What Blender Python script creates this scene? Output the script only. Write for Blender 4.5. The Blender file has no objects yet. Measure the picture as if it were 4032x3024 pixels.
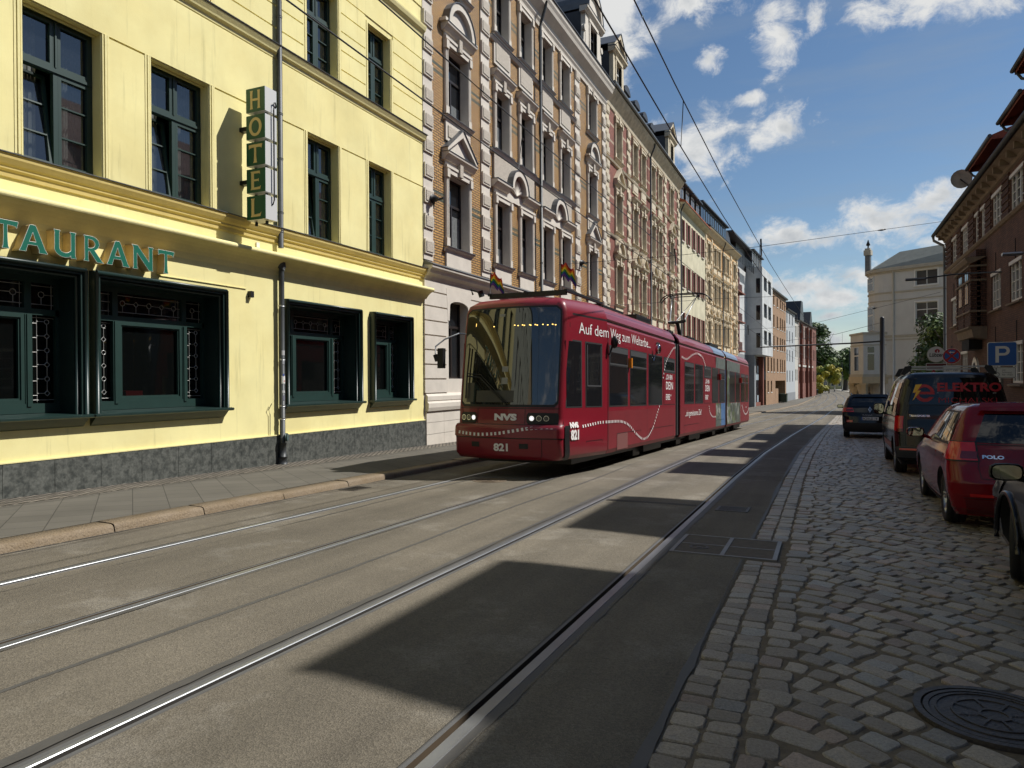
import bpy, bmesh, math, random
from mathutils import Vector, Matrix
random.seed(7)
C = bpy.context.scene.collection
R_ = math.radians
PI = math.pi
# ---------------------------------------------------------------- camera
cam = bpy.data.objects.new('camera', bpy.data.cameras.new('camera')); C.objects.link(cam)
bpy.context.scene.camera = cam
cam.data.sensor_width = 36; cam.data.lens = 24.96; cam.data.clip_end = 3000; cam.data.clip_start = .05
cr = Vector((0.914857, 0.403733, -0.0060)); cu = Vector((0.00339, 0.00718, 0.999968)); cf = Vector((-0.403764, 0.914849, -0.0052))
m = Matrix((cr, cu, -cf)).transposed().to_4x4(); m.translation = (0, 0, 1.56); cam.matrix_world = m
# ---------------------------------------------------------------- light
SUN_EL, SUN_AZ = R_(49), R_(34)                      # elevation; direction from +X towards +Y
sd = Vector((math.cos(SUN_AZ)*math.cos(SUN_EL), math.sin(SUN_AZ)*math.cos(SUN_EL), math.sin(SUN_EL)))
sl = bpy.data.lights.new('sun', 'SUN'); sl.energy = 5.0; sl.angle = R_(.53); sl.color = (1, .965, .91)
so = bpy.data.objects.new('sun', sl); C.objects.link(so); so.rotation_euler = sd.to_track_quat('Z', 'Y').to_euler(); so.location = (30, 20, 60)
sc = bpy.context.scene
sc.view_settings.view_transform = 'Standard'; sc.view_settings.look = 'None'; sc.view_settings.exposure = .16; sc.view_settings.gamma = 1
sc.cycles.max_bounces = 5; sc.cycles.diffuse_bounces = 3; sc.cycles.glossy_bounces = 3; sc.cycles.transparent_max_bounces = 12
sc.cycles.caustics_reflective = False; sc.cycles.caustics_refractive = False
w = bpy.data.worlds.new('World'); sc.world = w; w.use_nodes = True
nt = w.node_tree; N = nt.nodes; L = nt.links
N.clear()
def nd(t, **k):
    n = N.new(t)
    for a, v in k.items(): setattr(n, a, v)
    return n
def ma(op, a, b=None, c=None, clamp=False):
    n = nd('ShaderNodeMath', operation=op, use_clamp=clamp)
    for i, v in enumerate((a, b, c)):
        if v is None: continue
        if isinstance(v, (int, float)): n.inputs[i].default_value = v
        else: L.new(v, n.inputs[i])
    return n.outputs[0]
sky = nd('ShaderNodeTexSky', sky_type='NISHITA'); sky.sun_disc = False
sky.sun_elevation = SUN_EL; sky.sun_rotation = PI/2 - SUN_AZ; sky.air_density = 1.0; sky.dust_density = .15; sky.ozone_density = 1.2
tc = nd('ShaderNodeTexCoord'); sp = nd('ShaderNodeSeparateXYZ'); L.new(tc.outputs['Generated'], sp.inputs[0])
azn = ma('ARCTAN2', sp.outputs[0], sp.outputs[1]); eln = ma('ARCSINE', sp.outputs[2])
cb = nd('ShaderNodeCombineXYZ'); L.new(azn, cb.inputs[0]); L.new(eln, cb.inputs[1])
no1 = nd('ShaderNodeTexNoise'); no1.inputs['Scale'].default_value = 20; no1.inputs['Detail'].default_value = 9; no1.inputs['Roughness'].default_value = .66; no1.inputs['Distortion'].default_value = .35
sq = nd('ShaderNodeVectorMath', operation='MULTIPLY'); L.new(cb.outputs[0], sq.inputs[0]); sq.inputs[1].default_value = (1, 1.35, 1); L.new(sq.outputs[0], no1.inputs['Vector'])
CL = [(-0.262,0.46,0.040,0.07),(-0.162,0.476,0.056,0.022),(-0.144,0.405,0.017,0.012),(-0.052,0.422,0.027,0.036),(-0.01,0.435,0.012,0.014),(0.145,0.432,0.105,0.026),(-0.094,0.357,0.017,0.008),
 (-0.056,0.319,0.042,0.021),(-0.158,0.307,0.052,0.040),(-0.212,0.303,0.037,0.034),(-0.045,0.184,0.066,0.018),(0.062,0.193,0.058,0.026),(0.125,0.212,0.040,0.018),(0.141,0.162,0.037,0.009),
 (-0.029,0.119,0.052,0.015),(0.010,0.102,0.055,0.017),(0.008,0.081,0.019,0.007),(0.004,0.049,0.030,0.013),(0.047,0.128,0.040,0.017),(-.12,.09,.04,.012)]
cur = None
for a, e, aw, eh in CL:
    s1 = nd('ShaderNodeVectorMath', operation='SUBTRACT'); L.new(cb.outputs[0], s1.inputs[0]); s1.inputs[1].default_value = (a, e, 0)
    s2 = nd('ShaderNodeVectorMath', operation='MULTIPLY'); L.new(s1.outputs[0], s2.inputs[0]); s2.inputs[1].default_value = (1/(aw*1.14), 1/(eh*1.14), 0)
    s3 = nd('ShaderNodeVectorMath', operation='LENGTH'); L.new(s2.outputs[0], s3.inputs[0])
    v = ma('SUBTRACT', 1.0, s3.outputs['Value'])
    cur = v if cur is None else ma('SMOOTH_MAX', cur, v, .25)
# clouds all round the sky, away from the ones placed above
no2 = nd('ShaderNodeTexNoise'); no2.inputs['Scale'].default_value = 2.4; no2.inputs['Detail'].default_value = 2; L.new(tc.outputs['Generated'], no2.inputs['Vector'])
away = ma('MULTIPLY', ma('SUBTRACT', ma('ABSOLUTE', ma('ADD', azn, .05)), .33), 6.0, clamp=True)
gen = ma('ADD', ma('MULTIPLY', ma('SUBTRACT', no2.outputs[0], .60), 7.0), ma('MULTIPLY', ma('SUBTRACT', away, 1.0), 6.0))
cur = ma('MAXIMUM', cur, gen)
edge = ma('ADD', ma('MULTIPLY', cur, .95), ma('MULTIPLY', ma('SUBTRACT', no1.outputs[0], .5), 3.4))
mask = nd('ShaderNodeMapRange', interpolation_type='SMOOTHSTEP'); mask.inputs['From Min'].default_value = -.20; mask.inputs['From Max'].default_value = .85; L.new(edge, mask.inputs[0])
# thin high veil
no3 = nd('ShaderNodeTexNoise'); no3.inputs['Scale'].default_value = 7; no3.inputs['Detail'].default_value = 6; no3.inputs['Roughness'].default_value = .6
sq3 = nd('ShaderNodeVectorMath', operation='MULTIPLY'); L.new(cb.outputs[0], sq3.inputs[0]); sq3.inputs[1].default_value = (.5, 3.0, 1); L.new(sq3.outputs[0], no3.inputs['Vector'])
veil = ma('MULTIPLY', ma('SUBTRACT', no3.outputs[0], .45), 1.1, clamp=True)
# cloud colour: bright body, grey where thick
no4 = nd('ShaderNodeTexNoise'); no4.inputs['Scale'].default_value = 16; no4.inputs['Detail'].default_value = 5; L.new(sq.outputs[0], no4.inputs['Vector'])
thick = ma('ADD', ma('MULTIPLY', edge, .30), ma('MULTIPLY', ma('SUBTRACT', no4.outputs[0], .5), 2.2))
low = ma('MULTIPLY', ma('SUBTRACT', .30, eln), 1.6, clamp=True)
thick = ma('ADD', thick, low, clamp=True)
cc = nd('ShaderNodeValToRGB'); L.new(thick, cc.inputs[0])
cc.color_ramp.elements[0].color = (13.5, 13.6, 13.5, 1); cc.color_ramp.elements[1].color = (6.2, 7.0, 7.9, 1)
cc.color_ramp.elements[0].position = .3
hsv = nd('ShaderNodeHueSaturation'); hsv.inputs['Saturation'].default_value = 1.12; hsv.inputs['Value'].default_value = 1.6; L.new(sky.outputs[0], hsv.inputs['Color'])
mx0 = nd('ShaderNodeMixRGB'); L.new(veil, mx0.inputs[0]); L.new(hsv.outputs[0], mx0.inputs[1]); mx0.inputs[2].default_value = (5.2, 6.3, 7.6, 1)
mx = nd('ShaderNodeMixRGB'); L.new(mask.outputs[0], mx.inputs[0]); L.new(mx0.outputs[0], mx.inputs[1]); L.new(cc.outputs[0], mx.inputs[2])
bg = nd('ShaderNodeBackground'); bg.inputs['Strength'].default_value = .05; L.new(mx.outputs[0], bg.inputs['Color'])
wo = nd('ShaderNodeOutputWorld'); L.new(bg.outputs[0], wo.inputs['Surface'])
w.cycles.sampling_method = 'MANUAL'; w.cycles.sample_map_resolution = 512

# ---------------------------------------------------------------- helpers
def interp(x, xs, ys):
    if x <= xs[0]: return ys[0]
    for i in range(1, len(xs)):
        if x <= xs[i]:
            t = (x-xs[i-1])/(xs[i]-xs[i-1]); return ys[i-1]+(ys[i]-ys[i-1])*t
    return ys[-1]
def g(Y): return interp(Y, [-50, 0, 20, 30, 64, 90, 115, 180, 420, 900], [1, 0, -.41, -.67, -1.55, -2.1, -2.4, -2.5, -2.8, -3.2])
def sh(Y): return interp(Y, [14, 20, 30, 36, 44, 63, 87, 113, 136, 160, 180, 220, 257, 320, 384, 500], [0, .07, .32, .52, .82, 1.45, 2.2, 3.6, 4.6, 5.2, 5.2, 4.4, 3.1, .2, -3, -12])

def tag(o, label=None, cat=None, group=None, kind=None):
    if label: o['label'] = label
    if cat: o['category'] = cat
    if group: o['group'] = group
    if kind: o['kind'] = kind
    return o
def thing(name, label, cat, loc=(0, 0, 0), rot=0, group=None):
    o = bpy.data.objects.new(name, None); C.objects.link(o); o.location = loc; o.empty_display_size = .3
    o.rotation_euler = rot if isinstance(rot, (tuple, list)) else (0, 0, rot)
    return tag(o, label, cat, group)
class MB:
    def __init__(s): s.v = []; s.f = []; s.mi = []; s.mats = []; s.sm = []
    def mid(s, m):
        if m not in s.mats: s.mats.append(m)
        return s.mats.index(m)
    def face(s, idx, m=None, smooth=False):
        s.f.append(tuple(idx)); s.mi.append(s.mid(m) if m else 0); s.sm.append(smooth)
    def poly(s, pts, m=None, smooth=False):
        n = len(s.v); s.v += [tuple(p) for p in pts]; s.face(range(n, n+len(pts)), m, smooth)
    def box(s, x0, x1, y0, y1, z0, z1, m=None):
        x0, x1 = min(x0, x1), max(x0, x1); y0, y1 = min(y0, y1), max(y0, y1)
        n = len(s.v)
        s.v += [(x0, y0, z0), (x1, y0, z0), (x1, y1, z0), (x0, y1, z0), (x0, y0, z1), (x1, y0, z1), (x1, y1, z1), (x0, y1, z1)]
        for q in ((0, 3, 2, 1), (4, 5, 6, 7), (0, 1, 5, 4), (1, 2, 6, 5), (2, 3, 7, 6), (3, 0, 4, 7)): s.face([n+i for i in q], m)
    def grid(s, rows, m=None, smooth=True, closeu=False):
        n = len(s.v); W = len(rows[0])
        for r in rows: s.v += [tuple(p) for p in r]
        for i in range(len(rows)-1):
            for j in range(W if closeu else W-1):
                a = n+i*W+j; b = n+i*W+(j+1) % W; s.face((a, b, b+W, a+W), m, smooth)
    def tube(s, pts, r, k=8, m=None, cap=True, smooth=True):
        pts = [Vector(p) for p in pts]; rows = []
        for i, p in enumerate(pts):
            t = (pts[min(i+1, len(pts)-1)]-pts[max(i-1, 0)]).normalized()
            a = t.cross(Vector((0, 0, 1)));
            if a.length < .05: a = t.cross(Vector((1, 0, 0)))
            a.normalize(); b = a.cross(t).normalized(); rr = r[i] if isinstance(r, (list, tuple)) else r
            rows.append([p+a*math.cos(2*PI*j/k)*rr+b*math.sin(2*PI*j/k)*rr for j in range(k)])
        n = len(s.v); s.grid(rows, m, smooth, True)
        if cap:
            s.face([n+j for j in range(k)], m); s.face([n+(len(rows)-1)*k+j for j in range(k)][::-1], m)
    def prof(s, prof, x0, x1, m=None, caps=True, ax='x', close=False):
        """extrude a (d,z) profile along local x from x0 to x1; d is outward (-y)"""
        a = [(x0, -d, z) for d, z in prof]; b = [(x1, -d, z) for d, z in prof]; n = len(s.v); k = len(prof)
        s.v += a+b
        for i in range(k if close else k-1): j = (i+1) % k; s.face((n+i, n+k+i, n+k+j, n+j), m)
        if caps: s.face([n+i for i in range(k)], m); s.face([n+k+i for i in range(k)][::-1], m)
    def build(s, name, m=None, parent=None, autosmooth=False):
        me = bpy.data.meshes.new(name); me.from_pydata(s.v, [], s.f)
        mats = s.mats if s.mats else []
        if m and not mats: me.materials.append(m)
        for x in mats: me.materials.append(x)
        for i, p in enumerate(me.polygons):
            p.material_index = s.mi[i] if s.mats else 0; p.use_smooth = s.sm[i]
        me.update()
        o = bpy.data.objects.new(name, me); C.objects.link(o)
        if parent: o.parent = parent
        return o
def fixn(o):
    bm = bmesh.new(); bm.from_mesh(o.data); bmesh.ops.remove_doubles(bm, verts=bm.verts, dist=1e-5); bmesh.ops.recalc_face_normals(bm, faces=bm.faces); bm.to_mesh(o.data); bm.free(); return o
def copytree(o, parent=None):
    c = o.copy(); C.objects.link(c)
    if parent: c.parent = parent
    for ch in list(o.children): copytree(ch, c)
    return c
def text_mesh(body, size, mat, name, parent, mapf, align='LEFT', bold=0, ext=0, stretch=1.0, shear=0, subdiv=0):
    cu_ = bpy.data.curves.new('t', 'FONT'); cu_.body = body; cu_.size = size; cu_.align_x = align; cu_.offset = bold; cu_.extrude = ext; cu_.shear = shear; cu_.resolution_u = 3
    to = bpy.data.objects.new('t', cu_); C.objects.link(to)
    dg = bpy.context.evaluated_depsgraph_get(); me = bpy.data.meshes.new_from_object(to.evaluated_get(dg))
    bpy.data.objects.remove(to); bpy.data.curves.remove(cu_)
    for v in me.vertices: v.co = Vector(mapf(v.co.x*stretch, v.co.y, v.co.z))
    me.materials.clear(); me.materials.append(mat)
    o = bpy.data.objects.new(name, me); C.objects.link(o); o.parent = parent
    return o
def shape2d(loops, ext, mapf):
    """filled 2-D outline (first loop outer, others holes) as verts/faces with thickness, mapped by mapf"""
    cu_ = bpy.data.curves.new('t', 'CURVE'); cu_.dimensions = '2D'; cu_.fill_mode = 'BOTH'; cu_.extrude = ext
    for lp in loops:
        s_ = cu_.splines.new('POLY'); s_.points.add(len(lp)-1); s_.use_cyclic_u = True
        for i, p in enumerate(lp): s_.points[i].co = (p[0], p[1], 0, 1)
    to = bpy.data.objects.new('t', cu_); C.objects.link(to)
    dg = bpy.context.evaluated_depsgraph_get(); me = bpy.data.meshes.new_from_object(to.evaluated_get(dg))
    bpy.data.objects.remove(to); bpy.data.curves.remove(cu_)
    for v in me.vertices: v.co = Vector(mapf(v.co.x, v.co.y, v.co.z))
    return me
def mesh_obj(me, name, mat, parent):
    me.materials.clear(); me.materials.append(mat); o = bpy.data.objects.new(name, me); C.objects.link(o); o.parent = parent; return o

# ---------------------------------------------------------------- materials
MATS = {}
def mat(name, col, rough=.7, metal=0, var=0, vscale=3, bump=0, bscale=40, spec=.5, coat=0, col2=None, c2scale=1.5, emis=0, alpha=1, detail=5, streak=0):
    if name in MATS: return MATS[name]
    m = bpy.data.materials.new(name); m.use_nodes = True; t = m.node_tree; b = t.nodes['Principled BSDF']
    b.inputs['Base Color'].default_value = (*col, 1); b.inputs['Roughness'].default_value = rough; b.inputs['Metallic'].default_value = metal
    b.inputs['Specular IOR Level'].default_value = spec; b.inputs['Coat Weight'].default_value = coat; b.inputs['Coat Roughness'].default_value = .03
    if emis: b.inputs['Emission Color'].default_value = (*col, 1); b.inputs['Emission Strength'].default_value = emis
    if alpha < 1: b.inputs['Alpha'].default_value = alpha
    if var or bump or col2 or streak:
        tc = t.nodes.new('ShaderNodeTexCoord'); src = tc.outputs['Object']
    last = None
    if col2:
        n = t.nodes.new('ShaderNodeTexNoise'); n.inputs['Scale'].default_value = c2scale; n.inputs['Detail'].default_value = 7; n.inputs['Roughness'].default_value = .65; t.links.new(src, n.inputs['Vector'])
        r = t.nodes.new('ShaderNodeMapRange'); r.inputs[1].default_value = .4; r.inputs[2].default_value = .62; t.links.new(n.outputs[0], r.inputs[0])
        x = t.nodes.new('ShaderNodeMixRGB'); x.inputs[1].default_value = (*col, 1); x.inputs[2].default_value = (*col2, 1); t.links.new(r.outputs[0], x.inputs[0]); last = x.outputs[0]
    if var:
        n = t.nodes.new('ShaderNodeTexNoise'); n.inputs['Scale'].default_value = vscale; n.inputs['Detail'].default_value = detail; n.inputs['Roughness'].default_value = .6; t.links.new(src, n.inputs['Vector'])
        r = t.nodes.new('ShaderNodeMapRange'); r.inputs[1].default_value = .25; r.inputs[2].default_value = .75; r.inputs[3].default_value = 1-var; r.inputs[4].default_value = 1+var; t.links.new(n.outputs[0], r.inputs[0])
        x = t.nodes.new('ShaderNodeVectorMath'); x.operation = 'SCALE'; t.links.new(r.outputs[0], x.inputs['Scale'])
        if last: t.links.new(last, x.inputs[0])
        else: x.inputs[0].default_value = col
        last = x.outputs[0]
    if streak:
        mp = t.nodes.new('ShaderNodeMapping'); mp.inputs['Scale'].default_value = (3.5, 3.5, .22); t.links.new(src, mp.inputs[0])
        n = t.nodes.new('ShaderNodeTexNoise'); n.inputs['Scale'].default_value = 1.6; n.inputs['Detail'].default_value = 8; n.inputs['Roughness'].default_value = .7; t.links.new(mp.outputs[0], n.inputs['Vector'])
        r = t.nodes.new('ShaderNodeMapRange'); r.inputs[1].default_value = .56; r.inputs[2].default_value = .80; r.inputs[3].default_value = 1; r.inputs[4].default_value = 1-streak*2.2; t.links.new(n.outputs[0], r.inputs[0])
        x = t.nodes.new('ShaderNodeVectorMath'); x.operation = 'SCALE'; t.links.new(r.outputs[0], x.inputs['Scale'])
        if last: t.links.new(last, x.inputs[0])
        else: x.inputs[0].default_value = col
        last = x.outputs[0]
    if last: t.links.new(last, b.inputs['Base Color'])
    if bump:
        n = t.nodes.new('ShaderNodeTexNoise'); n.inputs['Scale'].default_value = bscale; n.inputs['Detail'].default_value = 4; t.links.new(src, n.inputs['Vector'])
        bp = t.nodes.new('ShaderNodeBump'); bp.inputs['Strength'].default_value = bump; bp.inputs['Distance'].default_value = .02; t.links.new(n.outputs[0], bp.inputs['Height']); t.links.new(bp.outputs[0], b.inputs['Normal'])
    MATS[name] = m; return m
def brickmat(name, c1, c2, mortar, bw=.25, rh=.075, ms=.012, stripes=None, scol=None, rough=.75, bump=.5, var=.0, offx=0):
    """wall material in local (x,z); stripes = list of (z0,z1) bands of glazed colour scol"""
    m = bpy.data.materials.new(name); m.use_nodes = True; t = m.node_tree; b = t.nodes['Principled BSDF']; b.inputs['Roughness'].default_value = rough
    tc = t.nodes.new('ShaderNodeTexCoord'); s = t.nodes.new('ShaderNodeSeparateXYZ'); t.links.new(tc.outputs['Object'], s.inputs[0])
    ad = t.nodes.new('ShaderNodeMath'); ad.operation = 'ADD'; t.links.new(s.outputs[0], ad.inputs[0]); t.links.new(s.outputs[1], ad.inputs[1])
    c = t.nodes.new('ShaderNodeCombineXYZ'); t.links.new(ad.outputs[0], c.inputs[0]); t.links.new(s.outputs[2], c.inputs[1])
    k = t.nodes.new('ShaderNodeTexBrick'); t.links.new(c.outputs[0], k.inputs['Vector']); k.inputs['Scale'].default_value = 1
    k.inputs['Brick Width'].default_value = bw; k.inputs['Row Height'].default_value = rh; k.inputs['Mortar Size'].default_value = ms; k.inputs['Mortar Smooth'].default_value = .1
    k.inputs['Color1'].default_value = (*c1, 1); k.inputs['Color2'].default_value = (*c2, 1); k.inputs['Mortar'].default_value = (*mortar, 1)
    out = k.outputs['Color']
    n = t.nodes.new('ShaderNodeTexNoise'); n.inputs['Scale'].default_value = .9; n.inputs['Detail'].default_value = 8; t.links.new(tc.outputs['Object'], n.inputs['Vector'])
    r = t.nodes.new('ShaderNodeMapRange'); r.inputs[1].default_value = .3; r.inputs[2].default_value = .7; r.inputs[3].default_value = .82-var; r.inputs[4].default_value = 1.1+var; t.links.new(n.outputs[0], r.inputs[0])
    if stripes:
        acc = None
        for z0, z1 in stripes:
            a = t.nodes.new('ShaderNodeMath'); a.operation = 'COMPARE'; t.links.new(s.outputs[2], a.inputs[0]); a.inputs[1].default_value = (z0+z1)/2; a.inputs[2].default_value = abs(z1-z0)/2
            if acc is None: acc = a.outputs[0]
            else:
                q = t.nodes.new('ShaderNodeMath'); q.operation = 'MAXIMUM'; t.links.new(acc, q.inputs[0]); t.links.new(a.outputs[0], q.inputs[1]); acc = q.outputs[0]
        q = t.nodes.new('ShaderNodeMath'); q.operation = 'SUBTRACT'; q.inputs[0].default_value = 1; t.links.new(k.outputs['Fac'], q.inputs[1])
        q2 = t.nodes.new('ShaderNodeMath'); q2.operation = 'MULTIPLY'; t.links.new(q.outputs[0], q2.inputs[0]); t.links.new(acc, q2.inputs[1])
        x = t.nodes.new('ShaderNodeMixRGB'); t.links.new(q2.outputs[0], x.inputs[0]); t.links.new(out, x.inputs[1]); x.inputs[2].default_value = (*scol, 1); out = x.outputs[0]
    x = t.nodes.new('ShaderNodeVectorMath'); x.operation = 'SCALE'; t.links.new(out, x.inputs[0]); t.links.new(r.outputs[0], x.inputs['Scale']); t.links.new(x.outputs[0], b.inputs['Base Color'])
    bp = t.nodes.new('ShaderNodeBump'); bp.invert = True; bp.inputs['Strength'].default_value = bump; bp.inputs['Distance'].default_value = .01; t.links.new(k.outputs['Fac'], bp.inputs['Height']); t.links.new(bp.outputs[0], b.inputs['Normal'])
    MATS[name] = m; return m
def glassmat(name, tint=(.012, .014, .016), rough=.03, trans=0, spec=.8):
    m = mat(name, tint, rough, spec=spec)
    if trans:
        t = m.node_tree; b = t.nodes['Principled BSDF']; o = t.nodes['Material Output']
        tr = t.nodes.new('ShaderNodeBsdfTransparent'); tr.inputs[0].default_value = (.75, .8, .8, 1); mx = t.nodes.new('ShaderNodeMixShader'); mx.inputs[0].default_value = trans
        t.links.new(b.outputs[0], mx.inputs[1]); t.links.new(tr.outputs[0], mx.inputs[2]); t.links.new(mx.outputs[0], o.inputs[0])
    return m
M_yel = mat('yellow_plaster', (.84, .765, .38), .9, streak=.16, var=.10, vscale=.9, bump=.10, bscale=70, col2=(.79, .70, .33), c2scale=.7, spec=.2)
M_yelt = mat('ochre_trim_plaster', (.80, .72, .36), .85, var=.08, vscale=3, bump=.2, bscale=20, spec=.2)
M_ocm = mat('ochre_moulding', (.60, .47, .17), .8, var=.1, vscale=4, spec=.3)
M_grn = mat('dark_green_paint', (.012, .037, .031), .45, var=.1, vscale=6, spec=.5)
M_grnt = mat('green_glazed_tile', (.008, .025, .021), .4, var=.18, vscale=5, spec=.6)
M_zinc = mat('zinc_sheet', (.13, .135, .14), .45, .3, var=.15, vscale=4)
M_pipe = mat('weathered_pipe', (.055, .06, .062), .5, .2, var=.25, vscale=6)
M_lead = mat('lead_came', (.5, .5, .48), .4, .6)
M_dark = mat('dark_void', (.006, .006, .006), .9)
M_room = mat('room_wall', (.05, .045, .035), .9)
M_curt = mat('net_curtain', (.65, .65, .62), .9, var=.3, vscale=8)
M_glass = glassmat('window_glass', (.01, .012, .015), .02, trans=.35, spec=2.2)
M_glassd = glassmat('dark_glass', (.012, .014, .017), .04, spec=.9)
M_glassf = glassmat('far_glass', (.03, .035, .042), .12, spec=.6)
M_blk = mat('black_metal', (.012, .012, .013), .45, .2)
M_rub = mat('tyre_rubber', (.010, .010, .011), .75, bump=.2, bscale=60)
M_steel = mat('galvanised_steel', (.42, .43, .44), .4, .7, var=.15, vscale=9)
M_white = mat('white_paint', (.78, .78, .76), .55, var=.04)
M_wire = mat('wire_black', (.01, .01, .012), .5)
# ---------------------------------------------------------------- window helpers (local frame: x along wall, -y outward, z up)
def sash(mb, u0, u1, z0, z1, d, w, t, m):
    mb.box(u0, u1, -d, -d+t, z0, z0+w, m); mb.box(u0, u1, -d, -d+t, z1-w, z1, m); mb.box(u0, u0+w, -d, -d+t, z0+w, z1-w, m); mb.box(u1-w, u1, -d, -d+t, z0+w, z1-w, m)
def wallmesh(x0, x1, z0, z1, ops, depth=.3, back=0, m=None, mrev=None, mb=None, d=0, topz=None):
    """wall sheet at outward offset d with rectangular openings and reveals of given depth"""
    mb = mb or MB()
    us = sorted({x0, x1} | {o[0] for o in ops} | {o[1] for o in ops}); zs = sorted({z0, z1} | {o[2] for o in ops} | {o[3] for o in ops})
    us = [u for u in us if x0-1e-6 <= u <= x1+1e-6]; zs = [z for z in zs if z0-1e-6 <= z <= z1+1e-6]
    for i in range(len(us)-1):
        for j in range(len(zs)-1):
            uc, zc = (us[i]+us[i+1])/2, (zs[j]+zs[j+1])/2
            if any(o[0] < uc < o[1] and o[2] < zc < o[3] for o in ops): continue
            mb.poly([(us[i], -d, zs[j]), (us[i+1], -d, zs[j]), (us[i+1], -d, zs[j+1]), (us[i], -d, zs[j+1])], m)
    for o in ops:
        a, b, c, e = o[:4]; y0, y1 = -d, depth-d; mr = mrev or m
        mb.poly([(a, y0, c), (a, y1, c), (b, y1, c), (b, y0, c)], mr); mb.poly([(a, y0, e), (b, y0, e), (b, y1, e), (a, y1, e)], mr)
        mb.poly([(a, y0, c), (a, y0, e), (a, y1, e), (a, y1, c)], mr); mb.poly([(b, y0, c), (b, y1, c), (b, y1, e), (b, y0, e)], mr)
    return mb
# ---------------------------------------------------------------- ground, road, rails
def strip(name, ys, fa, fb, fz, m, kind='structure', nx=1):
    mb = MB(); rows = []
    for y in ys:
        a, b = fa(y), fb(y); rows.append([(a+(b-a)*i/nx, y, fz(y)) for i in range(nx+1)])
    mb.grid(rows, None, False); o = mb.build(name, m); return tag(o, kind=kind)
def asphalt_mat():
    m = bpy.data.materials.new('worn_asphalt'); m.use_nodes = True; t = m.node_tree; b = t.nodes['Principled BSDF']; b.inputs['Roughness'].default_value = .82; b.inputs['Specular IOR Level'].default_value = .35
    tc = t.nodes.new('ShaderNodeTexCoord')
    def noise(s, d, r=.6):
        n = t.nodes.new('ShaderNodeTexNoise'); n.inputs['Scale'].default_value = s; n.inputs['Detail'].default_value = d; n.inputs['Roughness'].default_value = r; t.links.new(tc.outputs['Object'], n.inputs['Vector']); return n.outputs[0]
    def rng(o, a, b_, c, d):
        r = t.nodes.new('ShaderNodeMapRange'); [r.inputs[i+1].default_value.__class__ for i in range(4)]
        for i, v in enumerate((a, b_, c, d)): r.inputs[i+1].default_value = v
        t.links.new(o, r.inputs[0]); return r.outputs[0]
    v = t.nodes.new('ShaderNodeTexVoronoi'); v.inputs['Scale'].default_value = 120; t.links.new(tc.outputs['Object'], v.inputs['Vector'])
    sp = t.nodes.new('ShaderNodeSeparateColor'); t.links.new(v.outputs['Color'], sp.inputs[0])
    grain = rng(sp.outputs[0], 0, 1, .74, 1.26); big = rng(noise(.55, 6), .3, .7, .80, 1.18); fine = rng(noise(220, 2), .3, .7, .8, 1.2); pale = rng(noise(.9, 5, .7), .53, .68, 0, .9)
    def mul(a, c):
        x = t.nodes.new('ShaderNodeMath'); x.operation = 'MULTIPLY'; t.links.new(a, x.inputs[0]); t.links.new(c, x.inputs[1]); return x.outputs[0]
    mp = t.nodes.new('ShaderNodeMapping'); mp.inputs['Scale'].default_value = (2.2, .06, 1); t.links.new(tc.outputs['Object'], mp.inputs[0]); ln_ = t.nodes.new('ShaderNodeTexNoise'); ln_.inputs['Scale'].default_value = 1.0; ln_.inputs['Detail'].default_value = 6; t.links.new(mp.outputs[0], ln_.inputs['Vector']); lane = rng(ln_.outputs[0], .35, .65, .82, 1.14); stain = rng(noise(1.7, 8, .75), .28, .38, .70, 1.0)
    f = mul(mul(mul(mul(grain, big), fine), lane), stain)
    mx = t.nodes.new('ShaderNodeMixRGB'); mx.inputs[1].default_value = (.134, .116, .087, 1); mx.inputs[2].default_value = (.20, .18, .145, 1); t.links.new(pale, mx.inputs[0])
    x = t.nodes.new('ShaderNodeVectorMath'); x.operation = 'SCALE'; t.links.new(mx.outputs[0], x.inputs[0]); t.links.new(f, x.inputs['Scale']); t.links.new(x.outputs[0], b.inputs['Base Color'])
    bp = t.nodes.new('ShaderNodeBump'); bp.inputs['Strength'].default_value = .55; bp.inputs['Distance'].default_value = .006; t.links.new(v.outputs['Distance'], bp.inputs['Height']); t.links.new(bp.outputs[0], b.inputs['Normal'])
    return m
M_asp = asphalt_mat()
M_tar = mat('bitumen_seal', (.075, .071, .064), .6, var=.15, vscale=5)
M_head = mat('polished_rail_steel', (.30, .31, .32), .38, .7, var=.15, vscale=2)
M_lip = mat('dull_rail_steel', (.11, .11, .11), .5, .1, var=.2, vscale=3)
M_groove = mat('rusty_rail_groove', (.05, .034, .018), .85, var=.4, vscale=1.2)
M_kerb = mat('granite_kerb', (.21, .16, .105), .75, var=.25, vscale=55, bump=.7, bscale=45, col2=(.18, .13, .075), c2scale=3)
M_groove2 = mat('dark_rail_groove', (.022, .019, .016), .8)
M_soil = mat('far_ground', (.10, .11, .05), .95, var=.3, vscale=.2)
def frange(a, b, s):
    r = []; x = a
    while x < b-1e-6: r.append(x); x += s
    return r+[b]
YS = frange(-12, 40, 1.0)+frange(42, 200, 2.0)+frange(205, 420, 5.0)
strip('ground', [-60, -12, 0, 20, 30, 64, 90, 115, 180, 300, 420, 900, 1500], lambda y: -600, lambda y: 600, lambda y: g(y)-.22, M_soil)
RX = [-6.15, -4.65, -3.05, -1.55]
XL = lambda y: -7.27+sh(y)
XC = lambda y: (-.70+sh(y)) if y < 67 else (1.9+sh(y))
edges = [XL]+[f for r in RX for f in ((lambda y, r=r: r-.09+sh(y)), (lambda y, r=r: r+.09+sh(y)))]+[XC]
mb = MB()
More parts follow.
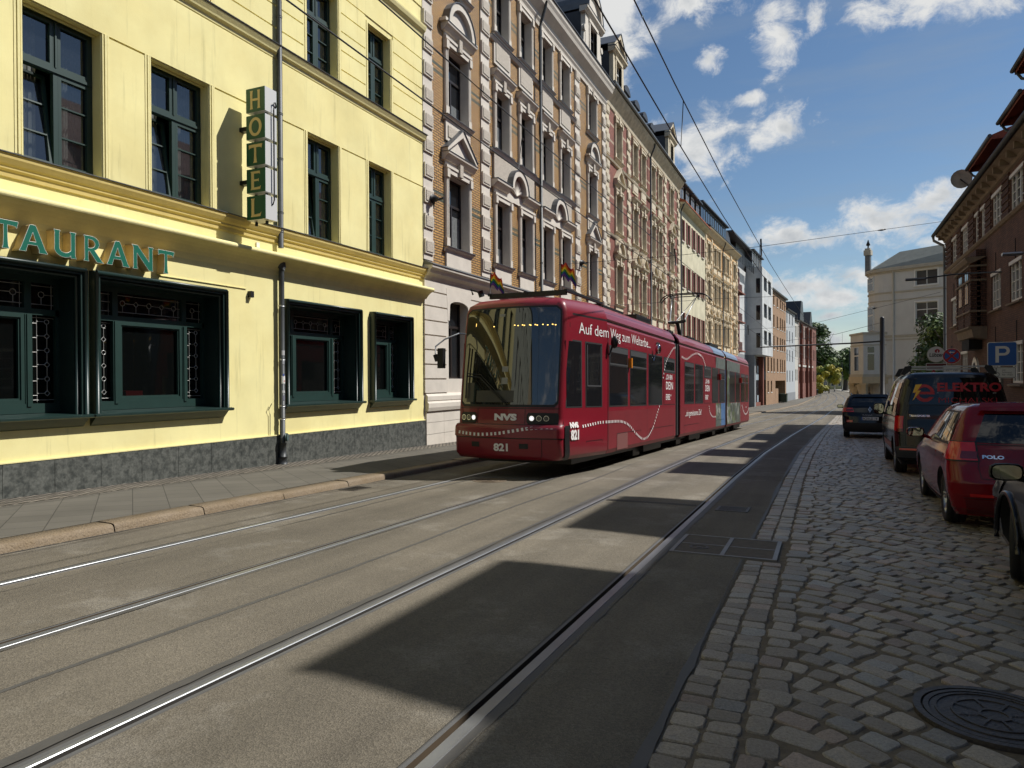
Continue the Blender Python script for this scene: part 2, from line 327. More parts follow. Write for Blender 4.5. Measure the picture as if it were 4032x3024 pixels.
for k in range(5):
    fa, fb = edges[2*k], edges[2*k+1]
    mb.grid([[(fa(y), y, g(y)), ((fa(y)+fb(y))/2, y, g(y)+.004), (fb(y), y, g(y))] for y in YS], None, False)
tag(mb.build('road', M_asp), kind='structure')
def rail(x, s, label):
    mb = MB(); P = [(-.09, -.002, M_tar), (-.045, 0, M_tar), (-.043, .003, M_head), (.009, .003, M_head), (.013, -.002, M_head), (.016, -.034, M_groove), (.052, -.034, M_groove), (.056, .001, M_lip), (.078, .001, M_lip), (.080, -.002, M_tar), (.09, -.002, M_tar)]
    if s > 1: P = [(-.09, -.002, M_tar), (-.05, 0, M_tar), (-.048, .003, M_lip), (-.016, .003, M_lip), (.011, .003, M_head), (.0155, -.002, M_head), (.019, -.03, M_groove), (.052, -.03, M_groove), (.058, .001, M_lip), (.080, .001, M_lip), (.09, -.002, M_tar)]
    sg = 1 if s > 0 else -1
    if sg < 0: P = [q for q in P if not (q[2] is M_head and q[1] < 0)]; P = [(q[0]+.010, q[1], q[2]) if (q[2] is M_head and q[0] > 0) else q for q in P]
    pts = [(p[0]*sg, p[1]) for p in P]
    for i in range(len(P)-1):
        mm = P[i+1][2] if P[i+1][1] >= P[i][1] or True else None
        kk = [n for n, q in enumerate(P) if q[2] is M_groove][0]-1
        if kk <= i <= kk+2: mm = M_groove2 if sg > 0 else M_groove
        rows = [[(x+sh(y)+pts[i][0], y, g(y)+pts[i][1]), (x+sh(y)+pts[i+1][0], y, g(y)+pts[i+1][1])] for y in YS]
        if sg < 0: rows = [r[::-1] for r in rows]
        mb.grid(rows, mm, False)
    return tag(mb.build('tram_rail'), label, 'rail', 'grooved tram rails set in the road')
rail(RX[0], 1, 'grooved steel rail nearest the pavement of the yellow hotel, first of the four')
rail(RX[1], -1, 'grooved steel rail second from the hotel pavement, under the right wheels of the tram')
rail(RX[2], 2, 'bright polished rail third from the hotel pavement, left rail of the empty track')
rail(RX[3], -2, 'grooved steel rail nearest the cobbles, fourth from the hotel pavement')
# bitumen seams
mb = MB()
def seam(x0, wd, ya, yb, amp, seed):
    rr = random.Random(seed); rows = []; y = ya; wv = wd
    while y < yb:
        wv = max(.004, min(wd*2, wv+rr.uniform(-.3, .3)*wd)); c = x0(y)+amp*math.sin(y*.9+seed)+rr.uniform(-.004, .004)
        rows.append([(c-wv/2, y, g(y)+.006), (c+wv/2, y, g(y)+.006)]); y += .12
    mb.grid(rows, None, False)
seam(lambda y: -3.9+sh(y), .022, .3, 40, .03, 3); seam(lambda y: XC(y)-.022, .045, .5, 60, .004, 5); seam(lambda y: -5.86+sh(y), .02, .3, 14, .03, 8)
seam(lambda y: RX[3]+.108+sh(y), .035, .5, 40, .004, 9); seam(lambda y: RX[2]-.11+sh(y), .04, .5, 40, .004, 10); seam(lambda y: RX[1]+.11+sh(y), .05, .5, 40, .004, 12); seam(lambda y: XL(y)+.03, .03, .5, 40, .002, 14)
tag(mb.build('road_seams', M_tar), kind='structure')
# ---- left kerb, pavement
KH = .098
mb = MB(); y = -8.0; rr = random.Random(4)
while y < 185:
    ln = rr.uniform(1.1, 1.6); y2 = y+ln-.015; h = KH+rr.uniform(-.008, .008)
    for (ya, yb) in ((y, y2),):
        rows = []
        for yy in (ya, ya+.02, yb-.02, yb):
            e = 0 if yy in (ya, yb) else 1; x = XL(yy); z = g(yy)
            rows.append([(x, yy, z-.02), (x-.012-.008*(1-e), yy, z+h*.62), (x-.035, yy, z+h-.008*(1-e)-.006), (x-.07, yy, z+h-.004*(1-e)), (x-.29, yy, z+h+.004-.004*(1-e)), (x-.30, yy, z)])
        mb.grid(rows, None, True)
    y += ln
tag(mb.build('kerb', M_kerb), kind='structure')
def slabmat():
    m = brickmat('concrete_slabs', (.105, .096, .077), (.125, .114, .092), (.05, .045, .035), .42, .42, .006, rough=.85, bump=.3)
    t = m.node_tree; c = [n for n in t.nodes if n.type == 'COMBXYZ'][0]; k = [n for n in t.nodes if n.type == 'TEX_BRICK'][0]; tc = [n for n in t.nodes if n.type == 'TEX_COORD'][0]
    mp = t.nodes.new('ShaderNodeMapping'); mp.inputs['Rotation'].default_value = (0, 0, R_(38)); t.links.new(tc.outputs['Object'], mp.inputs[0]); t.links.new(mp.outputs[0], k.inputs['Vector'])
    return m
M_slab = slabmat()
M_mos = brickmat('mosaic_setts', (.27, .235, .185), (.15, .13, .10), (.03, .025, .018), .11, .10, .018, rough=.8, bump=1.0)
t_ = M_mos.node_tree; k_ = [n for n in t_.nodes if n.type == 'TEX_BRICK'][0]; tc_ = [n for n in t_.nodes if n.type == 'TEX_COORD'][0]; t_.links.new(tc_.outputs['Object'], k_.inputs['Vector'])
WALLX = [(-30, -10.3), (55.4, -10.3), (67, -10.1), (84.3, -9.1), (108, -7.8), (130.6, -6.2), (142.9, -5.2), (172, -2.6), (190, -1.2), (260, 2), (420, -20)]
wx = lambda y: interp(y, [a for a, b in WALLX], [b for a, b in WALLX])
Yp = frange(-12, 40, 2.0)+frange(43, 186, 3.0)
strip('pavement', Yp, lambda y: XL(y)-.29, lambda y: wx(y)+.66, lambda y: g(y)+KH+.002, M_slab, nx=1)
strip('mosaic_pavement', Yp, lambda y: wx(y)+.66, lambda y: wx(y)-.3, lambda y: g(y)+KH+.006, M_mos)
# ---- cobbled lane on the right
M_joint = mat('cobble_joint_sand', (.15, .118, .078), .95, var=.35, vscale=14, bump=.5, bscale=60)
Yc = frange(-6, 67, 1.0)
strip('cobble_bed', Yc, XC, lambda y: 3.35+sh(y), lambda y: g(y)-.0045, M_joint, nx=2)
def cobmat():
    m = bpy.data.materials.new('granite_setts'); m.use_nodes = True; t = m.node_tree; b = t.nodes['Principled BSDF']; b.inputs['Roughness'].default_value = .46; b.inputs['Specular IOR Level'].default_value = .5
    at = t.nodes.new('ShaderNodeAttribute'); at.attribute_name = 'stone'
    tc = t.nodes.new('ShaderNodeTexCoord'); n = t.nodes.new('ShaderNodeTexNoise'); n.inputs['Scale'].default_value = 75; n.inputs['Detail'].default_value = 8; n.inputs['Roughness'].default_value = .85; t.links.new(tc.outputs['Object'], n.inputs['Vector'])
    r = t.nodes.new('ShaderNodeMapRange'); r.inputs[1].default_value = .3; r.inputs[2].default_value = .7; r.inputs[3].default_value = .42; r.inputs[4].default_value = 1.5; t.links.new(n.outputs[0], r.inputs[0])
    x = t.nodes.new('ShaderNodeVectorMath'); x.operation = 'SCALE'; t.links.new(at.outputs['Color'], x.inputs[0]); t.links.new(r.outputs[0], x.inputs['Scale']); t.links.new(x.outputs[0], b.inputs['Base Color'])
    bp = t.nodes.new('ShaderNodeBump'); bp.inputs['Strength'].default_value = .8; bp.inputs['Distance'].default_value = .012; t.links.new(n.outputs[0], bp.inputs['Height']); t.links.new(bp.outputs[0], b.inputs['Normal'])
    return m
def cobbles():
    V = []; F = []; COL = []; rr = random.Random(11)
    MHX, MHY = .74, 4.05
    def stone(cx, cy, a, b_, rot, near):
        if (cx-MHX)**2+(cy-MHY)**2 < .40**2: return
        if cx+a/2 > -1.42 and cx-a/2 < -.40 and 7.0 < cy < 7.98 and True: return
        z0 = g(cy); ca, sa = math.cos(rot), math.sin(rot); base = len(V)
        tint = rr.random(); v = rr.uniform(.70, 1.30); col = (.345*v, .300*v, .236*v) if tint < .72 else ((.36*v, .28*v, .215*v) if tint < .87 else (.31*v, .295*v, .262*v))
        tilt = (rr.uniform(-.05, .05), rr.uniform(-.05, .05)); hz = rr.uniform(-.006, .005)
        cr4 = [(sx*rr.uniform(.90, 1.03), sy*rr.uniform(.86, 1.04)) for sx, sy in ((-1, -1), (1, -1), (1, 1), (-1, 1))]; shp = []
        for i in range(4):
            p, q = cr4[i], cr4[(i+1) % 4]; f = rr.uniform(.06, .16)
            for t in ((f, .5, 1-f) if near else (.12, .88)): w_ = rr.uniform(-.03, .03) if t == .5 else 0; shp.append((p[0]+(q[0]-p[0])*t+w_*(q[1]-p[1]), p[1]+(q[1]-p[1])*t+w_*(p[0]-q[0])))
        n = len(shp)
        for sc_, dz in ((1.03, -.022), (1.0, -.001), (.945, .0055), (.55, .0072)):
            for (px, py) in shp:
                lx, ly = px*a/2*sc_, py*b_/2*sc_
                x = cx+lx*ca-ly*sa; yy = cy+lx*sa+ly*ca
                V.append((x, yy, z0+dz+hz+lx*tilt[0]+ly*tilt[1]+(rr.uniform(-.0015, .0015) if dz > 0 else 0)))
        V.append((cx, cy, z0+.0074+hz)); c0 = base+4*n
        for r in range(3):
            for i in range(n):
                j = (i+1) % n; F.append((base+r*n+i, base+r*n+j, base+(r+1)*n+j, base+(r+1)*n+i))
        for i in range(n): F.append((base+3*n+i, base+3*n+(i+1) % n, c0))
        COL.extend([col]*(4*n+1))
    # edge course along the asphalt
    for row in range(2):
        y = 1.2
        while y < 66:
            ln = rr.uniform(.11, .17); x = XC(y)+.09+row*.165
            stone(x+rr.uniform(-.006, .006), y+ln/2, .155, ln-.009, rr.uniform(-.04, .04), y < 16); y += ln
    # field: courses leave the edge square and sweep round towards the camera
    y0 = .9
    while y0 < 69:
        sp_ = rr.uniform(.150, .195); A = interp(y0, [4, 9, 22, 60], [1.0, .80, .42, .22])*(1+.10*math.sin(y0*.8))
        lag = .38; X = rr.uniform(.33, .36); ph = rr.uniform(0, 6)
        while X < 4.05:
            sl_ = -A*(1-math.exp(-max(0, X-.35)/lag)); phi = math.atan(sl_); ln = rr.uniform(.125, .25)*(1.0 if y0 < 30 else 1.15); dX = ln*math.cos(phi); Xm = X+dX/2
            F_ = -A*(max(0, Xm-.35)-lag*(1-math.exp(-max(0, Xm-.35)/lag)))+.025*math.sin(Xm*3+ph); yy = y0+F_; cx = XC(yy)+Xm
            if .8 < yy < 66.2 and cx < 3.34+sh(yy): stone(cx, yy, ln-.020, sp_*math.cos(phi)-.016, phi+rr.uniform(-.08, .08), yy < 16)
            X += dX
        y0 += sp_
    me = bpy.data.meshes.new('cobbles'); me.from_pydata(V, [], F); me.polygons.foreach_set('use_smooth', [False]*len(F))
    at = me.color_attributes.new('stone', 'FLOAT_COLOR', 'POINT'); flat = []
    for c in COL: flat += [c[0], c[1], c[2], 1]
    at.data.foreach_set('color', flat); me.materials.append(cobmat())
    o = bpy.data.objects.new('cobblestones', me); C.objects.link(o)
    tag(o, 'uneven grey brown granite cobbles paving the parking lane', 'cobblestones', kind='stuff')
cobbles()
M_line = mat('worn_white_marking', (.42, .42, .40), .8, var=.35, vscale=9)
mb = MB(); 
for i in range(26):
    ya = 20.6+i*.28; mb.grid([[(.86, ya, g(ya)+.019), (1.0, ya, g(ya)+.019)], [(.86, ya+.25, g(ya+.25)+.019), (1.0, ya+.25, g(ya+.25)+.019)]], None, False)
tag(mb.build('parking_line', M_line), kind='structure')
# right kerb and pavement
mb = MB()
rows = [[(3.33+sh(y), y, g(y)-.02), (3.335+sh(y), y, g(y)+.10), (3.36+sh(y), y, g(y)+.118), (3.60+sh(y), y, g(y)+.12)] for y in frange(-8, 67, 1.0)]
rows = [r[::-1] for r in rows]; mb.grid(rows, None, False)
rows = [[(1.9+sh(y), y, g(y)-.02), (1.905+sh(y), y, g(y)+.10), (1.93+sh(y), y, g(y)+.118), (2.2+sh(y), y, g(y)+.12)] for y in frange(68.5, 240, 3.0)]
mb.grid([r[::-1] for r in rows], None, False)
tag(mb.build('kerb_parking_side', M_kerb), kind='structure')
strip('pavement_parking_side', frange(-12, 50, 2.0), lambda y: 3.58+sh(y), lambda y: 6.6+.0*y, lambda y: g(y)+.122, M_slab)
M_pale = mat('pale_paving', (.30, .28, .24), .85, var=.12, vscale=1.5)
strip('pavement_corner', frange(68.5, 200, 3.0), lambda y: 2.2+sh(y), lambda y: 30, lambda y: g(y)+.122, M_slab)
strip('side_street', [50, 56, 62, 68.5], lambda y: 3.58+sh(y), lambda y: 60, lambda y: g(y)-.004, M_asp)
strip('square_paving', frange(200, 330, 10), lambda y: 1.9+sh(y), lambda y: 70, lambda y: g(y)+.05, M_pale)
strip('square_paving_far', frange(186, 300, 6.0), lambda y: -30, lambda y: XL(y)-.3, lambda y: g(y)+.05, mat('meadow_grass', (.11, .13, .03), .95, var=.3, vscale=.8))
strip('lawn', [300, 330, 420], lambda y: -120, lambda y: 90, lambda y: g(y)+.09, MATS['meadow_grass'])
# ---- ironwork
M_iron = mat('cast_iron', (.085, .075, .068), .55, .6, var=.25, vscale=15, bump=.3, bscale=60)
def ring(mb, cx, cy, r0, r1, z, h, m, n=40):
    for k in range(n):
        a0, a1 = 2*PI*k/n, 2*PI*(k+1)/n
        P = lambda r, a, zz: (cx+r*math.cos(a), cy+r*math.sin(a), zz)
        mb.poly([P(r0, a0, z+h), P(r1, a0, z+h), P(r1, a1, z+h), P(r0, a1, z+h)], m)
        mb.poly([P(r1, a0, z-.02), P(r1, a1, z-.02), P(r1, a1, z+h), P(r1, a0, z+h)], m)
        if r0 > 0: mb.poly([P(r0, a0, z-.02), P(r0, a0, z+h), P(r0, a1, z+h), P(r0, a1, z-.02)], m)
def manhole(x, y, r, label, m, group=None, spokes=8, lift=0):
    t = thing('manhole_cover', label, 'manhole cover', (x, y, g(y)+.004+lift), (R_(-1.17), 0, .3), group)
    a = MB(); ring(a, 0, 0, r*.90, r, 0, .006, None); ring(a, 0, 0, r*.80, r*.87, 0, .004, None); a.build('frame', m, t)
    a = MB(); ring(a, 0, 0, 0, r*.79, 0, .000, None); ring(a, 0, 0, r*.70, r*.73, 0, .006, None); ring(a, 0, 0, r*.50, r*.53, 0, .006, None); ring(a, 0, 0, r*.16, r*.2, 0, .006, None)
    for i in range(spokes):
        an = 2*PI*i/spokes; c, s = math.cos(an), math.sin(an); q = .007
        a.poly([(c*r*.2-s*q, s*r*.2+c*q, .006), (c*r*.2+s*q, s*r*.2-c*q, .006), (c*r*.5+s*q, s*r*.5-c*q, .006), (c*r*.5-s*q, s*r*.5+c*q, .006)][::-1])
    a.build('lid', m, t); return t
manhole(.74, 4.05, .345, 'round ribbed iron manhole cover set in the cobbles at the front right', M_iron, lift=.012)
manhole(-5.50, 11.45, .31, 'round manhole cover between the rails just in front of the tram', mat('concrete_filled_iron', (.17, .13, .09), .7, .1, var=.25, vscale=8))
def grate(x, y, wx_, wy, label, nb=7):
    t = thing('drain_grate', label, 'drain', (x, y, g(y)+.005), (R_(-1.17), 0, 0), 'street drains')
    a = MB(); a.box(-wx_/2, wx_/2, -wy/2, -wy/2+.035, -.01, .005); a.box(-wx_/2, wx_/2, wy/2-.035, wy/2, -.01, .005); a.box(-wx_/2, -wx_/2+.035, -wy/2+.035, wy/2-.035, -.01, .005); a.box(wx_/2-.035, wx_/2, -wy/2+.035, wy/2-.035, -.01, .005); a.build('frame', M_iron, t)
    a = MB(); n = nb
    for i in range(n):
        yy = -wy/2+.04+(wy-.08)*(i+.5)/n; a.box(-wx_/2+.035, wx_/2-.035, yy-.012, yy+.012, -.01, .003)
    a.build('bars', M_iron, t); a = MB(); a.poly([(-wx_/2+.03, -wy/2+.03, -.003), (wx_/2-.03, -wy/2+.03, -.003), (wx_/2-.03, wy/2-.03, -.003), (-wx_/2+.03, wy/2-.03, -.003)]); a.build('shaft', M_dark, t)
grate(-1.15, 9.98, .42, .42, 'square iron drain grate beside the cobbles, right of the empty track')
grate(-7.02, 9.55, .30, .48, 'iron drain grate against the granite kerb in front of the hotel')
# rectangular access cover by the cobbles
t = thing('access_cover', 'rectangular double service cover with bright steel frame where asphalt meets cobbles', 'access cover', (-.92, 7.49, g(7.49)+.006), (R_(-1.17), 0, 0))
a = MB(); W, H_ = .50, .46
a.box(-W, W, -H_, -H_+.03, -.03, .008); a.box(-W, W, H_-.03, H_, -.03, .008); a.box(-W, -W+.04, -H_+.03, H_-.03, -.03, .008); a.box(W-.04, W, -H_+.03, H_-.03, -.03, .008); a.box(-.02, .02, -H_+.03, H_-.03, -.03, .007); a.box(-W+.04, -.02, -.01, .01, -.03, .006); a.box(.02, W-.04, -.01, .01, -.03, .006)
a.build('steel_frame', mat('worn_steel_edge', (.22, .21, .20), .5, .4, var=.2), t)
a = MB(); a.box(-W+.03, W-.03, -H_+.02, H_-.02, -.03, .002); a.build('infill', mat('concrete_infill', (.10, .082, .062), .85, var=.25, vscale=12), t)
a = MB(); ring(a, -.26, .16-.3, .07, .10, .002, .004, None, 20); ring(a, -.26, .16-.3, 0, .03, .002, .004, None, 12); a.build('lifting_boss', M_iron, t)
# expansion channel across the empty track
for (xa, xb, y, lb) in ((-2.94, -1.66, 10.1, 'narrow slotted drain channel laid across the empty track'), (-6.04, -4.76, 11.9, 'narrow slotted drain channel laid across the track in front of the tram')):
    a = MB(); a.box(xa, xb, y-.05, y-.035, g(y), g(y)+.011, M_lip); a.box(xa, xb, y+.035, y+.05, g(y)-.01, g(y)+.009, M_lip); a.box(xa, xb, y-.033, y+.033, g(y)-.02, g(y)+.006, M_groove)
    tag(a.build('track_drain'), lb, 'drain')
# ================================================================ yellow hotel
def left_root(name, label, cat, P0, az=0): return thing(name, label, cat, (P0[0], P0[1], 0), (0, 0, PI/2-R_(az)))
hotel = left_root('hotel_building', 'pale yellow plastered hotel with dark green windows and grey stone plinth, at the left', 'building', (-10.3, 0))
HX0, HX1 = 1.0, 17.2
U1 = [(2.25, 3.37), (4.3, 5.42), (6.38, 7.56), (8.46, 9.67), (12.38, 13.43), (14.64, 15.60)]
W1 = [(a, b, 4.74, 6.98) for a, b in U1]; W2 = [(a, b, 8.47, 10.41) for a, b in U1]; W3 = [(a, b, 12.1, 13.9) for a, b in U1]
SH = [(1.75, 4.35, 1.09, 3.28), (4.62, 7.22, 1.09, 3.28), (7.33, 9.97, 1.09, 3.28), (11.54, 14.16, 1.09, 3.28), (14.64, 16.47, 1.09, 3.28)]
mb = wallmesh(HX0, HX1, -.6, 15.0, W1+W2+W3+SH, .34)
mb.poly([(HX0, 0, -.6), (HX0, 0, 15), (HX0, 10, 15), (HX0, 10, -.6)]); mb.poly([(HX1, 0, -.6), (HX1, 10, -.6), (HX1, 10, 15), (HX1, 0, 15)]); mb.poly([(HX0, 10, -.6), (HX0, 10, 15), (HX1, 10, 15), (HX1, 10, -.6)])
mb.build('wall', M_yel, hotel)
# raised plaster fields: band above first-floor windows, grooved piers on second floor
mb = MB()
def band(z0, z1, d, segs): 
    for a, b in segs: mb.box(a, b, -d, 0.001, z0, z1)
pl = .12
def clr(ops, pad=0):
    segs = []; x = HX0
    for a, b in ops: segs.append((x, a-pad)); x = b+pad
    segs.append((x, HX1)); return segs
mb.box(HX0, HX1, -.022, .001, 7.0, 8.16)
for k, (z0, z1) in enumerate([(8.49, 8.80), (8.83, 9.25), (9.28, 9.69), (9.72, 10.12), (10.15, 10.52)]):
    for a, b in clr(U1, .13): mb.box(a, b, -.024, .001, z0, z1)
mb.box(HX0, HX1, -.024, .001, 10.55, 11.15)
for k in range(5):
    for a, b in clr(U1, .13): mb.box(a, b, -.024, .001, 12.0+k*.4, 12.37+k*.4)
for a, b in clr(U1, .13): mb.box(a, b, -.014, .001, 4.75, 6.97)
mb.build('plaster_field', M_yel, hotel)
# moulded strips on the far jamb of each upper window
for ops in (W1, W2, W3):
    for a, b, z0, z1 in ops:
        mb = MB()
        for side in (0, 1):
            for k, (o, wd, d) in enumerate(((.015, .02, .018), (.05, .035, .03), (.098, .03, .02))):
                x = b+o if side else a-o-wd
                mb.box(x, x+wd, -d-.003, .0, z0+.02, z1+.02)
        mb.box(a-.0, b+.0, .10, .16, z1-.03, z1)
        mb.build('jamb_moulding', M_yelt, hotel)
def cornice(name, prof, x0, x1, m, parent=hotel):
    mb = MB(); mb.prof(prof, x0, x1, m); o = mb.build(name, None, parent); return fixn(o)
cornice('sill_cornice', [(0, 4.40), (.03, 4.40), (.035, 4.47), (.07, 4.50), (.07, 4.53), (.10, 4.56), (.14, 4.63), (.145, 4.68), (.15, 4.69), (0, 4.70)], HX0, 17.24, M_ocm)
cornice('sill_flashing', [(0, 4.705), (.165, 4.692), (.17, 4.70), (.17, 4.71), (0, 4.735)], HX0, 17.27, M_zinc)
cornice('upper_cornice', [(0, 8.17), (.03, 8.18), (.04, 8.24), (.09, 8.28), (.10, 8.31), (.14, 8.38), (.145, 8.41), (0, 8.42)], HX0, 17.24, M_yelt)
cornice('upper_flashing', [(0, 8.425), (.165, 8.415), (.17, 8.43), (0, 8.46)], HX0, 17.27, M_zinc)
cornice('third_cornice', [(0, 11.15), (.03, 11.16), (.05, 11.24), (.12, 11.32), (.15, 11.40), (.155, 11.44), (0, 11.45)], HX0, 17.24, M_yelt)
cornice('eaves', [(0, 14.6), (.1, 14.7), (.3, 14.9), (.4, 15.05), (0, 15.1)], HX0, 17.24, M_yelt)
P = [(0, 3.74), (.02, 3.78), (.04, 3.84), (.08, 3.90), (.13, 3.96), (.19, 4.01), (.24, 4.04), (.25, 4.05)]
for k in range(11):
    a = -1.9+k*.42; P.append((.265+.055*math.cos(a), 4.10+.052*math.sin(a)))
P += [(.2, 4.15), (0, 4.19)]
for a, b in ((HX0, 11.30), (11.30, 17.30)): cornice('roll_cornice', P, a, b, M_yelt)
# stone plinth with joints
M_pl = mat('grey_green_stone_plinth', (.115, .12, .108), .45, col2=(.045, .05, .046), c2scale=11, var=.35, vscale=28, spec=.5)
mb = MB(); x = HX0
for k in range(40):
    x2 = min(x+.72, HX1+.03); z = .455
    mb.box(x+.003, x2-.003, -.035, .02, -.5, z); x = x2
    if x >= HX1: break
mb.build('plinth', M_pl, hotel)
mb = MB(); mb.box(HX0, HX1+.03, -.042, .02, .455, .475, M_yelt); mb.box(HX0, HX1+.02, -.028, .02, -.5, .45, M_dark); mb.build('plinth_capping', None, hotel)
mb = MB(); mb.prof([(.35, 14.95), (.37, 15.02), (-4, 19.5), (-10, 15.0)], HX0, HX1, mat('slate_roof', (.045, .045, .05), .6, var=.2, vscale=4)); mb.build('roof', None, hotel)
# ---- upper windows
def upper_window(root, a, b, z0, z1, tilt=False, rows=3, name='window'):
    o = thing(name, None, None); o.parent = root; f = MB(); d = -.20; w_ = .055; zt = z0+(z1-z0)*.655; um = (a+b)/2
    sash(f, a, b, z0, z1, d, .05, .07, None); f.box(a+.05, b-.05, -d-.02, -d+.06, zt-.045, zt+.045); f.box(a+.05, b-.05, -d-.035, -d-.0201, zt-.03, zt+.012); f.box(um-.035, um+.035, -d-.012, -d+.06, z0+.05, z1-.05)
    f.box(um-.012, um+.012, -d-.03, -d-.0121, zt+.05, z1-.05); f.box(a+.02, b-.02, -d-.05, -d, z0, z0+.05)
    for (p, q) in ((a+.05, um-.035), (um+.035, b-.05)): sash(f, p+.002, q-.002, zt+.047, z1-.052, d+.012, .045, .05, None)
    q0, q1, r0, r1 = um+.037, b-.052, z0+.052, zt-.047
    sash(f, q0, q1, r0, r1, d+.012, .05, .05, None)
    for k in range(1, rows): z = r0+(r1-r0)*k/rows; f.box(q0+.05, q1-.05, -d-.004, -d+.03, z-.011, z+.011)
    if not tilt:
        q0, q1 = a+.052, um-.037; sash(f, q0, q1, r0, r1, d+.012, .05, .05, None)
        for k in range(1, rows): z = r0+(r1-r0)*k/rows; f.box(q0+.05, q1-.05, -d-.004, -d+.03, z-.011, z+.011)
    fr = f.build('frame', M_grn, o)
    gl = MB()
    for (p, q) in ((a+.05, um), (um, b-.05)): gl.poly([(p, -d+.035, zt), (q, -d+.035, zt), (q, -d+.035, z1-.05), (p, -d+.035, z1-.05)])
    gl.poly([(um, -d+.036, r0), (b-.05, -d+.036, r0), (b-.05, -d+.036, r1), (um, -d+.036, r1)])
    if not tilt: gl.poly([(a+.05, -d+.036, r0), (um, -d+.036, r0), (um, -d+.036, r1), (a+.05, -d+.036, r1)])
    gl.build('pane', M_glass, o)
    if tilt:   # left lower sash tipped inwards at the top
        f = MB(); gl = MB(); q0, q1 = a+.052, um-.037; H2 = r1-r0
        sash(f, q0, q1, 0, H2, 0, .05, .05, None)
        for k in range(1, rows): z = H2*k/rows; f.box(q0+.05, q1-.05, .0, .03, z-.011, z+.011)
        gl.poly([(q0, .036, 0), (q1, .036, 0), (q1, .036, H2), (q0, .036, H2)])
        for mbb, nm, mm in ((f, 'tilted_sash', M_grn), (gl, 'tilted_pane', M_glass)):
            ob = mbb.build(nm, mm, o); ob.location = (0, -d, r0); ob.rotation_euler = (-.13, 0, 0)
    c = MB(); rr = random.Random(int(a*100)); y = -d+.22
    rows_ = []
    for (p, q) in ((a+.02, a+(b-a)*.36), (b-(b-a)*.34, b-.02)):
        n = 26; c.grid([[(p+(q-p)*i/n, y+.03*math.sin(i*1.9)+.008*rr.random(), zz) for i in range(n+1)] for zz in (z0+.02, z1-.05)], M_curt)
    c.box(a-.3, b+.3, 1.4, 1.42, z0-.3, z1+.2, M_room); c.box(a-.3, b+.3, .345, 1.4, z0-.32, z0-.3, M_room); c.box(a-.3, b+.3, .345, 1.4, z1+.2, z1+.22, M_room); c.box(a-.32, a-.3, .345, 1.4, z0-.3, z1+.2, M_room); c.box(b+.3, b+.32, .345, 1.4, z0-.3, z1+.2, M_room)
    c.build('curtains', None, o)
    return o
for i, (a, b, z0, z1) in enumerate(W1): upper_window(hotel, a, b, z0, z1, tilt=i in (2, 3, 4))
for i, (a, b, z0, z1) in enumerate(W2+W3): upper_window(hotel, a, b, z0, z1, rows=3)
# ---- ground-floor display windows in deep green surrounds
def lead(mb, p, q, z0, z1, y, kind):
    r = .006
    def ln(x0, za, x1, zb): mb.tube([(x0, y, za), (x1, y, zb)], r, 4, None, False)
    w = q-p
    if kind == 'v':
        c = (p+q)/2; x1 = p+w*.30 ; H_ = z1-z0; n = 6
        ln(x1, z0, x1, z1); ln(p, z0+.03, q, z0+.03); ln(p, z1-.03, q, z1-.03); rx = x1+w*.42
        for k in range(n):
            zc_ = z0+H_*(k+.6)/n
            ln(p, zc_-.03, x1, zc_-.03); ln(x1, zc_, rx-.035, zc_)
            if k % 2:
                for j in range(8): a0, a1 = PI/4*j, PI/4*(j+1); ln(rx+.035*math.cos(a0), zc_+.035*math.sin(a0), rx+.035*math.cos(a1), zc_+.035*math.sin(a1))
            else:
                for j in range(4): a0, a1 = PI/2*j, PI/2*(j+1); ln(rx+.04*math.cos(a0), zc_+.04*math.sin(a0), rx+.04*math.cos(a1), zc_+.04*math.sin(a1))
            if k < n-1: ln(rx, zc_+.04, rx, zc_+H_/n-.04)
    else:
        H_ = z1-z0; ln(p, z0+H_*.18, q, z0+H_*.18); ln(p, z1-.03, q, z1-.03); ln(p+.03, z0, p+.03, z1); ln(q-.03, z0, q-.03, z1); n = max(1, int(w/.24)); zc_ = z0+H_*.58
        for k in range(n):
            xc = p+w*(k+.5)/n
            for j in range(8 if k % 2 == 0 else 4):
                st = 2*PI/(8 if k % 2 == 0 else 4); ln(xc+.045*math.cos(j*st), zc_+.045*math.sin(j*st), xc+.045*math.cos(j*st+st), zc_+.045*math.sin(j*st+st))
            ln(xc, zc_-.045, xc, z0+H_*.18); ln(xc+.045, zc_, min(q, xc+w/n-.045), zc_)
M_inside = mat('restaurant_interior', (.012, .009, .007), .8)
M_red = mat('red_tablecloth', (.45, .01, .015), .8)
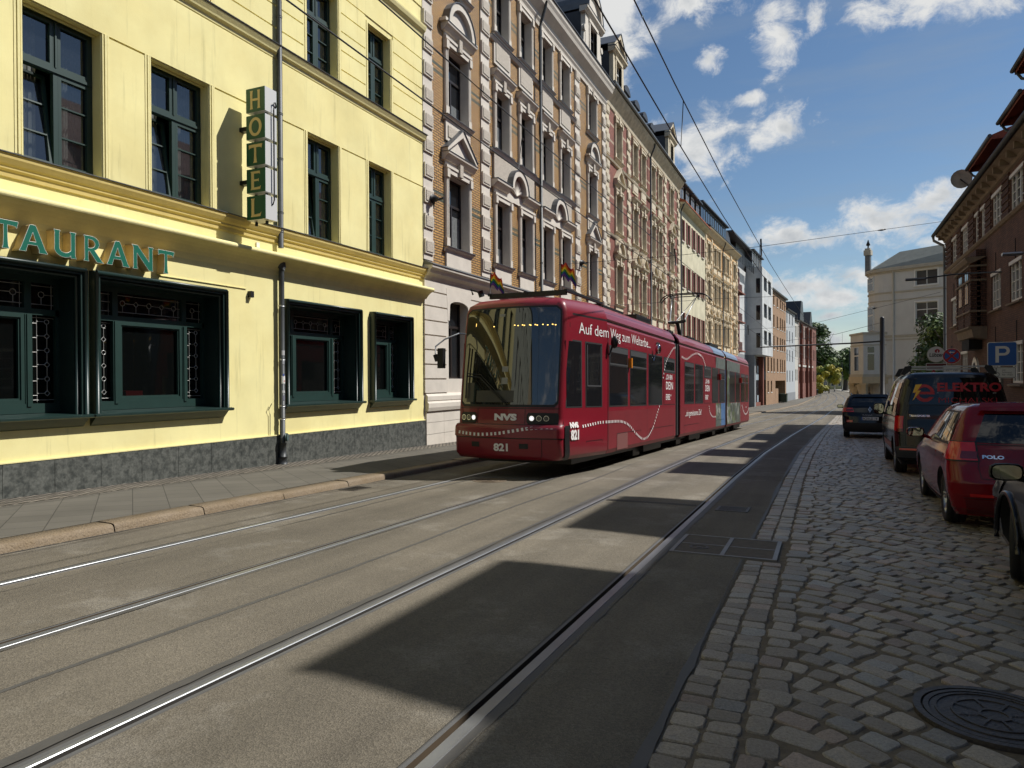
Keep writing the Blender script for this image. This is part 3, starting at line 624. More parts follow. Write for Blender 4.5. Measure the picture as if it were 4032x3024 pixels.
def shop_window(a, b, z0, z1, narrow=False, label=None):
    o = thing('display_window', None, None); o.parent = hotel; t_ = .07
    s = MB()       # projecting box surround: outer bullnose, step, inner bullnose, deep reveal
    for dd, off, rad in ((.135, .0, .032), (.05, .10, .026)):
        x0, x1, zz = a+off, b-off, z1-off; y = -dd
        for pts in (((x0+rad, y, z0), (x0+rad, y, zz-rad)), ((x1-rad, y, z0), (x1-rad, y, zz-rad)), ((x0+rad, y, zz-rad), (x1-rad, y, zz-rad))): s.tube(pts, rad, 8, None)
    s.box(a+.003, a+.10, -.12, .40, z0, z1-.1); s.box(b-.10, b-.003, -.12, .40, z0, z1-.1); s.box(a+.003, b-.003, -.12, .40, z1-.1, z1-.003)
    s.box(a+.10, a+.15, -.03, .40, z0, z1-.15); s.box(b-.15, b-.10, -.03, .40, z0, z1-.15); s.box(a+.10, b-.10, -.03, .40, z1-.15, z1-.1)
    s.build('tiled_surround', M_grnt, o)
    s = MB(); n = int((b-a)/.22)
    s.prof([(-.395, 1.12), (.16, 1.085), (.185, 1.075), (.185, 1.045), (.165, 1.03), (.15, 1.03)], a-.06, b+.08, None); s.prof([(0, .90), (.03, .92), (.13, 1.03), (0, 1.03)], a, b, None)
    ob = fixn(s.build('sill', M_grnt, o))
    f = MB(); D_ = -.5; ia, ib = a+.15, b-.15; zt = 2.61
    if narrow: ia = a+.15; mul = [ia+.02, ib-.28]
    f.box(ia, ib, .29, .39, 1.12, 1.26); f.box(ia, ib, .31, .39, zt-.045, zt+.045); f.box(ia, ib, .31, .39, z1-.24, z1-.15); f.box(ia, ia+.05, .31, .39, 1.26, z1-.24); f.box(ib-.05, ib, .31, .39, 1.26, z1-.24)
    W = ib-ia
    ml, mr = (ia+.52, ib-.46) if not narrow else (ia+.12, ib-.36)
    for x in (ml, mr):
        f.box(x-.05, x+.05, .29, .39, 1.26, zt-.045); f.box(x-.03, x+.03, .275, .29, 1.22, zt-.045); f.box(x-.05, x+.05, .31, .39, zt+.045, z1-.24)
    sash(f, ml+.05, mr-.05, 1.26, zt-.045, -.30, .055, .07, None); sash(f, ml+.105, mr-.105, 1.315, zt-.10, -.32, .025, .05, None)
    f.build('frame', M_grn, o)
    gl = MB(); gl.poly([(ia, .375, 1.2), (ib, .375, 1.2), (ib, .375, z1-.16), (ia, .375, z1-.16)]); gl.build('pane', glassmat('shop_glass', (.004, .005, .005), .03, trans=.25, spec=.55), o)
    l_ = MB()
    lead(l_, ia+.05, ml-.05, 1.28, zt-.05, .365, 'v'); lead(l_, mr+.05, ib-.05, 1.28, zt-.05, .365, 'v'); lead(l_, ml+.05, mr-.05, zt+.05, z1-.25, .365, 'h'); lead(l_, ia+.05, ml-.05, zt+.05, z1-.25, .365, 'h'); lead(l_, mr+.05, ib-.05, zt+.05, z1-.25, .365, 'h')
    l_.build('lead_tracery', M_lead, o)
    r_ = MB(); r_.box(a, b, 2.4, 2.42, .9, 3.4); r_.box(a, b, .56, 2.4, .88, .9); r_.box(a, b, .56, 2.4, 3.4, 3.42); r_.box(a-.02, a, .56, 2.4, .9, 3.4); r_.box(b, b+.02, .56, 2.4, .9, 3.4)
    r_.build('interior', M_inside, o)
    return o
for i, (a, b, z0, z1) in enumerate(SH): shop_window(a, b, z0, z1, narrow=i == 4)
a = MB(); a.box(8.30, 8.62, .46, .9, 1.2, 1.42); tag(a.build('red_cloth', M_red, None), 'red cloth hanging inside the large leaded restaurant window', 'tablecloth'); ob = bpy.data.objects['red_cloth']; ob.location = (-10.3, 0, 0); ob.rotation_euler = (0, 0, PI/2)
# rainwater pipe
pipe = left_root('downpipe', 'grey downpipe with stickers running down the hotel front beside the HOTEL sign', 'drainpipe', (-10.3, 0))
mb = MB(); X = 11.42
mb.tube([(X, -.10, 15), (X, -.10, 4.30)], .055, 10, M_pipe); mb.tube([(X, -.10, 4.0), (X+.005, -.11, 3.9), (X+.01, -.10, 3.8), (X+.01, -.10, .25)], .055, 10, M_pipe)
for z in (13, 11, 9.0, 7.02, 6.1, 5.0, 4.62): mb.tube([(X, -.10, z), (X, -.10, z+.035)], .063, 10, M_pipe)
mb.build('pipe', None, pipe)
mb = MB(); mb.tube([(X+.01, -.10, 4.02), (X+.01, -.11, 3.90), (X+.01, -.11, 3.84)], [.085, .085, .06], 10); mb.build('collar', M_pipe, pipe)
for z in (3.1, 2.0, 1.05, .78, .16): mb = MB(); mb.tube([(X+.01, -.10, z), (X+.01, -.10, z+.03)], .064, 10); mb.build('pipe_clip', M_steel, pipe)
mb = MB(); mb.tube([(X+.01, -.10, .3), (X+.01, -.10, .02)], [.075, .07], 12); mb.tube([(X+.01, -.10, .02), (X+.01, -.10, -.14)], [.085, .095], 12); mb.build('foot', M_pipe, pipe)
mb = MB(); mb.tube([(X+.06, -.18, .42), (X+.065, -.19, .42)], .075, 14); mb.tube([(X+.04, -.15, .42), (X+.06, -.18, .42)], .085, 14); mb.build('cleaning_cap', mat('cap_paint', (.06, .10, .10), .5), pipe)
def sticker(x, z, w, h, col, nm):
    mb = MB(); k = 6; 
    mb.grid([[(x+.0575*math.sin(-w/2+w*i/k-.35), -.10-.0575*math.cos(-w/2+w*i/k-.35), zz) for i in range(k+1)] for zz in (z, z+h)], None); mb.build('sticker', mat(nm, col, .6), pipe)
sticker(X+.01, 2.10, 1.2, .10, (.5, .5, .5), 'sticker_grey'); sticker(X+.01, 1.92, .8, .07, (.35, .36, .38), 'sticker_dim'); sticker(X+.01, 1.52, 1.5, .16, (.75, .75, .72), 'sticker_white'); sticker(X+.0112, 1.55, .9, .04, (.5, .03, .03), 'sticker_red'); sticker(X+.01, 1.67, .6, .05, (.06, .1, .35), 'sticker_blue'); sticker(X+.01, 1.33, 1.0, .05, (.6, .6, .6), 'sticker_pale'); sticker(X+.01, 1.18, .9, .10, (.2, .2, .26), 'sticker_dark')
# lightning conductor stub at the pipe
mb = MB(); mb.tube([(11.15, -.02, -.1), (11.15, -.03, .9), (11.10, -.04, 1.0), (11.18, -.05, 1.12)], .008, 5); o = mb.build('earth_rod', M_pipe, pipe)
# small wall lamp
lamp = left_root('wall_lamp', 'small square dark wall lamp on the yellow wall near the end of the restaurant lettering', 'lamp', (-10.3, 0))
mb = MB(); mb.box(10.60, 10.68, -.085, 0, 3.21, 3.33); mb.build('housing', M_blk, lamp); mb = MB(); mb.box(10.61, 10.67, -.08, -.01, 3.205, 3.21); mb.build('lens', M_white, lamp)
jb = MB(); jb.box(10.82, 10.90, -.03, 0, 4.22, 4.32); ob = jb.build('junction_box', M_white); tag(ob, 'tiny white junction box on the wall above the moulded roll left of the downpipe', 'box'); ob.location = (-10.3, 0, 0); ob.rotation_euler = (0, 0, PI/2)
# ---- flared letters
def arc(cx, cy, rx, ry, a0, a1, n=14): return [(cx+rx*math.cos(R_(a0+(a1-a0)*i/n)), cy+ry*math.sin(R_(a0+(a1-a0)*i/n))) for i in range(n+1)]
GL = {
 'T': ([[(.30, 0), (.56, 0), (.52, .1), (.50, .4), (.50, .84), (.66, .84), (.78, .82), (.84, .76), (.90, .98), (.88, 1), (.02, 1), (0, .98), (.02, .76), (.10, .82), (.20, .84), (.36, .84), (.36, .4), (.34, .1)]], .9),
 'A': ([[(0, 0), (.22, 0), (.24, .1), (.29, .26), (.60, .26), (.66, .1), (.66, 0), (.95, 0), (.86, .16), (.56, .96), (.52, 1), (.38, 1), (.34, .96), (.07, .16)], [(.33, .38), (.45, .74), (.56, .38)]], .95),
 'U': ([[(0, 1), (.24, 1), (.20, .9), (.20, .38)]+arc(.42, .34, .22, .17, 180, 300, 8)+[(.64, .28), (.64, .9), (.60, 1), (.84, 1), (.80, .9), (.80, .1), (.84, 0), (.63, 0), (.63, .10)]+arc(.40, .30, .38, .30, 300, 180, 10)+[(.03, .4), (.03, .9)]], .86),
 'R': ([[(0, 0), (.22, 0), (.19, .1), (.19, .40), (.26, .40), (.56, .02), (.60, 0), (.88, 0), (.80, .06), (.47, .46)]+arc(.34, .72, .34, .28, -62, 90, 12)+[(0, 1), (.04, .9), (.04, .1)], [(.19, .52), (.30, .52)]+arc(.30, .70, .20, .17, -80, 85, 10)+[(.19, .88)]], .86),
 'N': ([[(0, 0), (.20, 0), (.17, .1), (.17, .68), (.66, .0), (.84, 0), (.82, .1), (.82, .9), (.86, 1), (.64, 1), (.67, .9), (.67, .36), (.20, 1), (-.04, 1), (.03, .9), (.03, .1)]], .88),
 'H': ([[(0, 0), (.22, 0), (.19, .1), (.18, .44), (.58, .44), (.57, .1), (.54, 0), (.76, 0), (.73, .1), (.73, .9), (.76, 1), (.54, 1), (.57, .9), (.58, .56), (.18, .56), (.19, .9), (.22, 1), (0, 1), (.03, .9), (.03, .1)]], .76),
 'O': ([arc(.46, .5, .46, .51, 0, 360, 28)[:-1], arc(.46, .5, .27, .36, 360, 0, 24)[:-1]], .92),
 'E': ([[(0, 0), (.56, 0), (.60, .20), (.54, .14), (.20, .12), (.20, .46), (.42, .46), (.48, .42), (.48, .60), (.42, .56), (.20, .56), (.20, .88), (.50, .87), (.56, .82), (.55, 1), (0, 1), (.04, .9), (.04, .1)]], .6),
 'L': ([[(0, 0), (.56, 0), (.62, .24), (.54, .15), (.20, .12), (.20, .9), (.23, 1), (0, 1), (.04, .9), (.04, .1)]], .6),
 'S': ([[(.02, .06), (.20, -.01), (.40, .02), (.55, .14), (.57, .30), (.48, .44), (.24, .60), (.20, .72), (.28, .84), (.42, .86), (.50, .82), (.50, .98), (.32, 1.01), (.12, .95), (.03, .80), (.05, .62), (.14, .50), (.36, .34), (.40, .24), (.34, .14), (.20, .13), (.02, .22)]], .6)}
M_let = mat('green_letter_face', (.006, .125, .080), .4); M_letr = mat('white_letter_edge', (.8, .8, .75), .5)
M_lets = mat('cream_letter_side', (.62, .48, .22), .6, var=.1, vscale=9)
def letter(ch, x0, x1, z0, z1, d0, d1, parent, mface, mside, name='letter', rim=True):
    lo, w = GL[ch]; sx = (x1-x0)/w; sz = z1-z0
    loops = [[(x0+p[0]*sx, z0+p[1]*sz) for p in lp] for lp in lo]
    o = mesh_obj(shape2d(loops, (d1-d0)/2, lambda x, y, z: (x, -(d0+d1)/2-z, y)), name, mside, parent)
    f = mesh_obj(shape2d(loops, .002, lambda x, y, z: (x, -d1-.0045-z, y)), 'face', mface, o)
    if rim:
        r = MB()
        for lp in loops:
            n = len(lp)
            for i in range(n):
                p, q = lp[i], lp[(i+1) % n]; r.tube([(p[0], -d1-.004, p[1]), (q[0], -d1-.004, q[1])], .0035, 4, None, False)
        r.build('rim', M_letr, o)
    return o
rest = left_root('restaurant_sign', 'row of green channel letters with white rims over the display windows, ending in RANT', 'sign', (-10.3, 0))
XT = {0: 3.45, 1: 3.95, 2: 4.35, 3: 4.75, 4: 5.17}
for ch, x0, x1 in (('R', 3.95, 4.27), ('E', 4.36, 4.62), ('S', 4.72, 4.97), ('T', 5.05, 5.40)): pass
seq = [('R', 4.55, 4.87), ('E', 4.95, 5.19), ('S', 5.28, 5.53)]
off = .0
for ch, x0, x1 in seq+[('T', 5.87, 6.19), ('A', 6.20, 6.59), ('U', 6.68, 7.02), ('R', 7.13, 7.44), ('A', 7.50, 7.89), ('N', 7.95, 8.34), ('T', 8.42, 8.74)]:
    letter(ch, x0+off, x1+off, 3.39, 3.77, .004, .175, rest, M_let, M_lets)
mb = MB(); mb.box(8.6, 10.55, -.02, 0, 3.365, 3.375); mb.build('cable_trunking', M_yelt, rest)
# HOTEL blade sign
hs = left_root('hotel_sign', 'vertical green HOTEL sign of five boxes projecting from the yellow wall beside the downpipe', 'sign', (-10.3, 0))
M_sg = mat('green_sign_face', (.006, .085, .035), .35); M_sl = mat('cream_sign_letter', (.72, .55, .22), .5); M_sw = mat('white_sign_case', (.62, .62, .60), .4, .1)
for i, (ch, zt, zb) in enumerate((('H', 7.10, 6.65), ('O', 6.59, 6.14), ('T', 6.08, 5.64), ('E', 5.58, 5.13), ('L', 5.07, 4.62))):
    b = MB(); b.box(10.325, 10.63, -.725, -.27, zb, zt); bo = b.build('letter_box', M_sw, hs)
    b = MB(); b.box(10.315, 10.325, -.722, -.273, zb+.003, zt-.003); b.build('face', M_sg, bo)
    b = MB(); b.box(10.63, 10.64, -.722, -.273, zb+.003, zt-.003); b.build('back_face', M_sg, bo)
    lo, w = GL[ch]; H_ = .345; sx = .40*(.9 if ch == 'H' else 1)*(1.0 if ch != 'O' else .92)*(1.12 if ch in 'EL' else 1); wd = w*sx*.92; c0 = .4975-wd/2 ; z0 = (zt+zb)/2-H_/2
    loops = [[(c0+p[0]*sx*.92, z0+p[1]*H_) for p in lp] for lp in lo]
    mesh_obj(shape2d(loops, .0015, lambda x, y, z: (10.3115+z, -x, y)), 'letter', M_sl, bo)
for z in (6.62, 6.11, 5.61, 5.10, 4.57):
    for d in (.36, .62): mb = MB(); mb.tube([(10.47, -d, z-.035), (10.47, -d, z+.04)], .028, 8); mb.build('spacer', M_blk, hs)
for z in (6.40, 5.38):
    b = MB(); b.box(10.40, 10.52, -.275, 0, z-.04, z+.04); b.build('bracket', M_blk, hs)
b = MB(); b.tube([(10.64, -.60, 6.66), (10.60, -.74, 6.80), (10.56, -.76, 6.86), (10.52, -.765, 6.84), (10.51, -.765, 6.7), (10.51, -.765, 5.0), (10.5, -.74, 4.92), (10.44, -.68, 4.86)], .014, 8); b.build('conduit', M_pipe, hs)
for nm, args in (('window_box', None),): pass
# ================================================================ row of houses on the left
M_pla = mat('cream_plaster', (.60, .55, .475), .85, var=.1, vscale=2.5, bump=.2, bscale=20)
M_car = mat('carved_plaster', (.46, .41, .34), .9, var=.35, vscale=30, bump=1.0, bscale=28)
M_plz = mat('lead_flashing', (.12, .125, .13), .45, .3, var=.15, vscale=3)
M_brown = mat('dark_brown_window_paint', (.022, .016, .014), .4)
M_wpvc = mat('white_window_paint', (.62, .61, .57), .5)
def wframe(fr, a, b, z0, z1, d, lite=.62, style='T', th=.05):
    """frame bars for a casement window; d = inset"""
    zt = z0+(z1-z0)*lite; um = (a+b)/2; w_ = .055
    sash(fr, a, b, z0, z1, -d, w_, th, None)
    if style in ('T', 'TT'): fr.box(a+w_, b-w_, d-.015, d+th, zt-.04, zt+.04); fr.box(um-.035, um+.035, d-.008, d+th, z0+w_, zt-.04)
    if style == 'TT': fr.box(um-.03, um+.03, d-.008, d+th, zt+.04, z1-w_)
    if style == '+': fr.box(um-.03, um+.03, d-.008, d+th, z0+w_, z1-w_)
def arcpts(c, z, r, a0, a1, n, rz=None): return [(c+r*math.cos(R_(a0+(a1-a0)*i/n)), z+(rz or r)*math.sin(R_(a0+(a1-a0)*i/n))) for i in range(n+1)]
def slab2d(mb, pts, d0, d1, m):
    """filled outline in (x,z), from outward offset d0 to d1"""
    n = len(mb.v); k = len(pts); mb.v += [(p[0], -d1, p[1]) for p in pts]+[(p[0], -d0, p[1]) for p in pts]
    mb.face(range(n, n+k), m)
    for i in range(k): j = (i+1) % k; mb.face((n+i, n+k+i, n+k+j, n+j), m)
def surround(mb, a, b, z0, z1, style='flat', mt=None, mz=None, mc=None, pw=.19, apron=None):
    mt = mt or M_pla; mz = mz or M_plz; mc = mc or M_car; c = (a+b)/2; hw = (b-a)/2+pw
    for s in (-1, 1):
        x0, x1 = (a-pw, a) if s < 0 else (b, b+pw); mb.box(x0, x1, -.07, .0, z0, z1+.02, mt)
        xm = (x0+x1)/2; mb.box(xm-.06, xm-.02, -.09, -.07, z0+.28, z1-.02, mt); mb.box(xm+.02, xm+.06, -.09, -.07, z0+.28, z1-.02, mt); mb.box(x0-.015, x1+.015, -.10, 0.0, z0, z0+.26, mt)
    mb.box(a-pw-.01, b+pw+.01, -.09, 0, z1+.02, z1+.16, mt); mb.box(a-pw-.03, b+pw+.03, -.12, 0, z1+.16, z1+.24, mt)
    for s in (-1, 1): x = c+s*(hw-.06); mb.box(x-.08, x+.08, -.135, -.0, z1-.12, z1+.12, mt)
    # sill
    mb.prof([(0, z0-.16), (.06, z0-.16), (.09, z0-.10), (.15, z0-.07), (.17, z0-.03), (0, z0-.02)], a-pw-.06, b+pw+.06, mt); mb.prof([(0, z0-.019), (.185, z0-.03), (.185, z0-.015), (0, z0+.0)], a-pw-.08, b+pw+.08, mz)
    e = hw+.14; zb = z1+.46
    if style in ('tri', 'arch', 'flat', 'key'):
        mb.box(a-pw, b+pw, -.05, 0, z1+.24, zb, mt)
    if style != 'none' and style != 'key': mb.box(c-.10, c+.10, -.17, 0, z1+.03, zb-.05, mc)
    if style == 'key': mb.box(c-.09, c+.09, -.15, 0, z1-.03, z1+.30, mc); return
    if style in ('tri', 'arch', 'flat'):
        mb.prof([(0, zb-.10), (.10, zb-.08), (.18, zb+.02), (.24, zb+.06), (.25, zb+.12), (0, zb+.12)], c-e, c+e, mt)
        mb.prof([(0, zb+.121), (.265, zb+.121), (.265, zb+.135), (0, zb+.14)], c-e-.01, c+e+.01, mz)
    if style == 'tri':
        H_ = .78; slab2d(mb, [(c-e+.1, zb+.14), (c+e-.1, zb+.14), (c, zb+.14+H_-.15)], 0, .08, mt)
        for s in (-1, 1):
            p0 = (c+s*e, zb+.13); p1 = (c, zb+.13+H_); t = .13
            slab2d(mb, [p0, (p0[0], p0[1]+.10), (p1[0], p1[1]+.08), (p1[0], p1[1]-t)], 0, .22, mt); slab2d(mb, [(p0[0]+s*.02, p0[1]+.101), (p0[0]+s*.02, p0[1]+.125), (p1[0], p1[1]+.11), (p1[0], p1[1]+.085)], -.0, .25, mz)
    if style == 'arch':
        r = e*.80; n = 12; slab2d(mb, [(c-r, zb+.14)]+arcpts(c, zb+.14, r, 180, 0, n)[0:]+[(c+r, zb+.14)], 0, .08, mt)
        o_ = arcpts(c, zb+.13, r+.10, 180, 0, n); i_ = arcpts(c, zb+.13, r-.09, 0, 180, n)
        for k in range(n):
            A, B = o_[k], o_[k+1]; D_, E_ = i_[n-k], i_[n-k-1]; slab2d(mb, [A, B, E_, D_], 0, .22, mt)
            A2, B2 = [(c+(p[0]-c)*1.03, zb+.13+(p[1]-zb-.13)*1.03) for p in (A, B)]; slab2d(mb, [A, A2, B2, B], -.0, .25, mz)
        for s in (-1, 1): mb.box(c+s*e-.09, c+s*e+.09, -.22, 0, zb+.12, zb+.22, mt)
    if apron:
        mb.box(a-pw+.02, b+pw-.02, -.06, 0, apron, z0-.16, mt)
        if z0-.16-apron > .55: mb.box(a-pw+.14, b+pw-.14, -.085, -.06, apron+.12, z0-.30, mc)
def quoins(root, x0, x1, z0, z1, n, flip=False, m1=None, m2=None, name='quoin'):
    mb = MB(); m1 = m1 or M_pla; m2 = m2 or M_car; mb.box(x0, x1, -.04, 0, z0, z1, m1); h = (z1-z0)/n
    for i in range(n): mb.box(x0+.02, x1-.02, -.085, -.04, z0+h*i+h*.24, z0+h*i+h*.80, m1); mb.box(x0+.07, x1-.07, -.105, -.085, z0+h*i+h*.32, z0+h*i+h*.72, m2)
    return mb.build(name, None, root)
def window_part(root, a, b, z0, z1, d, mfr, mgl, style='T', lite=.62, sur=None, wd=None, blind=None):
    o = MB(); wframe(o, a, b, z0, z1, d, lite, style); w = o.build('window', mfr, root)
    p = MB(); p.poly([(a, d+.035, z0), (b, d+.035, z0), (b, d+.035, z1), (a, d+.035, z1)]); p.build('pane', mgl, w)
    if blind:
        q = MB(); q.poly([(a+.05, d+.03, z0+.05), (b-.05, d+.03, z0+.05), (b-.05, d+.03, z0+(z1-z0)*blind), (a+.05, d+.03, z0+(z1-z0)*blind)]); q.build('curtain', M_curtain2, w)
    if sur:
        s_ = MB(); surround(s_, a, b, z0, z1, **sur); s_.build('surround', None, w)
    return w
M_curtain2 = mat('curtain_behind_glass', (.16, .17, .17), .3, var=.3, vscale=12)
# ---------- house 2: ochre glazed brick with white plaster
b2 = left_root('tenement_building', 'ochre glazed brick tenement with white quoins and window pediments, next to the hotel', 'building', (-10.3, 0))
ST2 = []
for z in (7.0, 10.72, 14.4): ST2 += [(z, z+.085), (z-.2, z-.115)]
M_ob = brickmat('ochre_glazed_brick', (.53, .305, .09), (.43, .225, .06), (.045, .028, .015), .25, .075, .014, stripes=ST2, scol=(.055, .085, .05), rough=.5)
cols = [(18.62, 19.92), (22.02, 23.08), (24.16, 25.22), (26.36, 27.42), (28.56, 29.62), (32.38, 33.6)]
fl = [(5.55, 7.72), (9.45, 11.52), (13.38, 15.22)]
B2a, B2b = 17.2, 35.3
ops = [(a, b, z0, z1) for a, b in cols for z0, z1 in fl]
mb = wallmesh(B2a, B2b, 4.5, 16.1, ops, .3, m=M_ob, mrev=M_pla)
mb.poly([(B2a, 0, 4.5), (B2a, 0, 16.1), (B2a, 11, 16.1), (B2a, 11, 4.5)], M_pla); mb.poly([(B2b, 0, -.6), (B2b, 11, -.6), (B2b, 11, 16.1), (B2b, 0, 16.1)], M_pla)
gops = [(18.66, 19.86, 1.62, 3.95)]+[(x, x+1.1, 1.62, 3.95) for x in (22.0, 24.2, 26.3, 28.5, 32.4)]
wallmesh(B2a, B2b, -1.5, 4.5, gops, .35, m=M_pla, mb=mb); mb.box(B2a, B2b, .01, .33, 4.42, 4.5, M_pla)
mb.build('wall', None, b2)
mb = MB()   # rusticated ground floor
z = 1.22
while z < 4.3:
    segs = []; x = B2a
    for a, b, c_, d_ in sorted(gops):
        if z < d_: segs.append((x, a-.12)); x = b+.12
    segs.append((x, B2b))
    for a, b in segs: mb.box(a+.01, b-.01, -.05, .0, z, z+.375)
    z += .415
mb.build('rusticated_courses', M_pla, b2)
for a, b, z0, z1 in gops:
    mb = MB(); c = (a+b)/2; pts = [(a-.001, z1-.16)]+arcpts(c, z1-.16, (b-a)/2, 180, 0, 8, .16)+[(b, z1-.16), (b, z1+.02), (a, z1+.02)]
    mb.poly([(p[0], -.0, p[1]) for p in [(a, z1+.02)]+arcpts(c, z1-.16, (b-a)/2, 180, 90, 5, .16)], M_pla); mb.poly([(p[0], -.0, p[1]) for p in arcpts(c, z1-.16, (b-a)/2, 90, 0, 5, .16)+[(b, z1+.02)]], M_pla)
    slab2d(mb, [(a-.12, z1-.6), (a-.02, z1-.6)]+[(c+(p[0]-c)*.985, p[1]+.01) for p in arcpts(c, z1-.16, (b-a)/2, 180, 90, 5, .16)]+[(c, 4.3), (a-.2, 4.3)], 0, .055, M_pla)
    slab2d(mb, [(b+.02, z1-.6), (b+.12, z1-.6), (b+.2, 4.3), (c, 4.3)]+[(c+(p[0]-c)*.985, p[1]+.01) for p in arcpts(c, z1-.16, (b-a)/2, 90, 0, 5, .16)], 0, .055, M_pla)
    mb.build('arch_head', None, b2)
for a, b, z0, z1 in gops: window_part(b2, a, b, z0, z1, .25, M_brown, M_glassd, 'T', .68)
mb = MB(); mb.prof([(0, 4.42), (.06, 4.44), (.10, 4.52), (.20, 4.60), (.24, 4.68), (.30, 4.74), (.31, 4.80), (0, 4.82)], B2a+.02, B2b, M_pla); fixn(mb.build('storey_cornice', None, b2))
mb = MB(); mb.prof([(0, 4.821), (.33, 4.81), (.33, 4.83), (.05, 4.95), (0, 4.95)], B2a+.02, B2b, M_plz); fixn(mb.build('cornice_flashing', None, b2))
mb = MB(); mb.prof([(0, .70), (.10, .70), (.13, .80), (.13, .92), (.08, .98), (.10, 1.0), (.10, 1.12), (.05, 1.18), (0, 1.2)], B2a+.06, B2b, M_pla); fixn(mb.build('plinth_moulding', None, b2))
mb = MB(); z = -1.3
while z < .65:
    x = B2a+.06; k = 0
    while x < B2b: mb.box(x+.006, min(x+1.0, B2b)-.006, -.055, 0, z+.006, min(z+.33, .69), None); x += 1.0
    z += .335
mb.build('plinth', M_pla, b2)
sty = {0: ['tri', 'none', 'none', 'none', 'none', 'tri'], 1: ['arch', 'flat', 'flat', 'flat', 'flat', 'arch'], 2: ['key', 'none', 'none', 'none', 'none', 'key']}
for r, (z0, z1) in enumerate(fl):
    for c_, (a, b) in enumerate(cols):
        st = sty[r][c_]; inner = 0 < c_ < 5
        window_part(b2, a, b, z0, z1, .22, M_brown, M_glassd, 'T', .63, dict(style=st, pw=.165, apron=(4.95 if r == 0 else (8.75 if r == 1 else 12.35)) if (inner or r == 0) else z0-.75), blind=(.3 if (c_+r) % 2 else .5))
# the paired first-floor pediments with shells
for (x0, x1) in ((21.7, 25.5), (26.05, 29.9)):
    s_ = MB(); zb = 8.18; c = (x0+x1)/2; r = .62
    s_.box(x0+.15, x1-.15, -.05, 0, 7.95, zb, M_pla); s_.box(x0+.1, x1-.1, -.078, 0, zb+.2, 9.24, M_car)
    for a, b in ((x0-.05, c-r-.08), (c+r+.08, x1+.05)):
        s_.prof([(0, zb-.08), (.12, zb-.04), (.2, zb+.05), (.27, zb+.1), (.28, zb+.17), (0, zb+.18)], a, b, M_pla); s_.prof([(0, zb+.181), (.3, zb+.181), (.3, zb+.2), (0, zb+.22)], a, b, M_plz)
    n = 12; o_ = arcpts(c, zb+.15, r+.14, 180, 0, n); i_ = arcpts(c, zb+.15, r-.06, 0, 180, n)
    for k in range(n):
        slab2d(s_, [o_[k], o_[k+1], i_[n-k-1], i_[n-k]], 0, .28, M_pla); q = [(c+(p[0]-c)*1.035, zb+.15+(p[1]-zb-.15)*1.035) for p in (o_[k], o_[k+1])]; slab2d(s_, [o_[k], q[0], q[1], o_[k+1]], 0, .31, M_plz)
    slab2d(s_, [(c-r, zb)]+arcpts(c, zb+.15, r-.05, 180, 0, n)+[(c+r, zb)], 0, .05, M_pla)
    for k in range(7): an = R_(20+k*140/6); s_.tube([(c, -.10, zb+.05), (c+.42*math.cos(an), -.09, zb+.05+.5*math.sin(an))], [.03, .085], 6, M_pla)
    s_.build('shell_pediment', None, b2)
for (z0, z1) in ((9.25, 9.42), (13.05, 13.2)):
    s_ = MB()
    for x0, x1 in ((21.55, 30.35),): s_.prof([(0, z0), (.08, z0+.02), (.12, z0+.09), (.14, z0+.12), (0, z0+.13)], x0, x1, M_pla); s_.prof([(0, z0+.131), (.16, z0+.131), (.16, z0+.15), (0, z0+.17)], x0, x1, M_plz)
    fixn(s_.build('string_course', None, b2))
for x0, x1 in ((17.2, 17.72), (20.88, 21.5), (30.45, 31.1), (34.72, 35.3)): quoins(b2, x0, x1, 4.98, 15.7, 15)
mb = MB(); P = [(0, 15.45), (.06, 15.47), (.08, 15.6), (.14, 15.7), (.16, 15.85), (.30, 16.0), (.42, 16.12), (.46, 16.25), (.52, 16.36), (.54, 16.5), (0, 16.52)]
mb.prof(P, B2a, B2b, M_pla); fixn(mb.build('eaves_cornice', None, b2))
M_slate = mat('dark_slate', (.030, .032, .036), .5, var=.25, vscale=5)
mb = MB(); mb.prof([(0, 16.521), (.58, 16.51), (.58, 16.56), (.1, 16.62), (-1.9, 19.2), (-5.5, 20.6), (-11, 16.5)], B2a, B2b, M_slate); mb.build('roof', None, b2)
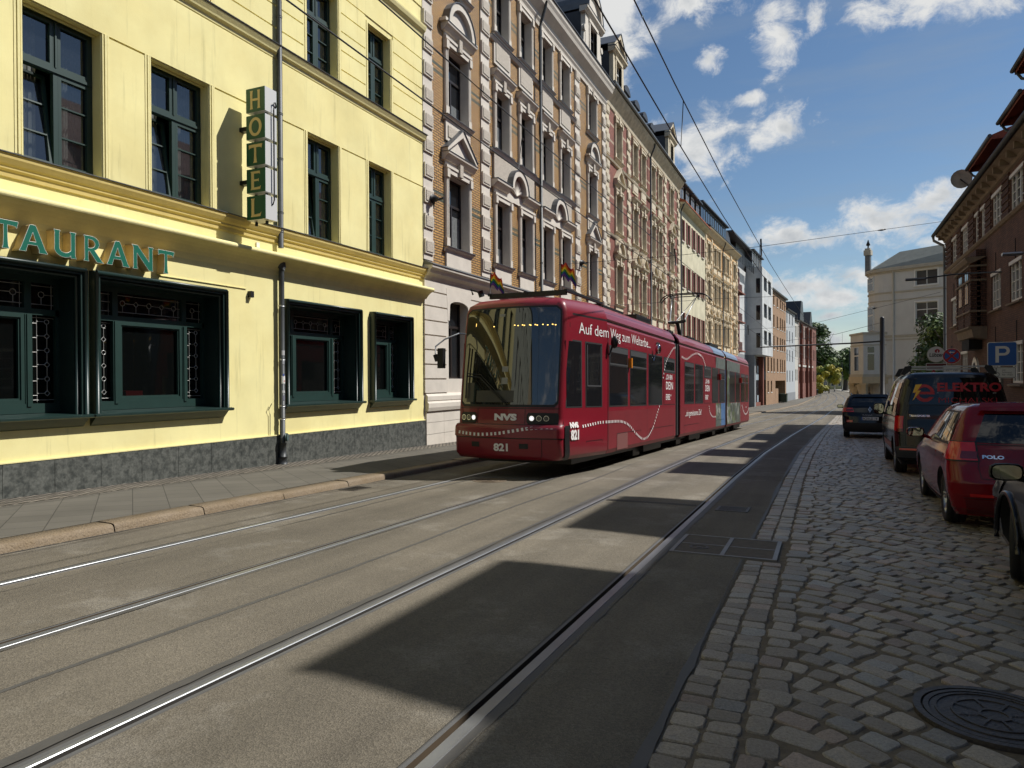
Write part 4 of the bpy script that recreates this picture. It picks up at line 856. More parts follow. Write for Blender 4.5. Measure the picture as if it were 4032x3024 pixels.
def gable_dormer(root, x0, x1, zb, top, mt, mz, style, scroll=True, wcol=None, side=None):
    mb = MB(); c = (x0+x1)/2; e = (x1-x0)/2; zc = zb+2.15; a, b = c-.52, c+.52; z0, z1 = zb+.55, zb+1.85; w_ = e*.62
    side = side or M_slate
    for (p, q) in ((c-w_, a), (b, c+w_)): mb.box(p, q, -.12, .1, zb, zc, mt)
    mb.box(a, b, -.12, .1, zb, z0, mt); mb.box(a, b, -.12, .1, z1, zc, mt)
    mb.box(c-w_, c+w_, .1, 3.0, zb, zc+.1, side); mb.box(a-.15, a, -.16, 0, z0, z1+.05, mt); mb.box(b, b+.15, -.16, 0, z0, z1+.05, mt); mb.box(a-.2, b+.2, -.18, 0, z1+.05, z1+.2, mt); mb.prof([(0, z0-.12), (.2, z0-.1), (.22, z0-.02), (0, z0)], a-.25, b+.25, mz)
    if scroll:
        for s in (-1, 1):
            pts = [(c+s*w_, zb), (c+s*e, zb), (c+s*(e-.05), zb+.25), (c+s*(w_+.22), zb+.75), (c+s*(w_+.14), zb+1.35), (c+s*w_, zb+1.65)]
            if s < 0: pts = pts[::-1]
            slab2d(mb, pts, -.05, .10, mt); mb.tube([(c+s*(w_+.13), -.02, zb+1.35), (c+s*(w_+.13), .0-.16, zb+1.35)], .15, 12, mt)
            mb.prof([(-.8, zb+.1), (.0, zb+.1), (0, zb+1.4), (-.8, zb+1.4)], c+s*w_-.02, c+s*(w_+.2), side) if False else None
    mb.prof([(-.1, zc-.06), (.16, zc-.04), (.24, zc+.06), (.30, zc+.1), (.31, zc+.2), (-.1, zc+.22)], c-w_-.22, c+w_+.22, mt); mb.prof([(-.1, zc+.221), (.33, zc+.221), (.33, zc+.24), (-.1, zc+.27)], c-w_-.24, c+w_+.24, mz)
    n = 12
    if style == 'arch':
        r = w_*.86; o_ = arcpts(c, zc+.2, r+.12, 180, 0, n); i_ = arcpts(c, zc+.2, r-.1, 0, 180, n); slab2d(mb, arcpts(c, zc+.22, r, 180, 0, n), -.1, .14, mt)
        for k in range(n):
            slab2d(mb, [o_[k], o_[k+1], i_[n-k-1], i_[n-k]], -.1, .28, mt); q = [(c+(p[0]-c)*1.05, zc+.2+(p[1]-zc-.2)*1.05) for p in (o_[k], o_[k+1])]; slab2d(mb, [o_[k], q[0], q[1], o_[k+1]], -2.5, .31, mz)
    else:
        H_ = top; slab2d(mb, [(c-w_, zc+.22), (c+w_, zc+.22), (c, zc+.22+H_*.85)], -.1, .12, mt)
        for s in (-1, 1):
            p0 = (c+s*(w_+.2), zc+.22); p1 = (c, zc+.22+H_)
            pts = [p0, (p0[0], p0[1]+.14), (p1[0], p1[1]+.14), (p1[0], p1[1]-.12)]; slab2d(mb, pts, -.1, .26, mt); slab2d(mb, [(p0[0], p0[1]+.141), (p0[0], p0[1]+.17), (p1[0], p1[1]+.18), (p1[0], p1[1]+.145)], -2.6, .3, mz)
    o = mb.build('gable_dormer', None, root); f = MB(); wframe(f, a, b, z0, z1, .02, .65, 'T'); w = f.build('dormer_window', wcol or M_brown, o)
    p = MB(); p.poly([(a, .06, z0), (b, .06, z0), (b, .06, z1), (a, .06, z1)]); p.build('dormer_pane', M_glassd, o)
    return o
def box_dormer(root, x0, x1, zb, h, y0, mside, mfr, mgl, round_=False, over=.12, depth=3.0, nwin=1, mroof=None):
    mb = MB(); mb.box(x0, x1, y0+.02, y0+depth, zb, zb+h, mside); mr = mroof or M_slate
    if round_:
        n = 8; c = (x0+x1)/2; r = (x1-x0)/2+over; pts = arcpts(c, zb+h-.02, r, 180, 0, n, .42); slab2d(mb, pts, -y0-depth, -y0+.18, mr)
    else: mb.box(x0-over, x1+over, y0-.3, y0+depth, zb+h, zb+h+.12, mr)
    o = mb.build('dormer', None, root); f = MB(); gl = MB()
    for k in range(nwin):
        a = x0+(x1-x0)*k/nwin+.12; b = x0+(x1-x0)*(k+1)/nwin-.12
        sash(f, a, b, zb+.15, zb+h-.12, -y0, .07, .05, None); f.box((a+b)/2-.04, (a+b)/2+.04, y0-.01, y0+.04, zb+.22, zb+h-.19); gl.poly([(a, y0+.015, zb+.15), (b, y0+.015, zb+.15), (b, y0+.015, zb+h-.12), (a, y0+.015, zb+h-.12)])
    f.build('window', mfr, o); gl.build('pane', mgl, o); return o
gable_dormer(b2, 31.05, 34.95, 16.6, 0, M_pla, M_plz, 'arch')
gable_dormer(b2, 17.3, 21.2, 16.6, 0, M_pla, M_plz, 'arch')
for x in (22.5, 25.0, 27.7): box_dormer(b2, x, x+1.35, 16.9, 1.9, .35, M_slate, M_brown, M_glassd)
def downpipe(P0, az, x, z0, z1, label, grp='downpipes along the row of tenements', m=None, d=.16):
    r = left_root('downpipe', label, 'drainpipe', P0, az); r['group'] = grp
    mb = MB(); mb.tube([(x, -.45, z1+.35), (x, -.42, z1+.12), (x, -d-.05, z1-.35), (x, -d, z1-.6), (x, -d, z0)], .06, 8, m or M_pipe); mb.build('pipe', None, r); mb = MB(); z = z1-1.0; 
    while z > z0+.3: mb = MB(); mb.tube([(x, -d, z), (x, -d, z+.04)], .072, 8); mb.build('pipe_joint', m or M_pipe, r); z -= 2.2
    pass
downpipe((-10.3, 0), 0, 25.82, 4.95, 15.9, 'dark downpipe in the middle of the ochre brick tenement', d=.2)
# ---------- house 3: red brick and cream stone
b3 = left_root('tenement_building', 'red brick tenement with cream stone trim, third house from the left', 'building', (-10.3, 0))
M_cst = mat('cream_stone', (.60, .52, .38), .85, var=.2, vscale=3, bump=.3, bscale=15, col2=(.48, .41, .29), c2scale=2)
M_cst2 = mat('cream_rock_face', (.55, .48, .36), .9, var=.3, vscale=25, bump=1, bscale=20)
ST3 = []
for z in (6.3, 7.4, 10.2, 11.2, 14.1, 15.0): ST3 += [(z, z+.12)]
M_rb = brickmat('red_brick', (.29, .092, .058), (.23, .068, .044), (.10, .06, .045), .25, .075, .010, stripes=ST3, scol=(.55, .42, .30), rough=.8)
c3 = [(37.25, 38.4), (41.0, 42.0), (43.05, 44.05), (45.75, 46.8), (47.85, 48.9), (51.8, 52.95)]
f3 = [(5.62, 7.75), (9.5, 11.6), (13.45, 15.45)]
B3a, B3b = 35.3, 55.3
ops = [(a, b, z0, z1) for a, b in c3 for z0, z1 in f3]
mb = wallmesh(B3a, B3b, 4.3, 16.4, ops, .32, m=M_rb, mrev=M_cst); mb.poly([(B3b, 0, -2), (B3b, 10, -2), (B3b, 10, 16.4), (B3b, 0, 16.4)], M_cst)
g3 = [(a, b, 1.3, 3.7) for a, b in c3]; wallmesh(B3a, B3b, -2, 4.3, g3, .3, m=M_cst, mb=mb); mb.build('wall', None, b3)
for a, b, z0, z1 in g3: window_part(b3, a, b, z0, z1, .25, M_wpvc, M_glassd, 'T')
st3 = {0: ['arch', 'none', 'none', 'none', 'none', 'arch'], 1: ['tri', 'tri', 'tri', 'tri', 'tri', 'tri'], 2: ['key', 'none', 'none', 'none', 'none', 'key']}
st3 = {0: ['arch', 'tri', 'tri', 'tri', 'tri', 'arch'], 1: ['tri', 'flat', 'flat', 'flat', 'flat', 'tri'], 2: ['key', 'none', 'none', 'none', 'none', 'key']}
for r, (z0, z1) in enumerate(f3):
    for c_, (a, b) in enumerate(c3):
        window_part(b3, a, b, z0, z1, .24, M_wpvc, M_glassd, 'T', .66, dict(style=st3[r][c_], mt=M_cst, mz=M_cst, mc=M_cst2, pw=.18, apron=z0-.95 if r else z0-.7), blind=.55 if (c_*2+r) % 3 else None)
for x0, x1 in ((35.3, 35.95), (39.65, 40.35), (49.75, 50.5), (54.6, 55.3)): quoins(b3, x0, x1, 4.6, 15.9, 16, m1=M_cst, m2=M_cst2)
mb = MB(); mb.prof([(0, 4.3), (.1, 4.35), (.2, 4.5), (.26, 4.6), (0, 4.65)], B3a, B3b, M_cst)
for z in (9.1, 13.0): mb.prof([(0, z), (.1, z+.03), (.14, z+.12), (0, z+.15)], B3a, B3b, M_cst)
fixn(mb.build('string_course', None, b3))
mb = MB(); mb.prof([(0, 15.8), (.06, 15.85), (.1, 16.05), (.2, 16.2), (.34, 16.4), (.42, 16.55), (.45, 16.65), (0, 16.7)], B3a, B3b, M_cst); fixn(mb.build('eaves_cornice', None, b3))
mb = MB(); mb.tube([(B3a, -.52, 16.75), (B3b, -.52, 16.75)], .09, 8); mb.build('gutter', M_plz, b3)
mb = MB(); mb.prof([(0, 16.701), (.5, 16.74), (-1.7, 19.0), (-5, 20.4), (-10, 16.7)], B3a, B3b, M_slate); mb.build('roof', None, b3)
M_gs = mat('grey_dormer_stone', (.30, .28, .22), .9, var=.3, vscale=4)
gable_dormer(b3, 35.9, 39.3, 16.75, .95, M_cst, M_plz, 'tri', scroll=False, wcol=M_wpvc); gable_dormer(b3, 50.2, 53.9, 16.75, .95, M_cst, M_plz, 'tri', scroll=False, wcol=M_wpvc)
for x in (40.1, 42.5, 44.6, 46.7): box_dormer(b3, x, x+1.15, 17.0, 1.25, .35, M_slate, M_wpvc, M_glassd, round_=True)
downpipe((-10.3, 0), 0, 45.05, -.5, 16.2, 'dark downpipe in the middle of the red brick tenement')
# ---------- house 4: plain cream with red shutters
b4 = left_root('townhouse_building', 'plain cream house with red brown shutters and a dark slate mansard', 'building', (-10.3, 55.35), 1.2)
M_cr4 = mat('cream_render', (.62, .57, .40), .9, var=.12, vscale=1.2, col2=(.50, .46, .32), c2scale=.8)
M_shut = mat('red_brown_shutter', (.16, .030, .015), .55, var=.1)
M_tile = mat('red_roof_tile', (.30, .09, .04), .8, var=.3, vscale=6)
c4 = [(.95, 1.85), (3.2, 4.1), (5.45, 6.35), (7.6, 8.5), (9.75, 10.65)]; f4 = [(12.5, 14.2), (8.8, 10.6), (4.85, 6.85), (1.2, 3.2)]
ops = [(a, b, z0, z1) for a, b in c4 for z0, z1 in f4]; mb = wallmesh(0, 11.6, -2.3, 15.15, ops, .22, m=M_cr4); mb.build('wall', None, b4)
for a, b, z0, z1 in ops:
    w = window_part(b4, a, b, z0, z1, .18, M_brown, M_glassd, '+'); s_ = MB(); s_.box(a-.36, a+.06, -.05, -.0, z0, z1); s_.box(b-.06, b+.36, -.05, 0, z0, z1); s_.build('shutter', M_shut, w)
    s_ = MB(); s_.box(a-.1, b+.1, -.1, 0, z0-.12, z0-.03); s_.build('sill', M_pla, w)
mb = MB(); mb.prof([(0, 14.9), (.15, 14.95), (.45, 15.1), (.5, 15.2), (0, 15.25)], 0, 11.6, M_cr4); mb.prof([(0, 15.26), (.55, 15.2), (.56, 15.3), (-.3, 15.75), (-.3, 15.5)], 0, 11.6, M_tile); mb.build('eaves', None, b4)
mb = MB(); mb.prof([(-.3, 15.7), (-.9, 17.5), (-5, 18.8), (-10, 15)], 0, 11.6, M_slate); mb.poly([(11.6, 0, -2), (11.6, 10, -2), (11.6, 10, 15.2), (11.6, 0, 15.2)], M_cr4); mb.build('roof', None, b4)
for k in range(5): box_dormer(b4, .25+k*2.3, 1.65+k*2.3, 15.75, 1.7, .4, M_slate, M_wpvc, M_glassd, over=.3)
downpipe((-10.3, 55.35), 1.2, .1, -1, 15.0, 'dark downpipe where the red brick house meets the plain cream house')
# ---------- house 5: orange and cream
b5 = left_root('tenement_building', 'orange and cream tenement with small pediments in front of the white modern block', 'building', (-10.06, 66.9), 3.1)
M_or = mat('orange_render', (.62, .34, .13), .9, var=.12, vscale=1.5, col2=(.60, .44, .24), c2scale=.9)
M_cr5 = mat('cream_render_pale', (.62, .52, .36), .9, var=.15, vscale=2)
c5 = [(.95, 2.15), (3.85, 4.95), (5.9, 7.0), (8.55, 9.7), (10.65, 11.8), (14.6, 15.95)]; f5 = [(12.45, 14.25), (8.75, 10.8), (5.0, 7.0), (1.2, 3.3)]
ops = [(a, b, z0, z1) for a, b in c5 for z0, z1 in f5]; mb = wallmesh(0, 17.3, -2.3, 15.4, ops, .3, m=M_or, mrev=M_cr5); mb.poly([(17.3, 0, -2), (17.3, 10, -2), (17.3, 10, 15.2), (17.3, 0, 15.2)], M_cr5); mb.build('wall', None, b5)
for a, b, z0, z1 in ops:
    r = [q[0] for q in f5].index(z0); window_part(b5, a, b, z0, z1, .24, M_brown, M_glassd, 'T', .66, dict(style='tri' if r == 2 or (r == 1 and a in (.95, 14.6)) else ('flat' if r == 1 else 'none'), mt=M_cr5, mz=M_cr5, mc=M_cr5, pw=.24, apron=z0-.6))
for x0, x1 in ((0, .5), (2.7, 3.2), (12.9, 13.5), (16.7, 17.3)): quoins(b5, x0, x1, -.5, 15.0, 20, m1=M_cr5, m2=M_cr5)
mb = MB(); mb.prof([(0, 15.0), (.1, 15.05), (.35, 15.35), (.5, 15.45), (.5, 15.55), (0, 15.6)], 0, 17.3, M_cr5)
for z in (8.0, 11.6): mb.prof([(0, z), (.1, z+.03), (.16, z+.15), (0, z+.2)], 0, 17.3, M_cr5)
mb.build('cornice', None, b5)
mb = MB(); mb.prof([(0, 15.6), (.55, 15.55), (.55, 15.65), (-.6, 16.3), (-.9, 18.2), (-5, 18.9), (-10, 15)], 0, 17.3, M_slate); mb.build('roof', None, b5)
box_dormer(b5, .6, 13.4, 16.1, 1.9, .5, M_slate, M_brown, M_glassd, nwin=6, over=.3)
downpipe((-10.06, 66.9), 3.1, 7.9, -1, 15.1, 'thin black downpipe on the orange and cream tenement')
# ---------- house 6: modern white block with red brown balconies
b6 = left_root('apartment_building', 'modern block with a projecting white box, tall shop glazing and red brown balconies', 'building', (-9.13, 84.2), 3.1)
M_rb6 = mat('red_brown_render', (.20, .065, .04), .85, var=.12, vscale=2); M_w6 = mat('white_render', (.56, .57, .56), .85, var=.12, vscale=.7, col2=(.46, .47, .47), c2scale=.6); M_g6 = mat('grey_render', (.22, .23, .24), .85, var=.1)
mb = MB(); mb.box(0, 6.6, .8, 9, 4.7, 15.0, M_rb6); mb.box(0, 23.7, 1.0, 9, -3, 4.7, M_g6); mb.box(6.6, 23.7, 1.0, 9, 4.7, 15.4, M_w6); mb.build('wall', None, b6)
ops = [(14.6, 17.6, z, z+1.85) for z in (6.1, 9.65, 13.2)]+[(18.9, 22.0, z, z+1.85) for z in (6.1, 9.65, 13.2)]
mb = MB(); wallmesh(13.0, 23.7, 4.7, 16.1, ops, .25, m=M_w6, mb=mb, d=1.0)
for (x0, x1, y0, y1) in ((13.0, 13.0, -1, 1.0), (23.7, 23.7, -1, 1.0)): mb.poly([(x0, y0, 4.7), (x0, y1, 4.7), (x0, y1, 16.1), (x0, y0, 16.1)], M_w6)
mb.poly([(13, -1, 4.7), (23.7, -1, 4.7), (23.7, 1, 4.7), (13, 1, 4.7)], M_w6); mb.poly([(13, -1, 16.1), (23.7, -1, 16.1), (23.7, 2, 16.1), (13, 2, 16.1)], M_w6); mb.build('white_box', None, b6)
for a, b, z0, z1 in ops:
    f = MB(); wframe(f, a, b, z0, z1, -.8, .6, '+', .06); w = f.build('window', M_brown, b6); p = MB(); p.poly([(a, -.76, z0), (b, -.76, z0), (b, -.76, z1), (a, -.76, z1)]); p.build('pane', M_glassf, w)
    f = MB()
    for k in range(3): f.box(a, b, -1.05, -1.02, z0+.1+k*.2, z0+.14+k*.2)
    f.build('railing', M_blk, w)
for z in (5.6, 9.2, 12.7):   # slot windows on the side face of the box
    f = MB(); f.box(12.985, 13.0, -.75, -.25, z, z+1.9); w = f.build('slot_window', M_glassd, b6)
for z in (4.9, 8.35, 11.8): 
    f = MB(); f.box(.8, 5.9, .4, .45, z+.1, z+1.1, M_blk); f.box(.8, 5.9, .0, .8, z-.12, z+.02, M_rb6)
    for k in range(6): f.box(.75, 5.95, .36, .40, z+.15+k*.17, z+.22+k*.17, M_shut)
    f.build('balcony', None, b6); f = MB(); f.box(.9, 3.1, .775, .79, z+.1, z+2.7); f.box(3.4, 5.8, .775, .79, z+.1, z+2.7); f.build('balcony_window', M_glassd, b6)
f = MB(); f.box(14.4, 22.4, .78, .98, -2.0, 4.5, M_blk); gl = f.build('shop_glazing', None, b6)
f = MB()
for k in range(5):
    for j in range(6):
        mm = M_glassf if (j*3+k) % 4 else mat('pale_panel', (.42, .50, .55), .3)  # scattered panes, and one whole row, in a plain pale blue grey
        if j == 3: mm = MATS['pale_panel']
        f.box(14.55+k*1.57, 15.98+k*1.57, .755, .78, -1.7+j*1.03, -.75+j*1.03, mm)
f.build('shop_pane', None, gl)
mb = MB(); mb.box(13.0, 14.3, .0, 1, -3, 4.7, M_g6); mb.box(22.6, 23.6, .2, 1, -3, 4.7, M_rb6); mb.box(14.3, 22.6, .5, .97, -3, -1.75, M_rb6); mb.build('shop_pier', None, b6)
mb = MB(); mb.box(0, 6.5, 1.5, 9, 15.0, 17.9, M_slate); mb.box(6.5, 13.5, 1.2, 9, 15.4, 18.3, M_slate); mb.box(-.2, 13.7, .4, 9, 18.3, 18.5, M_slate); mb.prof([(-.8, 16.1), (-1.2, 18.4), (-9, 18.6), (-9, 16)], 13.5, 23.7, M_slate); mb.build('roof_storey', None, b6)
f = MB()
for k in range(8): f.box(.2, 12.6, -.05, -.0, 15.2+k*.14, 15.25+k*.14)
for k in range(8): f.box(.2+k*1.75, .25+k*1.75, -.05, 0, 15.1, 16.3)
f.build('roof_railing', M_blk, b6)
for k in range(5): box_dormer(b6, 13.9+k*1.95, 15.2+k*1.95, 16.3, 2.2, .35, M_slate, M_wpvc, M_glassf)
# ---------- house 7: brown brick with slot windows
b7 = left_root('apartment_building', 'long light brown brick block with rows of narrow slot windows and a dark passage', 'building', (-7.8, 107.9), 4.2)
M_bb = brickmat('light_brown_brick', (.36, .215, .12), (.30, .17, .09), (.25, .18, .12), .5, .15, .015, rough=.9)
c7 = [(1.5, 2.9), (4.8, 6.0), (7.6, 8.8), (11.4, 12.6), (15.1, 16.2), (17.4, 18.5), (20.0, 21.0)]; f7 = [(12.9, 14.3), (9.5, 11.4), (6.1, 8.15), (2.65, 4.7)]
ops = [(a, b, z0, z1) for a, b in c7 for z0, z1 in f7]+[(1.5, 2.7, -.4, 1.25), (4.8, 6.0, -.4, 1.25), (9.5, 21.3, -2.6, 1.25)]
mb = wallmesh(0, 22.6, -3, 15.1, ops, .4, m=M_bb); mb.build('wall', None, b7)
for a, b, z0, z1 in ops[:-1]:
    f = MB(); sash(f, a, b, z0, z1, -.3, .1, .05, None); w = f.build('window', M_brown, b7); p = MB(); p.poly([(a, .33, z0), (b, .33, z0), (b, .33, z1), (a, .33, z1)]); p.build('pane', M_glassd, w); s_ = MB(); s_.box(a-.05, b+.05, -.06, 0, z0-.14, z0-.02); s_.build('sill', M_wpvc, w)
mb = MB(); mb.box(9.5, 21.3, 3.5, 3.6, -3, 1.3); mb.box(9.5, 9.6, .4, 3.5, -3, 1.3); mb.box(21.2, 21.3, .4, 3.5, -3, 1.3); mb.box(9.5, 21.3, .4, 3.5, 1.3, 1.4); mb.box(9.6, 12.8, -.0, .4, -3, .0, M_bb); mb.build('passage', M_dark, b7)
mb = MB(); mb.prof([(0, 14.9), (.35, 14.95), (.4, 15.15), (0, 15.2)], 0, 22.6, M_slate); mb.prof([(0, 15.2), (.4, 15.16), (-4.5, 17.7), (-10, 15)], 0, 22.6, M_slate); mb.build('roof', None, b7)
# ---------- far houses
def simple_house(nm, label, P0, az, L_, zt, m, cols_, rows_, ww, wh, mfr, zb=-3, roof=3.0, mroof=None, gl=None, pil=None, base=None):
    o = left_root(nm, label, 'building', P0, az); ops = [(x, x+ww, z, z+wh) for x in cols_ for z in rows_]
    mb = wallmesh(0, L_, zb, zt, ops, .25, m=m); mb.poly([(L_, 0, zb), (L_, 9, zb), (L_, 9, zt), (L_, 0, zt)], m); mb.poly([(0, 0, zb), (0, 0, zt), (0, 9, zt), (0, 9, zb)], m); mb.build('wall', None, o)
    for a, b, z0, z1 in ops:
        f = MB(); sash(f, a, b, z0, z1, -.15, .09, .05, None); w = f.build('window', mfr, o); p = MB(); p.poly([(a, .18, z0), (b, .18, z0), (b, .18, z1), (a, .18, z1)]); p.build('pane', gl or M_glassd, w)
    mb = MB(); mb.prof([(0, zt-.2), (.35, zt-.1), (.4, zt+.05), (0, zt+.1)], 0, L_, mroof or M_slate); mb.prof([(0, zt+.1), (.4, zt+.06), (-4.5, zt+roof), (-9, zt)], 0, L_, mroof or M_slate); mb.build('roof', None, o)
    if base: mb = MB(); mb.box(0, L_, -.05, 0, zb, base[0], base[1]); mb.build('plinth', None, o)
    return o
M_pg = mat('pale_grey_render', (.40, .42, .43), .9, var=.06)
simple_house('apartment_building', 'pale grey rendered house with rows of narrow windows beyond the brown brick block', (-6.15, 130.5), 4.5, 12.4, 13.6, M_pg, (.8, 4.4, 8.2), (11.2, 8.0, 4.6, 1.0), 1.0, 2.0, M_brown, base=(-.9, M_g6))
M_ww = mat('warm_white_render', (.50, .48, .43), .9)
simple_house('townhouse_building', 'narrow warm white house squeezed between the grey house and the red brick house', (-5.2, 142.9), 4.8, 4.8, 12.6, M_ww, (.7, 2.8), (9.4, 5.6, 1.2), .9, 2.1, M_brown)
b10 = simple_house('townhouse_building', 'red brick house with white plaster strips and steep black roof gables down the row', (-4.8, 147.6), 5, 25.2, 12.9, brickmat('deep_red_brick', (.22, .075, .05), (.17, .055, .038), (.2, .1, .07), .5, .15, .02), (1.5, 4.5, 7.5, 11.0, 14.0, 17.5, 20.5, 23.0), (9.6, 5.6, .6), 1.1, 2.5, M_wpvc)
mb = MB()
for x in (.4, 2.9, 6.0, 8.9, 12.4, 15.6, 18.9, 21.9): mb.box(x, x+.75, -.06, 0, 4.5, 12.4, M_ww)
for x in (3.0, 12.6, 19.2): mb.box(x-.1, x+.2, -.5, 0, -2.6, 12.2, MATS['red_brown_render'])
mb.box(0, 25.2, -.12, 0, 3.9, 4.3, M_ww); mb.build('pilaster', None, b10)
mb = MB()
slab2d(mb, [(.6, 12.9), (7, 12.9), (5.0, 16.8), (2.6, 16.8)], -7, .3, M_slate); mb.build('roof_gable', None, b10); mb = MB(); slab2d(mb, [(17, 12.9), (22.5, 12.9), (20.4, 16.0), (19.2, 16.0)], -7, .3, M_slate)
mb.build('roof_gable', None, b10)
simple_house('townhouse_building', 'dark red brick house at the very end of the left row, beside the trees', (-2.6, 172.8), 5, 7.5, 13.2, MATS['deep_red_brick'], (1.2, 4.4), (9.6, 5.6, .8), 1.1, 2.4, M_brown)

# ---------- houses behind the camera (seen only in reflections and from the side)
simple_house('townhouse_building', 'pale green grey house before the hotel, on the same side of the street', (-10.3, -21.5), 0, 22.4, 15.5, mat('grey_green_render', (.42, .44, .36), .9, var=.1), (1.2, 3.6, 6.0, 8.6, 11.2, 13.8, 16.4, 19.2), (12.0, 8.6, 5.2, 1.4), 1.2, 2.1, M_wpvc, zb=-1)
simple_house('townhouse_building', 'dull ochre house two doors before the hotel on the same side', (-10.3, -46), 0, 24.4, 14.0, mat('dull_ochre_render', (.48, .38, .24), .9, var=.1), (1.2, 4.2, 7.2, 10.2, 13.2, 16.2, 19.2), (10.6, 7.2, 3.8, .8), 1.2, 2.0, M_wpvc, zb=-1)
# ================================================================ right side
def right_root(name, label, cat, P0, az=0, group=None):
    """local x runs from P0 towards the camera, -y towards the street"""
    return thing(name, label, cat, (P0[0], P0[1], 0), (0, 0, -PI/2-R_(az)), group)
S5 = 1.05
zz5 = lambda z: (z-1.56)*S5+1.56
RB0, RBL = 46.9, 58.0
rb = right_root('apartment_building', 'dark red brick apartment house with white windows and deep eaves on the right', 'building', (6.3, RB0))
M_db = brickmat('dark_brick', (.165, .078, .046), (.105, .050, .032), (.065, .045, .034), .25, .078, .012, rough=.9, var=.12)
M_db2 = brickmat('dark_brick_rustic', (.13, .060, .036), (.085, .040, .027), (.03, .02, .016), .25, .078, .014, rough=.9)
M_sand = mat('weathered_sandstone', (.20, .155, .105), .9, var=.2, vscale=3)
Y2u = lambda Y: RB0-Y*S5
r2 = [(Y2u(a), Y2u(b)) for a, b in ((42.66, 41.2), (39.8, 38.15), (36.6, 35.8), (35.3, 34.4), (33.1, 31.4), (30.1, 28.2))]
r1 = [(Y2u(42.85), Y2u(41.35)), (Y2u(33.25), Y2u(31.6)), (Y2u(30.2), Y2u(28.5))]
rg = [(Y2u(40), Y2u(38.37)), (Y2u(33.3), Y2u(31.7)), (Y2u(30.0), Y2u(28.4))]
x = r2[-1][1]+1.5; extra = []
while x < RBL-3: extra.append((x, x+1.75)); x += 3.6
za2, zb2, za1, zb1, zag, zbg = zz5(7.38), zz5(8.67), zz5(4.2), zz5(5.63), zz5(1.36), zz5(2.8)
ops = [(a, b, za2, zb2) for a, b in r2+extra]+[(a, b, za1, zb1) for a, b in r1+extra]+[(a, b, zag, zbg) for a, b in rg+extra]
RT = zz5(8.95)
mb = wallmesh(0, RBL, -2.5, RT+.4, ops, .2, m=M_db); mb.poly([(0, 0, -2.5), (0, 0, RT+.4), (0, 11, RT+.4), (0, 11, -2.5)], M_db); mb.poly([(0, 11, -2.5), (0, 11, RT), (RBL, 11, RT), (RBL, 11, -2.5)], M_db)
mb.build('wall', None, rb)
M_wwin = mat('white_wooden_window', (.68, .67, .62), .5)
for a, b, z0, z1 in ops:
    f = MB(); d = .05; sash(f, a, b, z0, z1, -d, .085, .08, None); n = 3 if b-a > 1.55 else 2
    for k in range(1, n): x = a+(b-a)*k/n; f.box(x-.04, x+.04, d-.01, d+.07, z0+.085, z1-.085)
    if z0 < za2-.5 or True:
        for k in range(1, 4): z = z0+(z1-z0)*k/4; f.box(a+.085, b-.085, d+.012, d+.04, z-.013, z+.013)
    f.box(a-.03, b+.03, -.03, .05, z1-.13, z1+.0); w = f.build('window', M_wwin, rb)
    p = MB(); p.poly([(a, d+.05, z0), (b, d+.05, z0), (b, d+.05, z1), (a, d+.05, z1)]); p.build('pane', M_glassd, w)
    if z0 < za2-.5: s_ = MB(); s_.prof([(0, z0-.13), (.12, z0-.11), (.12, z0-.05), (0, z0-.02)], a-.12, b+.12, None); s_.build('sill', M_sand, w)
    if z0 < za2-.5:
        s_ = MB(); s_.box((a+b)/2-.03, (a+b)/2+.03, -.02, 0, z1+.02, z1+.75); s_.build('brick_joint', M_dark, w)
mb = MB()      # banded brickwork of the top storey
z = zz5(7.3)+.06
for k in range(6):
    segs = []; xx = 0
    for a, b in r2+extra: segs.append((xx, a-.08)); xx = b+.08
    segs.append((xx, RBL))
    for a, b in segs: mb.box(a, b, -.05, 0, z+.02, z+.20)
    z += .27
mb.build('banded_brickwork', M_db2, rb)
mb = MB(); zb_ = zz5(7.26); mb.prof([(0, zb_-.1), (.06, zb_-.08), (.12, zb_), (.12, zb_+.05), (0, zb_+.08)], -.02, RBL, M_sand); mb.build('string_course', None, rb)
mb = MB(); mb.prof([(0, RT-.10), (.08, RT-.06), (.12, RT+.05), (.28, RT+.20), (.46, RT+.30), (.50, RT+.34), (0, RT+.36)], -.25, RBL, M_sand)
x = .2
while x < RBL: mb.box(x, x+.16, -.42, -.02, RT+.02, RT+.24, M_sand); x += 1.1
mb.build('eaves_soffit', None, rb)
mb = MB(); mb.tube([(-.35, -.60, RT+.40), (RBL, -.60, RT+.40)], .10, 8); mb.build('gutter', M_pipe, rb)
M_rt = mat('red_clay_tiles', (.22, .065, .04), .8, var=.3, vscale=9, bump=.8, bscale=12)
EZ = RT+.40
mb = MB(); mb.prof([(.52, EZ), (.55, EZ+.06), (-5.3, EZ+5.2), (-11, EZ)], -.3, RBL, M_rt); mb.build('roof', None, rb)
